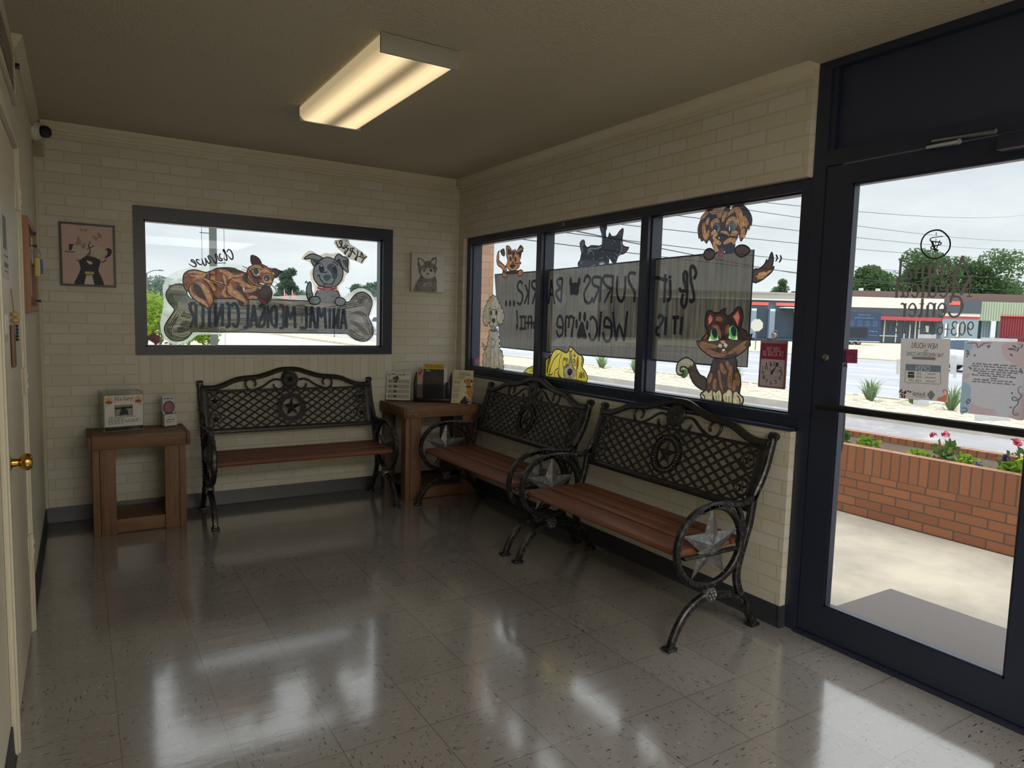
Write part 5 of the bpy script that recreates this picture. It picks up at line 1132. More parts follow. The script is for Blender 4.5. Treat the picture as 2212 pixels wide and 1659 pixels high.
A.begin(1).line("-1658,1863 -1689,1876 -1752,1869 -1806,1878 | -1663,1836 -1676,1859 -1711,1859 | -1715,1855 -1727,1828 | -1728,1815 -1725,1800 | -1782,1770 -1812,1781 -1839,1775 | -1783,1806 -1823,1809 | -1811,1855 -1821,1841 | -1901,1886 -1910,1887 | -1928,1912 -1932,1896 | -1957,1851 -1961,1840 | -1989,1903 -2001,1858 -1984,1822 -1963,1805 | -1866,1817 -1874,1798 | -1928,1807 -1945,1792 | -1591,1784 -1616,1794 | -1940,1831 -1960,1816 | -1846,1931 -1850,1923 | -1703,1759 -1744,1769 | -1586,1931 -1603,1886 -1612,1855", .006).end('sheen', p_sheen, b_)
A.begin(1).poly("-1955,1941 -1976,1955 -2003,1971 -2004,1955 -1997,1927 -1978,1933", 2).poly("-2009,1861 -2042,1851 -2057,1850 -2034,1829 -2006,1825", 2).end('ear_lining', paintm('plum_ear_paint', (92, 66, 82), (72, 50, 66), .03), b_)
A.begin(1).poly("-1588,1927 -1611,1932 -1623,1915 -1610,1886 -1605,1856 -1589,1874").poly("-1785,2000 -1812,1999 -1814,1959 -1817,1913 -1807,1905 -1801,1960").end('pad', paintm('slate_pad_paint', (84, 92, 108), (66, 74, 88), .03), b_)
# yellow dog spanning two panes
t, A = critter('yellow_dog_painting', 'yellow long eared dog painted low in the middle pane', 1)
p_yel = paintm('yellow_dog_paint', (222, 206, 66), (184, 164, 40), .06, 'v', .66, 30)
YD = "-1204,1097 -1240,1128 -1281,1150 -1304,1177 -1336,1199 -1376,1202 -1416,1193 -1456,1183 -1490,1196 -1500,1218 -1511,1226 -1538,1217 -1562,1203 -1593,1184 -1638,1173 -1661,1150 -1657,1118 -1650,1095 -1680,1071 -1703,1046 -1708,1022 -1695,1003 -1648,1003 -1581,1005 -1505,1003 -1458,1004 -1403,1003 -1339,1002 -1196,1002"
b_ = A.begin(0).poly(YD, 2).end('body', p_yel, t)
A.begin(1).poly("-1503,1177 -1517,1191 -1533,1178 -1532,1128 -1554,1088 -1577,1065 -1576,1026 -1536,1006 -1489,1005 -1446,1018 -1441,1064 -1500,1098 -1507,1131", 2).end('muzzle', paintm('grey_muzzle_paint', (158, 148, 128), (132, 124, 108), .05), b_)
A.begin(2).hair("-1297,1165 -1258,1105 -1242,1025 | -1282,1131 -1255,1086 -1238,1027 | -1638,1164 -1654,1147 -1657,1123 | -1594,1164 -1597,1119 -1592,1073 | -1637,1068 -1625,1022 | -1662,1067 -1675,1026 | -1644,1059 -1643,1019 | -1442,1080 -1488,1102 | -1548,1175 -1572,1162 | -1450,1150 -1447,1127", .0076).end('brown_stroke', paintm('brown_stroke_paint', (124, 86, 40), (92, 62, 30), .03), b_)
A.begin(3).ring(YD, .006, 2).line("-1397,1180 -1319,1126 -1263,1024 | -1296,1174 -1273,1144 -1238,1094 | -1417,1174 -1391,1142 -1386,1100 -1379,1071 -1344,1054 -1337,1030 -1337,1002 | -1502,1186 -1508,1145 -1499,1103 -1443,1071 | -1533,1178 -1528,1132 -1546,1092 -1581,1066 | -1438,1154 -1429,1107 -1441,1064 -1443,1029 -1458,1005 | -1601,1178 -1597,1119 -1588,1068 -1588,1009 | -1512,1023 -1493,1007 | -1512,1023 -1532,1009 | -1293,1084 -1271,1025 | -1395,1072 -1373,1033 -1403,1003 | -1381,1048 -1394,1016 -1423,1004 | -1650,1095 -1641,1113 -1644,1135 | -1623,1055 -1614,1012 | -1498,1199 -1517,1191 -1539,1213 | -1247,1013 -1301,1019 -1308,1037", .005).end('outline', p_ink, b_)
for c in ("-1454,1123 -1458,1144 -1474,1147 -1493,1137 -1495,1114 -1480,1102 -1459,1105", "-1538,1128 -1546,1146 -1561,1147 -1579,1127 -1579,1106 -1560,1098 -1545,1108"):
    A.begin(3).poly(c).end('eye_rim', p_rustd, b_); q = pts(c); cx_, cz_ = sum(a for a, b in q) / len(q), sum(b for a, b in q) / len(q)
    e_ = A.begin(4).poly([(cx_ + (a - cx_) * .72, cz_ + (b - cz_) * .78) for a, b in q]).end('eye', p_yel, b_)
    A.begin(5).poly(ell((cx_, cz_ + .004), .006, .016), 0).end('pupil', p_rustd, e_)
A.begin(3).poly("-1483,1058 -1493,1073 -1516,1079 -1539,1071 -1544,1056 -1530,1039 -1511,1028 -1491,1038").end('nose', p_ink, b_)
A0 = Art('x', GX + .005, .0005, (PANES[0][0], PANES[0][1], .997, 2.012), 1.45, 'front')
A0.begin(0).poly("-932,1005 -968,1031 -1013,1049 -1053,1059 -1115,1064 -1118,1000 -1011,1001", 2); tl_ = A0.end('tail', p_yel, t)
A0.begin(1).line("-932,1005 -968,1031 -1013,1049 -1053,1059 -1097,1063 | -918,1005 -956,1006 -1006,1001 | -1013,1039 -1076,1049 | -1015,1019 -1077,1032", .005).end('outline', p_ink, tl_)
# brown dog
t, A = critter('brown_dog_painting', 'shaggy brown dog with tongue out painted over top of near pane', 2)
p_br = paintm('dark_brown_paint', (86, 56, 48), (50, 38, 42), .04, None, .58, 26); p_navy = paintm('navy_shade_paint', (46, 52, 70), (36, 40, 56), .04)
BD = "-2615,1905 -2620,1936 -2642,1979 -2665,2000 -2689,2008 -2748,1998 -2801,2002 -2829,2011 -2831,1991 -2852,2004 -2884,2011 -2916,2003 -2945,1980 -2969,1946 -2976,1918 -2970,1889 -2966,1902 -2959,1870 -2952,1883 -2942,1855 -2925,1834 -2913,1821 -2903,1833 -2895,1859 -2887,1835 -2869,1813 -2877,1787 -2869,1773 -2843,1767 -2804,1767 -2763,1772 -2734,1800 -2718,1827 -2700,1847 -2684,1827 -2665,1847 -2647,1843 -2635,1863 -2627,1858"
b_ = A.begin(0).poly(BD, 2).end('head', p_br, t)
A.begin(1).poly("-2884,2010 -2916,2002 -2945,1980 -2969,1946 -2974,1916 -2966,1897 -2945,1936 -2914,1976").poly("-2800,1913 -2841,1889 -2868,1876 -2836,1869 -2783,1879").poly("-2707,1998 -2789,1975 -2778,1941 -2737,1958 -2704,1938 -2670,1926 -2651,1944").poly("-2760,1814 -2864,1836 -2875,1780 -2843,1767 -2789,1783").poly("-2829,1966 -2867,1977 -2889,1939 -2850,1951").end('dark_fur', p_navy, b_)
A.begin(2).hair("-2693,1991 -2748,1990 -2801,1991 | -2808,1986 -2793,1962 -2786,1925 | -2807,1958 -2829,1974 -2866,1991 -2893,1976 -2908,1937 -2917,1897 -2912,1832 | -2866,1989 -2887,1959 -2903,1918 -2906,1878 | -2917,1946 -2934,1915 -2948,1894 | -2924,1886 -2918,1842 | -2717,1900 -2718,1932 -2744,1944 -2772,1936 | -2811,1902 -2822,1929 -2844,1942 -2874,1931 -2882,1900 | -2708,1875 -2728,1884 -2749,1874 -2723,1858 | -2730,1855 -2759,1832 -2783,1821 | -2800,1822 -2832,1834 -2864,1841 | -2839,1869 -2875,1868 -2888,1862 | -2776,1881 -2810,1874 -2834,1857 | -2667,1863 -2684,1869 -2696,1902 | -2655,1943 -2666,1884 -2686,1843 | -2632,1961 -2666,1984 -2686,2000 | -2732,1837 -2747,1804 -2766,1785 | -2859,1817 -2877,1840 | -2932,1856 -2924,1841 | -2677,1930 -2688,1966 | -2749,1975 -2777,1964", .0089).end('tan_stroke', p_tan, b_)
p_eye = paintm('grey_green_eye_paint', (98, 112, 112), (56, 66, 78), .03)
for c, pu in (("-2722,1903 -2725,1926 -2745,1938 -2766,1922 -2771,1898 -2759,1884 -2735,1888", "-2725,1902 -2729,1917 -2743,1921 -2754,1902 -2745,1887 -2731,1891"), ("-2823,1896 -2829,1920 -2848,1935 -2871,1916 -2875,1891 -2861,1879 -2835,1884", "-2825,1893 -2830,1905 -2840,1909 -2851,1893 -2845,1883 -2832,1885")):
    e_ = A.begin(3).poly(c).end('eye', p_eye, b_); A.begin(4).poly(pu).end('pupil', p_navy, e_)
A.begin(4).poly("-2757,1863 -2773,1875 -2796,1874 -2823,1863 -2828,1847 -2806,1833 -2782,1835 -2765,1847").end('nose', p_navy, b_)
A.begin(4).poly("-2775,1797 -2802,1797 -2806,1764 -2792,1743 -2772,1748 -2767,1769").end('tongue', paintm('plum_tongue_paint', (122, 84, 86), (86, 58, 66), .03), b_)
A.begin(5).line("-2731,1897 -2742,1889 | -2835,1905 -2835,1884 | -2766,1857 -2771,1849 | -2806,1780 -2813,1777", .007).end('highlight', p_white, b_)
for c in ("-2668,1773 -2682,1796 -2710,1802 -2738,1787 -2744,1760 -2717,1744 -2686,1748", "-2878,1772 -2883,1795 -2911,1805 -2946,1798 -2971,1776 -2952,1755 -2915,1746"):
    w_ = A.begin(2).poly(c).end('paw', p_br, t); A.begin(3).line(c.replace(' ', ' '), .006, 3, True).end('outline', p_ink, w_)
TL = "-2999,1678 -3027,1679 -3053,1693 -3069,1711 -3074,1726 -3081,1712 -3091,1737 -3101,1759 -3112,1728 -3112,1709 -3109,1686 -3120,1689 -3108,1664 -3080,1643 -3041,1621 -3000,1617"
w_ = A.begin(1).poly(TL, 2).end('tail', p_br, t)
A.begin(2).hair("-3009,1641 -3045,1642 -3085,1657 -3104,1676 | -3029,1652 -3073,1660", .0085).end('tan_stroke', p_tan, w_)
A.begin(2).ring(TL, .005, 2).line("-3125,1745 -3135,1729 -3126,1711 | -3150,1741 -3157,1723 -3145,1705", .006).end('outline', p_ink, w_)
# dark tabby
t, A = critter('tabby_cat_painting', 'sitting dark brown cat with green eyes painted in near pane', 2)
p_tb = paintm('brown_black_cat_paint', (74, 56, 46), (42, 34, 34), .03, None, .56, 22); p_ft = paintm('cream_feet_paint', (206, 194, 152), (168, 158, 124), .05, None, .66, 40)
p_brs = paintm('chestnut_stroke_paint', (142, 96, 66), (104, 70, 52), .04)
TT = "-2733,1054 -2689,1057 -2641,1083 -2613,1123 -2590,1160 -2547,1164 -2538,1144 -2552,1136 -2564,1146 -2563,1127 -2545,1117 -2518,1123 -2508,1154 -2524,1190 -2570,1216 -2612,1211 -2644,1190 -2662,1157 -2689,1129 -2729,1114"
TB = "-2784,1226 -2917,1241 -2930,1188 -2955,1144 -2962,1098 -2957,1055 -2980,1040 -2982,1012 -2956,1000 -2920,1001 -2875,1001 -2805,1002 -2737,998 -2702,1009 -2700,1032 -2733,1054 -2735,1107 -2756,1153"
TH = "-2705,1393 -2702,1441 -2724,1478 -2763,1464 -2800,1467 -2809,1478 -2841,1487 -2833,1464 -2857,1446 -2887,1468 -2917,1496 -2944,1482 -2952,1433 -2942,1391 -2969,1378 -2982,1368 -2988,1350 -3015,1363 -3003,1326 -3008,1306 -2980,1283 -2934,1249 -2881,1232 -2827,1225 -2760,1232 -2710,1255 -2674,1275 -2649,1312 -2676,1313 -2694,1333 -2722,1360 -2716,1378"
w_ = A.begin(0).poly(TT, 3).end('tail', p_tb, t)
A.begin(1).poly("-2610,1173 -2590,1160 -2547,1164 -2538,1144 -2552,1136 -2564,1146 -2563,1127 -2545,1117 -2518,1123 -2508,1154 -2524,1190 -2570,1216 -2612,1211 -2634,1190 -2620,1170 -2614,1188", 2).end('pale_tip', paintm('grey_cream_tip', (164, 156, 134), (134, 126, 106), .06), w_)
A.begin(2).ring(TT, .006, 3).end('outline', p_ink, w_)
b_ = A.begin(1).poly(TB, 2).end('body', p_tb, t)
for c in ("-2702,1009 -2705,1036 -2734,1050 -2754,1037 -2777,1058 -2781,1003 -2737,998", "-2782,1052 -2802,1042 -2820,1059 -2839,1050 -2842,1004 -2800,1003", "-2851,1040 -2871,1053 -2884,1069 -2907,1061 -2911,1003 -2866,1002", "-2919,1051 -2938,1064 -2953,1051 -2980,1040 -2982,1012 -2956,1000 -2920,1001"): A.begin(2).poly(c, 2).end('foot', p_ft, b_)
A.begin(2).hair("-2814,1165 -2820,1114 -2844,1047 | -2824,1203 -2840,1167 -2864,1155 | -2898,1193 -2889,1120 -2893,1074 | -2766,1147 -2750,1090 | -2932,1160 -2945,1097 | -2792,1119 -2791,1060 | -2921,1123 -2920,1066 | -2860,1216 -2886,1174", .0093).end('chestnut_stroke', p_brs, b_)
A.begin(3).ring(TB, .006, 2).line("-2799,1223 -2799,1149 | -2803,1164 -2817,1096 -2844,1043 -2847,1007 | -2917,1237 -2914,1158 | -2730,1106 -2743,1059 | -2777,1055 -2783,1003 | -2912,1058 -2913,1004 | -2705,1029 -2726,1019 -2727,1001 | -2940,1046 -2958,1034 -2965,1006 | -2803,1031 -2809,1003 | -2824,1034 -2826,1004 | -2872,1035 -2875,1003 | -2891,1037 -2893,1003", .005).end('outline', p_ink, b_)
h_ = A.begin(3).poly(TH, 2).end('head', p_tb, t)
A.begin(4).hair("-2662,1294 -2718,1270 -2787,1248 -2858,1245 | -2674,1275 -2739,1249 -2816,1239 | -2677,1306 -2736,1293 -2794,1289 | -2985,1326 -2923,1281 -2862,1252 | -2979,1297 -2925,1259 | -2749,1394 -2787,1391 -2808,1355 -2814,1333 | -2855,1349 -2857,1382 -2870,1400 | -2774,1434 -2822,1431 | -2824,1261 -2861,1259 | -2695,1329 -2718,1352", .0085).end('chestnut_stroke', p_brs, h_)
for c in ("-2729,1399 -2723,1434 -2735,1455 -2756,1438 -2747,1416", "-2888,1446 -2918,1476 -2931,1447 -2923,1399 -2906,1426"): A.begin(4).poly(c, 1).end('ear_lining', paintm('salmon_ear_paint', (206, 112, 100), (160, 80, 76), .03), h_)
for c, pu, wb in (("-2745,1346 -2750,1375 -2773,1387 -2793,1369 -2798,1340 -2782,1323 -2758,1324", "-2751,1361 -2759,1383 -2780,1383 -2793,1362 -2788,1336 -2769,1335", "-2732,1315 -2743,1342 -2753,1326 -2782,1321 -2798,1336 -2801,1324 -2778,1319"), ("-2868,1360 -2870,1389 -2892,1400 -2916,1383 -2920,1351 -2906,1332 -2881,1336", "-2879,1379 -2888,1397 -2904,1394 -2915,1376 -2912,1348 -2891,1350", "-2867,1335 -2870,1350 -2883,1334 -2906,1331 -2922,1350 -2925,1329 -2897,1329")):
    A.begin(4).poly(wb, 1).end('eye_white', p_white, h_); e_ = A.begin(5).poly(c).end('eye', paintm('bright_green_eye_paint', (126, 204, 92), (84, 168, 66), .03), h_); A.begin(6).poly(pu).end('pupil', p_navy, e_)
A.begin(5).poly("-2815,1317 -2829,1322 -2846,1320 -2840,1307 -2828,1305").end('nose', paintm('pink_nose_paint', (214, 140, 132), (170, 90, 88), 0), h_)
A.begin(5).line("-2801,1289 -2814,1304 | -2808,1286 -2821,1301 | -2818,1284 -2826,1297 | -2840,1305 -2859,1292 | -2844,1309 -2863,1297 | -2838,1298 -2855,1286 | -2830,1274 -2840,1271 -2846,1277", .005).end('whisker_mark', p_white, h_)
A.begin(5).ring(TH, .005, 2).end('outline', p_ink, h_)

settle('back', GY + .001)
settle('front', GX + .001)

# ------------------------------------------------------------------ lettering and papers on the entry door
DX = .0735
p_vin = mat('grey_vinyl_lettering', (120, 114, 118), .6)
A = Art('x', DX + .0015, .0005, None, 1., 'name')
def serif(A, ch, x0, w, z0, h, th):
    """classic serif letters drawn as thick and thin strokes; mirrored, so they read from outside"""
    t, T = th * .42, th
    X = lambda a: x0 + w * a
    def st(P, wd, sm=3): A.line([(X(a), z0 + h * b) for a, b in P], wd, sm, False, False)
    def sf(a, b, e=.24): st([(a - e, b), (a + e, b)], t, 0)
    xh = .66
    if ch == 'A': st([(.5, 1), (.08, 0)], t, 0); st([(.48, 1), (.88, 0)], T, 0); st([(.25, .36), (.72, .36)], t, 0); sf(.08, .01, .13); sf(.88, .01, .15)
    elif ch == 'M': st([(.12, 0), (.12, 1)], t, 0); st([(.12, 1), (.5, .08)], T, 0); st([(.5, .08), (.86, 1)], t, 0); st([(.86, 1), (.86, 0)], T, 0); sf(.12, .01, .12); sf(.86, .01, .15); sf(.07, .98, .08); sf(.92, .98, .08)
    elif ch == 'C': st([(.88, .68), (.85, .9), (.6, .99), (.3, .9), (.12, .6), (.12, .4), (.3, .1), (.6, .01), (.85, .1), (.92, .26)], T * .75); st([(.15, .66), (.13, .5), (.15, .34)], T * 1.1); st([(.89, .66), (.89, .96)], t, 0)
    elif ch in 'nmr':
        n_ = {'n': 2, 'm': 3, 'r': 1}[ch]; xs = [.2 + .6 * k / max(n_ - 1, 1) for k in range(n_)] if ch != 'm' else [.12, .5, .88]
        if ch == 'r': xs = [.32]
        for k, a in enumerate(xs):
            st([(a, 0), (a, xh - (.0 if k == 0 else .1))], T, 0); sf(a, .01, .17 if ch != 'm' else .12)
            if k < len(xs) - 1: b = xs[k + 1]; st([(a, xh - .14), (a + (b - a) * .4, xh), (a + (b - a) * .8, xh), (b, xh - .12)], T * .6)
        sf(xs[0] - .1, xh - .01, .1)
        if ch == 'r': st([(.32, .46), (.5, .62), (.75, .66), (.86, .6)], T * .7)
    elif ch == 'i': st([(.5, 0), (.5, xh)], T, 0); sf(.5, .01, .36); sf(.32, xh - .01, .18); A.poly(ell((X(.5), z0 + h * .88), T * .6, T * .6), 0)
    elif ch == 'l': st([(.5, 0), (.5, 1)], T, 0); sf(.5, .01, .36); sf(.34, .99, .18)
    elif ch == 'a': st([(.18, .52), (.3, .65), (.55, .65), (.68, .52), (.68, .1), (.78, .02), (.92, .06)], T * .8); st([(.68, .38), (.4, .36), (.15, .22), (.2, .04), (.45, .02), (.68, .16)], T * .7)
    elif ch == 'e': st([(.14, .36), (.86, .36), (.8, .56), (.5, .66), (.2, .52), (.13, .32), (.25, .08), (.55, .0), (.88, .14)], T * .65); st([(.17, .46), (.15, .32), (.19, .18)], T, 3)
    elif ch == 'c': st([(.84, .5), (.72, .63), (.5, .66), (.22, .52), (.14, .32), (.25, .08), (.55, .0), (.86, .14)], T * .65); st([(.18, .46), (.15, .32), (.2, .18)], T)
    elif ch == 'd': st([(.76, 0), (.76, 1)], T, 0); sf(.64, .99, .13); sf(.88, .01, .1); st([(.76, .54), (.5, .66), (.2, .54), (.12, .32), (.22, .08), (.48, .0), (.76, .12)], T * .65); st([(.17, .46), (.14, .32), (.18, .18)], T)
    elif ch == 't': st([(.42, .9), (.42, .14), (.55, .02), (.8, .08)], T, 2); st([(.1, xh - .02), (.82, xh - .02)], t, 0)
    elif ch == '-': st([(.05, .42), (.95, .42)], t * 1.3, 0)
    elif ch == '0': st([(.5, 1), (.16, .75), (.14, .3), (.5, 0), (.86, .3), (.84, .75), (.5, 1)], T * .75); st([(.15, .68), (.14, .5), (.15, .32)], T); st([(.85, .68), (.86, .5), (.85, .32)], T)
    elif ch == '9': st([(.82, .62), (.6, .44), (.3, .48), (.15, .7), (.3, .95), (.6, .98), (.84, .8), (.84, .4), (.6, .08), (.2, .0)], T * .75)
    elif ch == '6': st([(.18, .38), (.4, .56), (.7, .52), (.85, .3), (.7, .05), (.4, .02), (.16, .2), (.16, .6), (.4, .92), (.8, 1)], T * .75)
    elif ch == '3': st([(.15, .85), (.35, .99), (.7, .95), (.8, .75), (.6, .55), (.4, .52)], T * .75); st([(.4, .52), (.75, .45), (.87, .25), (.65, .02), (.3, .02), (.12, .16)], T * .75)
    elif ch == '5': st([(.85, .96), (.28, .96), (.22, .55), (.5, .62), (.82, .45), (.82, .2), (.55, .0), (.2, .04), (.12, .14)], T * .7, 2)
    elif ch == '7': st([(.12, .96), (.88, .96)], T, 0); st([(.86, .94), (.5, .5), (.4, 0)], T * .8, 2); st([(.12, .96), (.1, .8)], t, 0)
    elif ch == '1': st([(.5, 0), (.5, 1)], T, 0); sf(.5, .01, .32); st([(.5, .96), (.25, .84)], t, 0)
    elif ch == '2': st([(.16, .75), (.25, .95), (.55, .99), (.82, .78), (.7, .5), (.14, .04)], T * .7); st([(.14, .04), (.86, .04)], T * .9, 0); st([(.86, .04), (.9, .2)], t, 0)
WDT = {'A': 1.05, 'M': 1.3, 'C': .98, 'n': .72, 'm': 1.08, 'r': .52, 'i': .36, 'l': .36, 'a': .64, 'e': .62, 'c': .6, 'd': .7, 't': .46, '-': .5}
def word(A, s_, ya, yb, z0, h, th):
    """ya = inside-right end (smaller y), yb = inside-left end; the first letter starts at ya"""
    tot = sum(WDT.get(c, .62) for c in s_); k = (yb - ya) / tot; x = ya
    for c in s_:
        w_ = WDT.get(c, .62) * k; serif(A, c, x + w_ * .04, w_ * .92, z0, h, th); x += w_
t = thing('door_lettering', 'grey vinyl clinic name and phone number lettered on the door glass', 'lettering', (DX, -3.85, 1.3))
for s_, box, hh in (('Animal', "-4013,1603 -3736,1607", 1.16), ('Medical', "-4026,1530 -3729,1533", 1.), ('Center', "-4001,1455 -3757,1455", 1.), ('903-657-7120', "-4041,1389 -3713,1387", 1.)):
    (y0, z0), (y1, z1) = pts(box); z = (z0 + z1) / 2
    h = {'Animal': .079, 'Medical': .079, 'Center': .079}.get(s_, .05)
    A.begin(0); word(A, s_, y0, y1, z, h, .0105 if len(s_) < 9 else .0065); A.end('word', p_vin, t)
A.begin(0).ring("-3874,1788 -3896,1782 -3918,1762 -3929,1740 -3929,1713 -3911,1689 -3885,1680 -3858,1684 -3835,1702 -3822,1731 -3827,1762 -3847,1782", .006)
A.line("-3876,1780 -3877,1766 | -3877,1755 -3877,1733", .005, 0).line("-3903,1761 -3887,1761 -3864,1760 -3855,1754 -3860,1747 -3878,1743 -3894,1740 -3897,1733 -3881,1728 -3864,1727 -3861,1721 -3868,1715 -3883,1713 -3889,1709 -3879,1706 -3869,1704", .0045)
A.line("-3862,1747 -3878,1709", .0085, 0, False, False).line("-3892,1748 -3879,1709", .0035, 0, False, False)
A.end('emblem', mat('dark_vinyl_emblem', (40, 38, 42), .5), t)
settle('name', .0658)
# hours notice
def papm(name, c, c2): return paintm(name, c, c2, .0, None, .42, 300)
p_pap = papm('backlit_paper', (186, 180, 178), (176, 170, 168)); p_pap2 = papm('backlit_lilac_paper', (186, 184, 190), (178, 176, 184)); p_tape = paintm('white_tape', (236, 238, 242), (224, 226, 232), .1, None, .6, 60)
p_gr = mat('grey_print_dark', (66, 66, 72), .7); p_gm = papm('grey_print_mid', (112, 110, 110), (104, 102, 102)); p_tl = papm('slate_print', (100, 112, 120), (92, 104, 112)); p_ol = mat('olive_print', (72, 76, 52), .7); p_or = papm('orange_print', (196, 122, 100), (176, 100, 82)); p_pk = papm('pale_rose_print', (186, 166, 170), (180, 160, 164)); p_lb = papm('pale_blue_print', (150, 170, 186), (142, 162, 178)); p_dm = mat('maroon_print', (96, 46, 60), .7)
def sheet(A, P, name, m, par): A.begin(0).poly(P, 0); return A.end(name, m, par)
t = thing('hours_notice', 'paper notice of new clinic hours taped on the door glass, left of two', 'notice', (DX, -3.8, 1.1))
A = Art('x', DX - .0085, .0003, None, 1., 'door')
sheet(A, "-3773,1368 -3961,1373 -3969,1132 -3784,1126", 'paper', p_pap, t)
def tx(s_, q, h, dep=.0645):
    (ya, za), (yb, zb_) = pts(q); z = (za + zb_) / 2; h = h * .00036
    return text(MB(), s_, lambda a, b: (dep, a, b), min(ya, yb), max(ya, yb), z - h / 2, z + h / 2, False)
mm_ = MB()
for s_, q, h_ in (('NEW HOURS', "-3916,1343 -3817,1341", 62), ('For', "-3880,1323 -3865,1323", 36), ('THE HENDERSON CLINIC', "-3941,1310 -3798,1306", 44)): b_ = tx(s_, q, h_); mm_.add(b_.v, b_.f)
obj('heading', mm_, p_gr, t)
A.begin(1).poly("-3826,1297 -3909,1299 -3914,1294 -3910,1288 -3827,1287 -3822,1292", 0).end('date_bar', p_gm, t)
op = A.begin(1).poly("-3802,1266 -3932,1269 -3935,1264 -3935,1243 -3801,1240 -3800,1261", 0).end('open_bar', p_tl, t)
obj('open_word', tx('OPEN', "-3896,1255 -3841,1253", 56), mat('white_notice_print', (214, 212, 210), .7), op)
A.begin(1).line("-3801,1240 -3802,1195 -3807,1192 -3935,1197 -3938,1201 -3935,1244", .002, 0, False, False).end('table_border', p_gm, t)
mm_ = MB()
for s_, q in (('Monday', "-3917,1233 -3887,1233"), ('8 AM -', "-3863,1232 -3844,1231"), ('Wednesday', "-3920,1220 -3878,1218"), ('8 AM -', "-3864,1219 -3841,1218"), ('Thursday', "-3919,1205 -3883,1204"), ('9 AM - 2 PM', "-3865,1204 -3818,1202")): b_ = tx(s_, q, 26); mm_.add(b_.v, b_.f)
obj('hours_print', mm_, p_gr, t)
A.begin(1).poly("-3811,1236 -3836,1237 -3837,1227 -3812,1226", 0).poly("-3811,1224 -3837,1225 -3838,1213 -3812,1212", 0).end('green_block', p_ol, t)
obj('clinic_name', tx('Animal', "-3887,1154 -3837,1151", 52), p_gr, t)
A.begin(1); scribble(A.pen(), lambda a, b: (a, b), *(lambda P: (min(P[0][0], P[1][0]), max(P[0][0], P[1][0]), P[0][1]))(pts("-3886,1138 -3844,1137")), .004, 3)
for e in pts("-3906,1160 -3900,1152 -3913,1153 -3907,1143"): A.poly(ell(e, .008, .009, 12), 0)
A.end('clover_logo', p_gm, t)
A.begin(1).poly("-3931,1133 -3935,1145 -3947,1150 -3957,1159 -3966,1155 -3966,1139 -3957,1131").line("-3964,1157 -3965,1171 -3956,1177 -3951,1173 -3953,1164", .005).end('orange_cat', p_or, t)
A.begin(1).poly("-3799,1147 -3804,1157 -3810,1160 -3811,1150 -3803,1144")
for e in pts("-3785,1153 -3790,1159 -3795,1151 -3791,1142 -3796,1139 -3796,1132 -3805,1138 -3805,1131 -3818,1158 -3827,1156"): A.poly(ell(e, .004, .004, 8), 0)
A.end('dark_speck', p_dm, t)
for q in ("-3838,1386 -3907,1388 -3908,1372 -3839,1370", "-3840,1127 -3901,1128 -3901,1105 -3840,1103", "-3966,1311 -3989,1308 -3992,1225 -3981,1226 -3980,1238 -3968,1239", "-3760,1282 -3776,1283 -3777,1221 -3763,1223"):
    Art('x', DX - .0073, .0003).begin(0).poly(q, 0).end('tape', p_tape, t)
t = thing('flyer', 'pale printed farewell flyer with pastel blobs taped on the door glass, right of two', 'flyer', (DX, -4.05, 1.1))
A = Art('x', DX - .0085, .0003, None, 1., 'door')
A.lim = (-4.246, -3.53, .2, 2.0)
sheet(A, "-4011,1368 -4238,1371 -4248,1100 -4016,1097", 'paper', p_pap2, t)
A.begin(1).poly("-4016,1360 -4055,1364 -4044,1348 -4033,1332 -4016,1329").poly("-4016,1205 -4033,1209 -4046,1195 -4049,1164 -4043,1137 -4048,1120 -4038,1101 -4017,1098").end('blue_blob', p_lb, t)
A.begin(1).poly("-4037,1359 -4067,1365 -4110,1362 -4072,1348 -4046,1344").poly("-4217,1195 -4204,1172 -4211,1148 -4194,1133 -4183,1111 -4180,1100 -4230,1102").poly("-4020,1241 -4042,1247 -4030,1224 -4015,1221").poly("-4053,1138 -4080,1126 -4129,1123 -4137,1103 -4072,1098 -4048,1102").poly("-4137,1357 -4166,1367 -4203,1364 -4217,1278 -4172,1296 -4142,1319").end('rose_blob', p_pk, t)
A.begin(2).line("-4021,1358 -4051,1360 -4058,1345 -4068,1352 -4079,1361 -4102,1363 | -4211,1215 -4200,1208 -4202,1193 -4212,1182 -4203,1166 -4186,1164 -4186,1175 -4200,1170 -4204,1153 -4192,1135 -4192,1116 -4202,1111 -4208,1118 -4197,1119 | -4020,1114 -4036,1116 -4039,1105 -4021,1101", .004)
for q in ("-4154,1344 -4167,1349 -4179,1344 -4166,1340", "-4168,1358 -4178,1357 -4184,1349 -4175,1350", "-4174,1337 -4179,1344 -4183,1347 -4179,1338", "-4183,1334 -4187,1351 -4191,1352 -4190,1341", "-4193,1347 -4199,1362 -4203,1362 -4200,1352", "-4181,1363 -4192,1363 -4202,1366 -4194,1361"): A.poly(q, 2)
for e in pts("-4023,1330 -4028,1326 -4023,1320 -4029,1318 -4024,1310 -4050,1315 -4036,1269 -4041,1265 -4036,1141 -4040,1148 -4046,1150 -4039,1135 -4048,1144 -4044,1137 -4201,1275 -4205,1269 -4200,1266 -4207,1263 -4182,1188 -4182,1137 -4091,1351 -4096,1352 -4093,1347 -4167,1325 -4170,1322"): A.poly(ell(e, .0038, .0038, 8), 0)
A.end('doodle', p_tl, t)
A.begin(1)
P_ = pts("-4188,1286 -4044,1283 -4191,1278 -4042,1274 -4194,1268 -4041,1265 -4193,1260 -4043,1257 -4172,1252 -4064,1249 -4189,1245 -4046,1241 -4130,1235 -4109,1235 -4181,1228 -4054,1226 -4189,1220 -4049,1217")
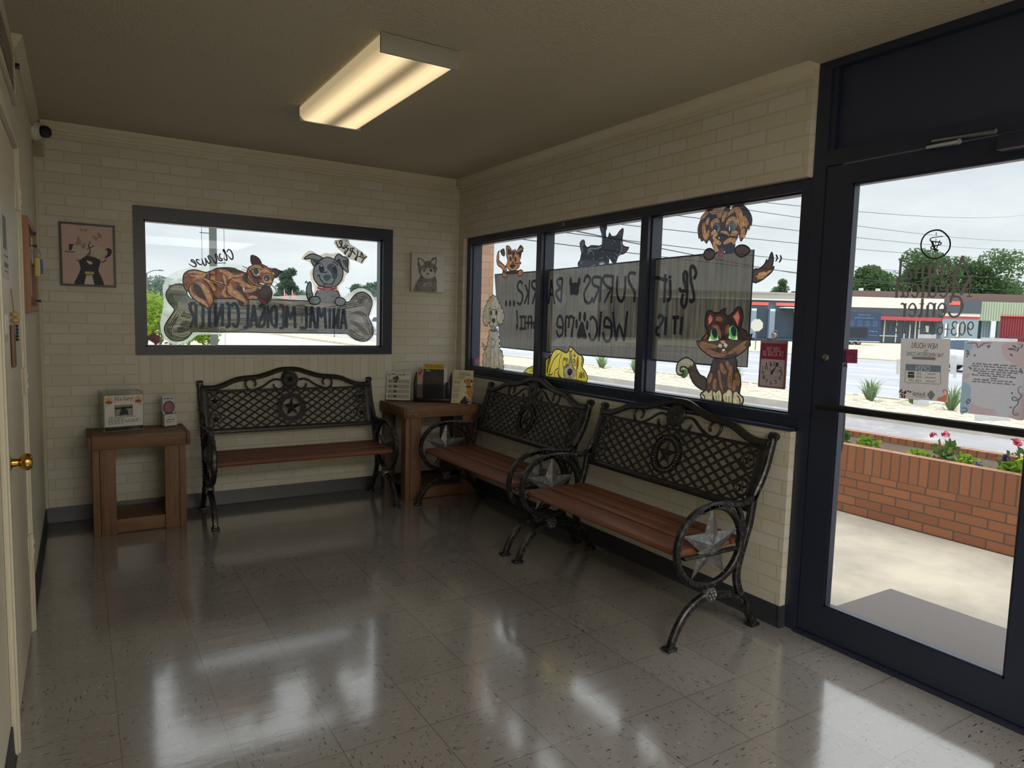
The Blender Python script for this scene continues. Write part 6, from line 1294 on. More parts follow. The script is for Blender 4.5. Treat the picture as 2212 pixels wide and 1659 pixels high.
for k in range(9): a_, b_ = P_[2 * k], P_[2 * k + 1]; scribble(A.pen(), lambda a, b: (a, b), a_[0], b_[0], (a_[1] + b_[1]) / 2 - .002, .0058, k)
A.end('message', p_gr, t)
for q in ("-4065,1382 -4183,1381 -4184,1370 -4064,1369", "-4066,1097 -4184,1098 -4184,1088 -4067,1073"): Art('x', DX - .0073, .0003).begin(0).poly(q, 0).end('tape', p_tape, t)
t = thing('shop_sticker', 'torn maroon sticker hanging at left edge of the door glass', 'sticker', (DX, -3.56, 1.2))
A = Art('x', DX - .0085, .0003, None, 1., 'door')
A.begin(0).poly("-3523,1312 -3593,1314 -3595,1254 -3507,1252 -3508,1256 -3529,1268 -3526,1285 -3521,1301", 0).end('sticker', paintm('maroon_sticker', (132, 50, 76), (104, 40, 62), 0, None, .4, 40), t)
A.begin(1); b_ = tx('3D', "-3586,1280 -3559,1279", 105); obj('print', b_, p_gr, t)
A.begin(1).poly("-3535,1250 -3546,1249 -3551,1237 -3556,1236 -3545,1233", 0).end('torn_strip', p_dm, t)

settle('door', .0652)
# ------------------------------------------------------------------ hanging clock sign on the near pane
t = thing('clock_sign', 'red WE WILL BE BACK AT clock sign hanging on storefront glass by door', 'sign', (.08, -3.1, 1.1))
p_sr = mat('raspberry_sign', (146, 44, 74), .4); p_sw = mat('pink_grey_sign', (186, 172, 182), .4); p_sb = mat('sign_rim_grey', (150, 136, 142), .45)
rr = lambda q, d0, d1: MB().prism(pts(q), d0, d1, lambda a, b, d: (d, a, b))
obj('plate', rr("-3088,1335 -3234,1336 -3237,1332 -3238,1109 -3233,1106 -3086,1104 -3083,1107 -3084,1331", .077, .081), p_sb, t)
A = Art('x', .0766, .0004)
A.begin(0).poly("-3096,1321 -3226,1322 -3232,1316 -3233,1115 -3228,1111 -3093,1110 -3088,1115 -3089,1317", 0).end('red_field', p_sr, t)
A.begin(1).poly("-3099,1244 -3225,1245 -3229,1241 -3229,1119 -3224,1114 -3097,1113 -3093,1118 -3093,1239", 0).end('clock_face', p_sw, t)
def txi(s_, q, k):
    P = pts(q); mb_ = MB(); d = A.c - k * A.st
    ya, yb = min(P[0][0], P[1][0]), max(P[0][0], P[1][0]); sl = .055
    return text(mb_, s_, lambda a, b: (d, a, b), ya, yb, min(P[0][1], P[1][1]), max(P[0][1], P[1][1]), True)
mm_ = MB()
for s_, q in (('WE WILL', "-3120,1283 -3203,1305"), ('BE BACK AT', "-3102,1259 -3221,1284")): b_ = txi(s_, q, 1); mm_.add(b_.v, b_.f)
obj('message', mm_, p_sw, t)
mm_ = MB()
for s_, c in (('12', (515, 885)), ('1', (610, 910)), ('2', (685, 1010)), ('3', (702, 1118)), ('4', (668, 1215)), ('5', (580, 1295)), ('6', (475, 1318)), ('7', (375, 1285)), ('8', (312, 1190)), ('9', (295, 1085)), ('10', (342, 985)), ('11', (425, 910))):
    pass
nums = dict(zip(('12', '1', '2', '3', '4', '5', '6', '7', '8', '9', '10', '11'), pts("-3162,1224 -3187,1221 -3207,1201 -3213,1178 -3206,1157 -3185,1138 -3159,1131 -3133,1136 -3115,1155 -3109,1177 -3120,1200 -3140,1217")))
for s_, (a, b) in nums.items():
    w_ = .0075 if len(s_) == 1 else .016
    text(mm_, s_, lambda p_, q_: (A.c - 2 * A.st, p_, q_), a - w_, a + w_, b - .0095, b + .0095, True)
obj('numeral', mm_, p_gr, t)
mm_ = txi('WE ARE', "-3201,1184 -3125,1197", 2); c_ = sum(v[1] for v in mm_.v) / len(mm_.v); mm_.v = [(x, 2 * c_ - y, z) for x, y, z in mm_.v]; obj('show_through', mm_, p_gm, t)
mm_ = txi('OPEN', "-3212,1144 -3123,1168", 2); c_ = sum(v[1] for v in mm_.v) / len(mm_.v); mm_.v = [(x, 2 * c_ - y, z) for x, y, z in mm_.v]; obj('show_through', mm_, p_pk, t)
A.begin(4).poly("-3153,1181 -3161,1188 -3187,1220 -3189,1219 -3168,1181 -3165,1172 -3156,1170", 1).end('hand', p_gr, t)
c = pts("-3162,1360")[0]
o = obj('suction_cup', MB().lathe([(.0, -.004), (.022, -.004), (.028, 0.006), (.012, -.01), (.0, -.014)][:2] + [(.024, .0), (.0, .006)], (.08, c[0], c[1]), 'x', 22), M_acr, t)
obj('suction_knob', MB().lathe([(0, -.016), (.011, -.016), (.013, -.004), (0, -.004)], (.08, c[0], c[1]), 'x', 16), M_white, o)

# ------------------------------------------------------------------ outside: ground
def ground(name, c1, c2, sc, rough=.9, c3=None, bump=.3, bs=60):
    m, n, b = new(name); p = n.pos()
    c = n.mix(n.ramp(n.noise(sc, p, 6, .65), (.35, 0.), (.65, 1.)), rgb(c1), rgb(c2))
    if c3: c = n.mix(n.ramp(n.noise(sc * 6, p, 4, .7), (.56, 0.), (.7, 1.)), c, rgb(c3))
    n.l.new(c, b.inputs['Base Color']); b.inputs['Roughness'].default_value = rough
    n.l.new(n('Bump', Strength=bump, Distance=.01, Height=n.noise(bs, p, 4, .7)).outputs[0], b.inputs['Normal']); return m
struct('ground', MB().quad((-120, -60, -.14), (260, -60, -.14), (260, 320, -.14), (-120, 320, -.14)), ground('pale_asphalt', (128, 126, 128), (152, 150, 152), .35, .85, (176, 164, 158)))
M_conc = ground('sun_mottled_concrete', (138, 132, 122), (190, 178, 160), .8, .85)  # pale and dark mottling painted in place of a sunlit patch and shadow
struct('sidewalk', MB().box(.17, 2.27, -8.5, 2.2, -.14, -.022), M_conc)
o = obj('door_mat', MB().bbox(.2, 1.0, -4.62, -3.305, -.022, -.012, .003), mat('grey_brown_mat', (104, 98, 96), .95, bump=.8, bscale=500, var=.22, vscale=260)); tag(o, 'grey brown entrance mat lying on the concrete outside the door', 'door mat')
M_bext = brick('orange_brick_planter', 'yz', (164, 106, 72), (142, 88, 62), (84, 76, 70), ms=.011, bump=.8, soldier=(-3.385, 3, .3, .505), z0=-.022 + .0)
M_bpier = brick('orange_brick_pier', 'yz', (164, 106, 72), (146, 92, 64), (84, 76, 70), ms=.011, bump=.8)
M_bx = brick('tan_brick_pilaster', 'xz', (206, 168, 140), (190, 150, 124), (168, 148, 132), ms=.009, bump=.6)
struct('trim_8', MB().box(.16, .386, .05, .22, -.14, 3.2), M_bx)
struct('planter_wall', MB().box(2.28, 2.37, -3.385, 2.2, -.14, .505).box(3.1, 3.2, -3.9, 2.2, -.14, .49), M_bext)
struct('planter_pier', MB().box(2.275, 2.5, -3.95, -3.387, -.14, .505), M_bpier)
struct('planter_soil', MB().box(2.37, 3.1, -3.9, 2.2, -.14, .44), ground('dark_mulch', (66, 54, 46), (98, 82, 66), 30, .95, (150, 126, 96), .9, 90))
struct('curb', MB().box(8.75, 8.95, -20, 60, -.14, -.02).box(11.65, 11.85, -20, 60, -.14, -.02), ground('pale_kerb', (196, 190, 176), (172, 168, 158), 2, .85))
struct('verge', MB().box(8.95, 11.65, -20, 60, -.14, -.05), ground('pale_gravel_bed', (206, 196, 176), (172, 162, 146), 7, .95, (120, 112, 100), 1., 26))
struct('road', MB().box(11.85, 31, -60, 90, -.14, -.125), ground('light_road', (150, 152, 158), (166, 168, 174), .25, .8))
m = MB()
for x in (15.3, 15.6, 19.2, 23.0, 23.3, 27):
    if x in (19.2, 27):
        for k in range(-8, 14): m.box(x, x + .12, k * 6, k * 6 + 3, -.125, -.121)
    else: m.box(x, x + .12, -60, 90, -.125, -.121)
o = struct('road_markings', m, mat('white_road_paint', (226, 226, 220), .7))
struct('lawn', MB().box(31.2, 140, -60, 40, -.14, -.08).box(12, 31, 91, 120, -.14, -.08), ground('dry_lawn', (206, 200, 172), (186, 184, 148), .12, .95, (150, 160, 110)))
struct('dirt_lot', MB().box(-40, 9.5, 14, 70, -.14, -.12), ground('bleached_dirt', (226, 216, 192), (200, 190, 166), .25, .95, (160, 148, 126)))
# stones of the verge in view
st_ = MB(); r = random.Random(3)
for k in range(900):
    x, y, q = r.uniform(9.0, 11.6), r.uniform(-1.5, 14), r.uniform(.03, .075)
    st_.ball((x, y, -.045), q, 6, 4, (r.uniform(.8, 1.5), r.uniform(.8, 1.4), .7))
o = obj('gravel_stones', st_, mat('pale_river_stone', (206, 198, 180), .85, var=.2, vscale=2)); o['kind'] = 'stuff'; tag(o, 'pale river stones covering the verge between parking lot and road', 'gravel')

# ------------------------------------------------------------------ planting
def leafm(name, c1, c2, sc=3):
    m = bpy.data.materials.new(name); m.use_nodes = True; n = NT(m); n.n.remove(n.n['Principled BSDF'])
    c = n.ramp(n.noise(sc, n.pos(), 3), (.35, rgb(c1)), (.65, rgb(c2)))
    d = n('BsdfDiffuse', Color=c); t = n('BsdfTranslucent', Color=c)
    n.l.new(n('MixShader', _0=.4, _1=d.outputs[0], _2=t.outputs[0]).outputs[0], n.n['Material Output'].inputs[0]); return m
def leaves(mb, c, R, n, s, r, shell=.35):
    for _ in range(n):
        while True:
            v = Vector((r.uniform(-1, 1), r.uniform(-1, 1), r.uniform(-1, 1)))
            if shell < v.length < 1: break
        p = Vector((c[0] + v.x * R[0], c[1] + v.y * R[1], c[2] + v.z * R[2]))
        a = Vector((r.gauss(0, 1), r.gauss(0, 1), r.gauss(0, .7))).normalized(); b = a.orthogonal().normalized(); e = s * r.uniform(.6, 1.3)
        q = r.uniform(0, 6.28); b = b * cos(q) + a.cross(b) * sin(q)
        mb.quad(p - a * e, p + b * e * .55, p + a * e, p - b * e * .55)
def blades(mb, c, n, h, sp, r, w=.006):
    for _ in range(n):
        a = r.uniform(0, 6.28); l = r.uniform(.5, 1) * h; o = r.uniform(.2, 1) * sp; d = Vector((cos(a), sin(a), 0))
        p0 = Vector(c) + d * o * .15; p1 = p0 + d * o * .5 + Vector((0, 0, l * .75)); p2 = p0 + d * o * 1.1 + Vector((0, 0, l)); s_ = Vector((-d.y, d.x, 0)) * w
        mb.quad(p0 - s_, p0 + s_, p1 + s_ * .7, p1 - s_ * .7); mb.quad(p1 - s_ * .7, p1 + s_ * .7, p2)
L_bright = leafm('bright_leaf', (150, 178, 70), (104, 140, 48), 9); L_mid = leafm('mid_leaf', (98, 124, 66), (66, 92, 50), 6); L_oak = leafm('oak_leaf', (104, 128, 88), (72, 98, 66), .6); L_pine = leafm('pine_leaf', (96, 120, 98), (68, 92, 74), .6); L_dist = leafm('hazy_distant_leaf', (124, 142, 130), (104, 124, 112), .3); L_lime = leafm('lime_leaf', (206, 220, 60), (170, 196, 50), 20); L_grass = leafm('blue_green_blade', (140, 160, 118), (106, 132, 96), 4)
M_bark = mat('grey_bark', (84, 74, 64), .9, bump=.6, bscale=20, var=.2); M_stem = mat('green_stem', (104, 120, 60), .7)
r = random.Random(11)
def tuft(x, y, h, lab):
    m = MB(); blades(m, (x, y, -.05), 90, h, h * .7, r, .012); o = obj('grass_tuft', m, L_grass); tag(o, lab, 'grass tuft', 'grass tufts on the stony verge')
for i, (x, y) in enumerate(((10.9, 1.2), (11.1, 2.0), (10.8, 2.7), (11.2, 4.6), (11.0, 6.3), (11.1, 8.1), (11.0, 9.9), (11.1, 11.6))):
    tuft(x, y, .5, ('spiky grass tuft nearest the entry door on the stony verge', 'spiky grass tuft behind the hours notice on the stony verge', 'spiky grass tuft seen left of the hours notice', 'spiky grass tuft seen beside the clock sign', 'spiky grass tuft behind the tabby cat painting', 'spiky grass tuft left of the tabby cat painting', 'spiky grass tuft seen right of the yellow dog painting', 'farthest spiky grass tuft beyond the yellow dog painting')[i])
P_vio = mat('violet_petal', (86, 52, 140), .6); P_pnk = mat('pink_petal', (206, 92, 120), .6)
def flower(x, y, h, w_, leafmat, petal, lab, n=70, nf=3, ls=.03):
    t = thing('garden_plant', lab, 'plant', (x, y, .44), 0, 'plants in the brick planter')
    m = MB(); leaves(m, (x, y, .44 + h * .4), (w_, w_, h * .45), n, ls, r, .1); obj('foliage', m, leafmat, t)
    m = MB()
    for k in range(5): m.tube([(x, y, .44), (x + r.uniform(-w_, w_) * .7, y + r.uniform(-w_, w_) * .7, .44 + h * r.uniform(.6, 1))], .004, 5)
    obj('stem', m, M_stem, t)
    for k in range(nf):
        m = MB(); c = (x + r.uniform(-w_, w_) * .8, y + r.uniform(-w_, w_) * .8, .44 + h * r.uniform(.85, 1.15)); leaves(m, c, (.022, .022, .02), 16, .02, r, 0); obj('flower', m, petal, t)
flower(2.5, -1.95, .2, .13, L_mid, P_vio, 'violet flowered plant at the far end of planter by pull handle', 90, 3)
flower(2.55, -2.2, .14, .1, L_bright, P_vio, 'short leafy plant just right of pull handle in planter', 60, 0)
flower(2.5, -2.62, .1, .08, L_bright, P_vio, 'small bright green clump in middle of planter', 60, 0)
flower(2.55, -2.78, .2, .1, L_mid, P_pnk, 'tall sparse plant with a pink tip in middle of planter', 60, 2)
flower(2.55, -2.92, .12, .09, L_bright, P_vio, 'low bright green plant beside the tall sparse plant', 60, 0)
flower(2.48, -3.1, .07, .12, L_bright, P_vio, 'low creeping plant with one violet bloom near planter edge', 60, 1)
flower(2.6, -3.2, .22, .1, L_mid, P_pnk, 'plant with pink flowers on tall stems in planter', 70, 4)
flower(2.5, -3.3, .14, .14, L_bright, P_vio, 'bushy green plant near right end of planter', 150, 1)
t = thing('lime_leaf_plant', 'lime yellow broad leaved plant at right end of planter', 'plant', (2.5, -3.43, .44))
m = MB(); leaves(m, (2.45, -3.44, .62), (.14, .1, .1), 22, .085, r, .2); obj('foliage', m, L_lime, t); m = MB()
for k in range(4): m.tube([(2.48, -3.44, .44), (2.45 + r.uniform(-.1, .1), -3.44 + r.uniform(-.08, .08), .64)], .005, 5)
obj('stem', m, M_stem, t)

def tree(name, lab, x, y, h, w_, lm, n, s_, trunk=.25, group=None, blobs=9, lo=.35, flat=.75):
    t = thing(name, lab, 'tree', (x, y, -.14), 0, group); m = MB()
    for k in range(blobs):
        a = r.uniform(0, 6.28); q = r.uniform(0, .62) * w_; z = h * (lo + (1 - lo) * r.uniform(.15, .82)); b = w_ * r.uniform(.32, .5) * (1.15 - .5 * z / h)
        leaves(m, (x + q * cos(a), y + q * sin(a), z), (b, b, b * flat), n // blobs, s_, r, .3)
    obj('crown', m, lm, t); m = MB()
    m.tube([(x, y, -.14), (x + .05 * h * .1, y, h * .45), (x, y, h * .85)], [trunk, trunk * .7, trunk * .2], 8)
    for k in range(5): a = r.uniform(0, 6.28); z = h * r.uniform(.4, .7); m.tube([(x, y, z), (x + cos(a) * w_ * .6, y + sin(a) * w_ * .6, z + h * .15)], [trunk * .35, trunk * .1], 6)
    obj('trunk', m, M_bark, t); return t
def at(D, u): return Vector((-2.75, -5.33, 0)) + D * Vector((.5295 + (u - 1106) / 1503 * .8530, .8483 + (u - 1106) / 1503 * -.5296, 0))
for i, (u, D, h, w_) in enumerate(((1862, 98, 10.6, 5.8), (1965, 104, 13.6, 7.6), (2020, 96, 10.6, 5.2), (2092, 100, 12.8, 7.6))):
    p = at(D, u); tree('oak_tree', ('leafy oak rising behind roof, half hidden by door stile', 'tallest leafy oak behind the roof, left of round emblem', 'leafy oak behind roof directly under the round emblem', 'leafy oak behind roof right of the round emblem')[i], p.x, p.y, h, w_, L_oak, 9000, .23, .25, 'oaks behind the shops', 14, .3)
p = at(92, 1668); tree('small_tree', 'small sparse tree above the garage roof beside painted tail', p.x, p.y, 8.3, 1.9, L_oak, 1300, .15, .15, None, 8, .62, .6)
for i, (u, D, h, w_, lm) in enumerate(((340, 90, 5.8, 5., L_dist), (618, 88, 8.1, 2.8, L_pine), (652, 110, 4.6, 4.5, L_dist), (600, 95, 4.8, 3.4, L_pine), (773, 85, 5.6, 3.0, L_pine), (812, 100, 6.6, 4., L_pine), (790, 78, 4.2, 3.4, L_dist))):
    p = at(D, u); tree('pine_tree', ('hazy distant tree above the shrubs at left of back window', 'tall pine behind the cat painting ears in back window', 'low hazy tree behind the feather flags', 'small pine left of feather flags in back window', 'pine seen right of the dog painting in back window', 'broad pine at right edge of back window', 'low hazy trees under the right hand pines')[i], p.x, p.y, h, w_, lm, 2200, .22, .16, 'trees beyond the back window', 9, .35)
for i, (u, D, h, w_) in enumerate(((318, 27, 2.25, .9), (345, 26, 2.5, 1.), (372, 27.5, 2.1, .9), (410, 30, 1.0, .9), (445, 29, .9, .9))):
    p = at(D, u); t = thing('leafy_shrub', ('bright green shrub at far left edge of back window', 'largest bright green shrub left of bone painting', 'bright green shrub partly behind the bone painting', 'low sparse shrub below left end of bone painting', 'low sparse shrub beside the utility pole base')[i], 'shrub', (p.x, p.y, -.14), 0, 'shrubs outside the back window')
    m = MB()
    for k in range(6): leaves(m, (p.x + r.uniform(-.4, .4) * w_, p.y + r.uniform(-.4, .4) * w_, h * r.uniform(.25, .75)), (w_ * .6, w_ * .6, h * .3), 260, .075, r, .1)
    obj('foliage', m, L_bright, t); m = MB()
    for k in range(5): m.tube([(p.x, p.y, -.14), (p.x + r.uniform(-.5, .5) * w_, p.y + r.uniform(-.5, .5) * w_, h * .6)], .02, 5)
    obj('stem', m, M_bark, t)
# utility pole, street light, flags, sign beyond the back window
p = at(26.5, 464); t = thing('utility_pole', 'thick grey utility pole with climbing pegs outside the back window', 'pole', (p.x, p.y, -.14))
M_pole = mat('weathered_pole', (86, 90, 90), .85, bump=.5, bscale=12, var=.15); M_wire = mat('black_cable', (40, 42, 46), .6)
obj('shaft', MB().tube([(p.x, p.y, -.14), (p.x, p.y, 11)], [.14, .13], 14), M_pole, t)
for k, z in enumerate((3.2, 4.3, 5.4)): obj('peg', MB().tube([(p.x, p.y, z), (p.x + (-.42 if k % 2 else .42), p.y - .24 * (1 if k % 2 == 0 else -1), z + .03)], .015, 6), M_wire, t)
for s_ in (-1, 1):
    q = p + Vector((.848, -.53, 0)) * .42 * s_; obj('cable', MB().tube([(q.x, q.y, 0 if s_ > 0 else 1.5), (q.x, q.y, 11)], .008, 6), M_wire, t)
p = at(62, 322); t = thing('street_light', 'thin street light with curved arm at left of back window', 'street light', (p.x, p.y, -.14)); q = p + Vector((.848, -.53, 0)) * 1.1
obj('post', MB().tube([(p.x, p.y, -.14), (p.x, p.y, 4.6)], .06, 8), M_pole, t); obj('arm', MB().tube(smooth([(p.x, p.y, 4.55), (p.x * .5 + q.x * .5, p.y * .5 + q.y * .5, 4.82), (q.x, q.y, 4.88)], 4, False), .035, 6), M_pole, t)
d_ = Vector((.848, -.53, 0)) * .4; obj('lamp_head', MB().tube([(q.x, q.y, 4.88), tuple(q + d_ + Vector((0, 0, 4.86)))], [.07, .04], 8), M_pole, t)
for u, c, c2, lab in ((615, (196, 76, 92), (140, 190, 204), 'red and pale blue feather flag left of the pair'), (632, (190, 84, 84), (92, 104, 176), 'red and blue feather flag right of the pair')):
    p = at(60, u); t = thing('feather_flag', lab, 'flag', (p.x, p.y, -.14), 0, 'feather flags by the far road'); d = Vector((.848, -.53, 0))
    obj('pole', MB().tube([(p.x, p.y, -.14), (p.x, p.y, 3.4)], .025, 6), M_white, t)
    for k, cc in enumerate((c, c2)):
        m = MB(); z0 = 1.5 + .0 * k; o_ = .03 + .33 * k
        P = [(o_, z0), (o_ + .33, z0 + .1), (o_ + .33, z0 + .9 + .5 * (1 - k)), (o_, z0 + 1.2 + .5 * (1 - k))]
        m.prism(P, -.004, .004, lambda a, b, q_: tuple(p + d * a + Vector((.53 * q_, .848 * q_, b)))); obj('banner', m, mat('flag_cloth', cc, .7), t)
p = at(45, 722); d = Vector((.848, -.53, 0)); t = thing('road_sign', 'small white road sign between the dog painting and bone end', 'sign', (p.x, p.y, -.14)); obj('post', MB().tube([(p.x, p.y, -.14), (p.x, p.y, 3.3)], .03, 6), M_pole, t)
obj('panel', MB().prism([(-.33, 2.2), (.33, 2.2), (.33, 3.2), (-.33, 3.2)], -.06, -.04, lambda a, b, q_: tuple(p + d * a + Vector((.53 * q_, .848 * q_, b)))), M_white, t)
m = MB(); f = lambda a, b: tuple(p + d * a + Vector((-.53 * .065, -.848 * .065, b))); scribble(m, f, -.22, .22, 2.85, .16, 2); scribble(m, f, -.22, .22, 2.5, .16, 5); obj('digits', m, M_blue, t)
p = at(43, 1627); t = thing('octagon_sign', 'white back of an octagonal road sign beside the tabby cat painting', 'sign', (p.x, p.y, -.14)); obj('post', MB().tube([(p.x, p.y, -.14), (p.x, p.y, 1.9)], .03, 6), M_pole, t)
obj('panel', MB().prism([(.4 * cos(pi / 8 + k * pi / 4), 1.45 + .4 * sin(pi / 8 + k * pi / 4)) for k in range(8)], -.05, -.04, lambda a, b, q_: tuple(p + d * a + Vector((.53 * q_, .848 * q_, b)))), M_white, t)

# ------------------------------------------------------------------ shops across the road (local x along the fronts, -y towards us)
th = atan2(-.5305, .8477)
M_gw = mat('slate_shop_wall', (86, 100, 120), .8, var=.08, vscale=1.); M_bei = mat('grey_beige_parapet', (168, 164, 156), .8); M_wht = mat('white_fascia', (226, 226, 222), .7); M_rb = mat('red_band', (188, 74, 84), .7); M_bay = mat('dark_bay', (58, 70, 88), .6, var=.3, vscale=1.5); M_lgr = mat('pale_column', (140, 156, 174), .7); M_pg = mat('pale_green_siding', (164, 176, 160), .75); M_brf = mat('brown_roof', (128, 104, 100), .85); M_drd = mat('dark_red_siding', (134, 50, 62), .75); M_dgl = mat('dark_shop_glass', (62, 78, 98), .2, var=.35, vscale=1.); M_org = mat('coral_sign', (220, 110, 100), .7); M_chr = mat('charcoal_panel', (82, 88, 102), .75)
g = thing('garage_building', 'slate blue garage with red signs and open bays across the road', 'building', (59.14, 44.73, -.08), th)
def B(name, par, mm_, *bx):
    m = MB()
    for q in bx: m.box(*q)
    return obj(name, m, mm_, par, local=True)
B('wall', g, M_gw, (-16, 9.4, .4, 9, 0, 4.4)); B('parapet', g, M_bei, (-16, 9.4, .2, 9.1, 4.4, 5.1), (-16, 9.4, .15, .3, 4.95, 5.15)); B('fascia_line', g, M_wht, (-16, 9.4, .12, .4, 4.28, 4.42))
for a, b in ((-9, -5.2), (-4.4, -.6), (-.4, 1.35), (2.2, 6.0), (6.6, 9)): B('bay', g, M_bay, (a, b, .3, .42, .3, 3.4))
for x in (1.5, 6.05, -.5): c_ = B('column', g, M_lgr, (x, x + .55, -.1, .42, .2, 3.3)); B('cap', c_, M_wht, (x, x + .55, -.12, .42, 3.1, 3.35))
for a, b in ((-.4, 1.4), (2.2, 4.3), (5.6, 8)): s_ = B('red_sign', g, M_org, (a, b, .2, .4, 3.72, 4.05))
B('awning', g, M_wht, (2.6, 8, -1.2, .4, 3.45, 3.56))
B('roof_vent', g, M_pole, (4.6, 5.0, 2, 2.4, 5.1, 5.4))
l_ = thing('step_ladder', 'orange red ladder leaning at the garage bay', 'ladder', (59.14, 44.73, -.08), th)
m = MB()
for o_ in (0, .4): m.tube([(4.15 + o_, .28, 3.4), (4.5 + o_, -.5, .3)], .05, 6)
obj('rail', m, M_org, l_, local=True); m = MB()
for k in range(9): m.tube([(4.18 + .035 * k, .2 - .08 * k, 3.2 - .33 * k), (4.58 + .035 * k, .2 - .08 * k, 3.2 - .33 * k)], .03, 5)
obj('rung', m, M_org, l_, local=True)
h = thing('shop_building', 'long white fronted shop with red band under the door lettering', 'building', (59.14, 44.73, -.08), th)
B('wall', h, M_gw, (9.5, 20.2, 1.4, 12, 0, 3.8)); B('fascia', h, M_wht, (9.4, 20.1, .0, .5, 3.78, 4.9)); B('roof', h, M_brf, (9.4, 40, 3.5, 14, 4.3, 5.75))
m = MB().prism([(.05, 3.8), (1.3, 3.8), (1.3, 2.9), (.3, 2.9)][::1], 9.5, 20.1, lambda y, z, x: (x, y, z)); obj('canopy_soffit', m, M_chr, h, local=True)
B('red_band', h, M_rb, (9.5, 20.1, .2, .5, 2.5, 2.9)); B('shop_glass', h, M_dgl, (9.6, 18.4, 1.3, 1.4, .1, 2.55))
for x in (13.3, 14.5, 15.8, 16.7, 17.3, 17.9, 18.3): B('mullion', h, M_wht, (x, x + .09, 1.15, 1.3, .1, 2.5))
B('sill_rail', h, M_wht, (13.3, 16.0, 1.15, 1.3, .75, .83)); B('door_panel', h, M_wht, (19.0, 19.4, 1.2, 1.4, 1.3, 2.0))
for x in (14.9, 13.0): B('rooftop_vent', h, M_wht, (x, x + .35, 4, 4.4, 5.75, 6.05))
b2 = thing('block_building', 'grey blue block shop with charcoal top panel right of the white fascia', 'building', (59.14, 44.73, -.08), th)
B('wall', b2, M_lgr, (20.2, 24.1, .2, 8, 0, 3.0)); B('top_panel', b2, M_chr, (20.15, 24.15, 0, 8, 3.42, 4.85)); B('white_strip', b2, M_wht, (20.2, 24.15, .1, .3, 3.1, 3.42)); B('red_strip', b2, M_rb, (20.2, 24.15, .15, .3, 2.85, 3.1)); B('coral_sign', b2, M_org, (20.6, 21.8, -.06, 0, 4.3, 4.7))
for x in (20.5, 21.8): w_ = B('slit_window', b2, M_wht, (x, x + .3, .12, .22, .9, 2.3)); B('shade', w_, M_dgl, (x + .2, x + .32, .1, .2, .9, 2.3))
b3 = thing('warehouse_building', 'pale green metal warehouse with dark red doors at right of door glass', 'building', (59.14, 44.73, -.08), th)
def corr(name, par, mm_, x0, x1, y, z0, z1, st=.28):
    m = MB(); k = x0
    while k < x1: m.box(k, min(k + st * .7, x1), y - .06, y, z0, z1); k += st
    m.box(x0, x1, y, y + .1, z0, z1); return obj(name, m, mm_, par, local=True)
corr('siding', b3, M_pg, 24.1, 40, .6, 3.3, 4.75); corr('siding', b3, M_pg, 24.1, 26.5, .4, 2.7, 4.75); corr('red_door', b3, M_drd, 26.7, 40, .7, .2, 3.3)
B('coral_edge', b3, M_org, (26.6, 40, .45, .6, 3.25, 3.4)); B('dark_recess', b3, M_bay, (24.2, 26.3, 1.6, 1.8, 0, 2.75)); corr('blue_siding', b3, M_lgr, 25.3, 26.3, 1.5, 0, 2.7); B('post', b3, M_pole, (26.35, 26.6, .4, .7, 0, 3.0)); B('rail', b3, M_bay, (27.2, 34, .0, .06, 1.0, 1.08), (27.2, 27.28, 0, .06, 0, 1.08))
# trailer
o_ = at(64, 1857); t = thing('advert_trailer', 'dark blue advertising trailer parked before the white shop', 'trailer', (o_.x, o_.y, -.14), th)
M_dbl = mat('navy_trailer', (44, 62, 98), .5, var=.1); B('body', t, M_dbl, (-1.5, 1.5, 0, 1.6, .42, 3.05)); B('screen', t, mat('black_screen', (30, 38, 54), .3), (-1.4, .35, -.03, 0, .75, 1.65)); B('trim_rail', t, M_wht, (-1.52, 1.52, -.02, 1.62, .36, .42))
m = MB(); f = lambda a, b: (a, -.03, b); text(m, 'Get complete', f, -.65, .5, 2.72, 2.9, True); text(m, 'business connectivity', f, -.95, .85, 2.45, 2.63, True)
for k in range(4):
    x = -1.1 + k * .7; m.bar([(x + .15 * cos(a), 2.1 + .15 * sin(a)) for a in [2 * pi * j / 18 for j in range(18)]], .025, .01, -.03, lambda a, b, c: (a, c, b), True); scribble(m, f, x - .25, x + .25, 1.82, .05, k)
scribble(m, f, .5, 1.3, 1.3, .09, 3); scribble(m, f, .5, 1.3, .95, .06, 8)
obj('printing', m, mat('pale_blue_print_trailer', (128, 146, 180), .6), t, local=True)
for x in (-1.0, -.4): w_ = obj('wheel', MB().lathe([(0, -.1), (.26, -.1), (.28, 0), (.26, .1), (0, .1)], (x, .1, .28), 'y', 18), M_black, t, local=True); obj('hub', MB().lathe([(0, -.12), (.13, -.12), (.14, -.1), (0, -.1)], (x, .1, .28), 'y', 14), M_chrome, w_, local=True)
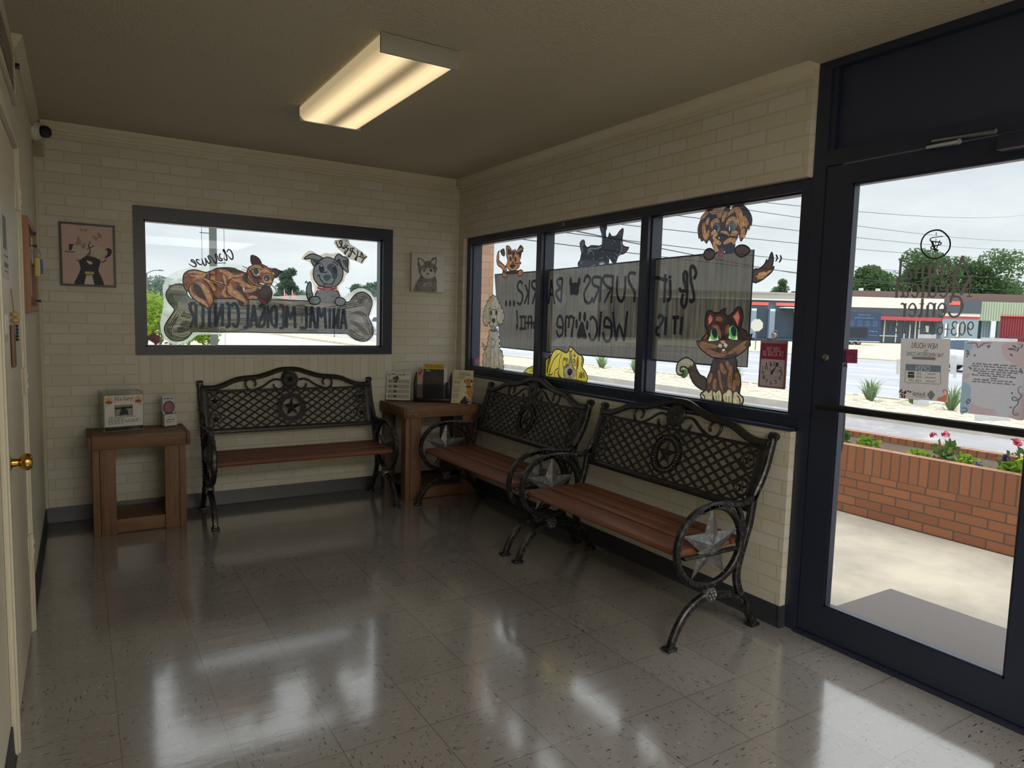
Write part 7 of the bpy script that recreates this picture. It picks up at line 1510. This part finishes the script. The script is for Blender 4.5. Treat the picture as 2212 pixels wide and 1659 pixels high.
# passing car (front towards -y)
def car(lab, loc, rz, col, sc=(1, 1, 1)):
    t = thing('car', lab, 'car', loc, rz); cm = mat('car_paint_' + lab[:5], col, .25, .3, coat=.6); wd_ = .88
    P = [(-2.25, .32), (-2.3, .55), (-2.22, .78), (-1.2, .95), (-.55, 1.42), (.2, 1.52), (1.25, 1.48), (2.0, 1.05), (2.3, .98), (2.33, .5), (2.25, .32)]
    m = MB(); bm = bmesh.new(); vs = [[bm.verts.new((s_ * (wd_ if z < 1.0 else wd_ - .16 * (z - .95) / .5), a, z)) for a, z in P] for s_ in (-1, 1)]
    bm.faces.new(vs[0]); bm.faces.new(vs[1][::-1])
    for i in range(len(P)): j = (i + 1) % len(P); bm.faces.new((vs[0][i], vs[0][j], vs[1][j], vs[1][i]))
    bmesh.ops.recalc_face_normals(bm, faces=bm.faces[:]); bmesh.ops.bevel(bm, geom=bm.edges[:], offset=.05, segments=2, affect='EDGES', profile=.5); m.bm(bm); obj('body', m, cm, t, local=True)
    for s_ in (-1, 1):
        e = lambda a, z, d=0: (s_ * ((wd_ if z < 1.0 else wd_ - .16 * (z - .95) / .5) + .006), a, z)
        for Q in (((-1.0, 1.0), (-.5, 1.38), (.12, 1.44), (.12, 1.0)), ((.2, 1.0), (.2, 1.45), (1.2, 1.4), (1.65, 1.06))): obj('side_window', MB().quad(*[e(*q) for q in Q]), M_dgl, t, local=True)
        for y in (-1.42, 1.45):
            w_ = obj('wheel', MB().lathe([(0, -.1), (.29, -.1), (.33, -.06), (.33, .06), (.29, .1), (0, .1)], (s_ * (wd_ - .07), y, .33), 'x', 22), M_black, t, local=True)
            obj('hub_cap', MB().lathe([(0, -.115), (.19, -.115), (.2, -.09), (.2, .09), (.19, .115), (0, .115)], (s_ * (wd_ - .07), y, .33), 'x', 16), M_chrome, w_, local=True)
        obj('headlight', MB().bbox(s_ * .62 - .16, s_ * .62 + .16, -2.31, -2.2, .62, .74, .02), M_white, t, local=True)
    obj('windscreen', MB().quad((-.68, -1.12, 1.0), (.68, -1.12, 1.0), (.58, -.58, 1.42), (-.58, -.58, 1.42)), M_dgl, t, local=True)
    t.scale = sc
    return t
car('white passing car on the road between the two door papers', (26, 7.5, -.125), 0, (206, 208, 212), (1, .9, .84))
p = at(58, 812); car('small white car parked far off at right edge of back window', (p.x, p.y, -.12), pi / 2 + .5, (230, 230, 230))
p = at(66, 850); t = thing('white_building', 'low white building at far right edge of back window', 'building', (p.x, p.y, -.14), th); B('wall', t, M_wht, (-4.5, 6, 0, 8, 0, 3.1)); B('roof_edge', t, M_bei, (-4.7, 6.2, -.2, 8.2, 3.1, 3.3))
# overhead wires across the road
for i, q in enumerate((("10263,5802,4276", "80261,27071,13735", 1), ("7057,5403,3978", "81770,25830,11004", 1), ("6890,5471,3648", "82936,25020,10254", 1), ("6803,5491,3340", "82917,24951,9512", 1), ("6716,5513,3040", "82864,24761,7472", 1), ("6631,5540,2806", "82832,24649,6267", 1), ("5458,6324,3279", "69396,33041,6305", 1))):
    a, b = Vector(pts(q[0])[0]), Vector(pts(q[1])[0]); m = MB()
    m.tube([tuple(a + (b - a) * k / 16 - Vector((0, 0, 2.2 * 4 * (k / 16) * (1 - k / 16) * .25))) for k in range(-3, 20)], .008 if i < 6 else .013, 5)
    o = obj('power_line', m, M_wire); tag(o, ('highest overhead wire crossing the sky to upper right of door glass', 'second overhead wire from the top crossing above round emblem', 'third overhead wire from the top crossing above round emblem', 'fourth overhead wire from the top behind round emblem', 'fifth overhead wire from the top passing before the oaks', 'sixth overhead wire from the top low before the oaks', 'thick overhead wire behind the black cat painting')[i], 'wire', 'overhead wires across the road')
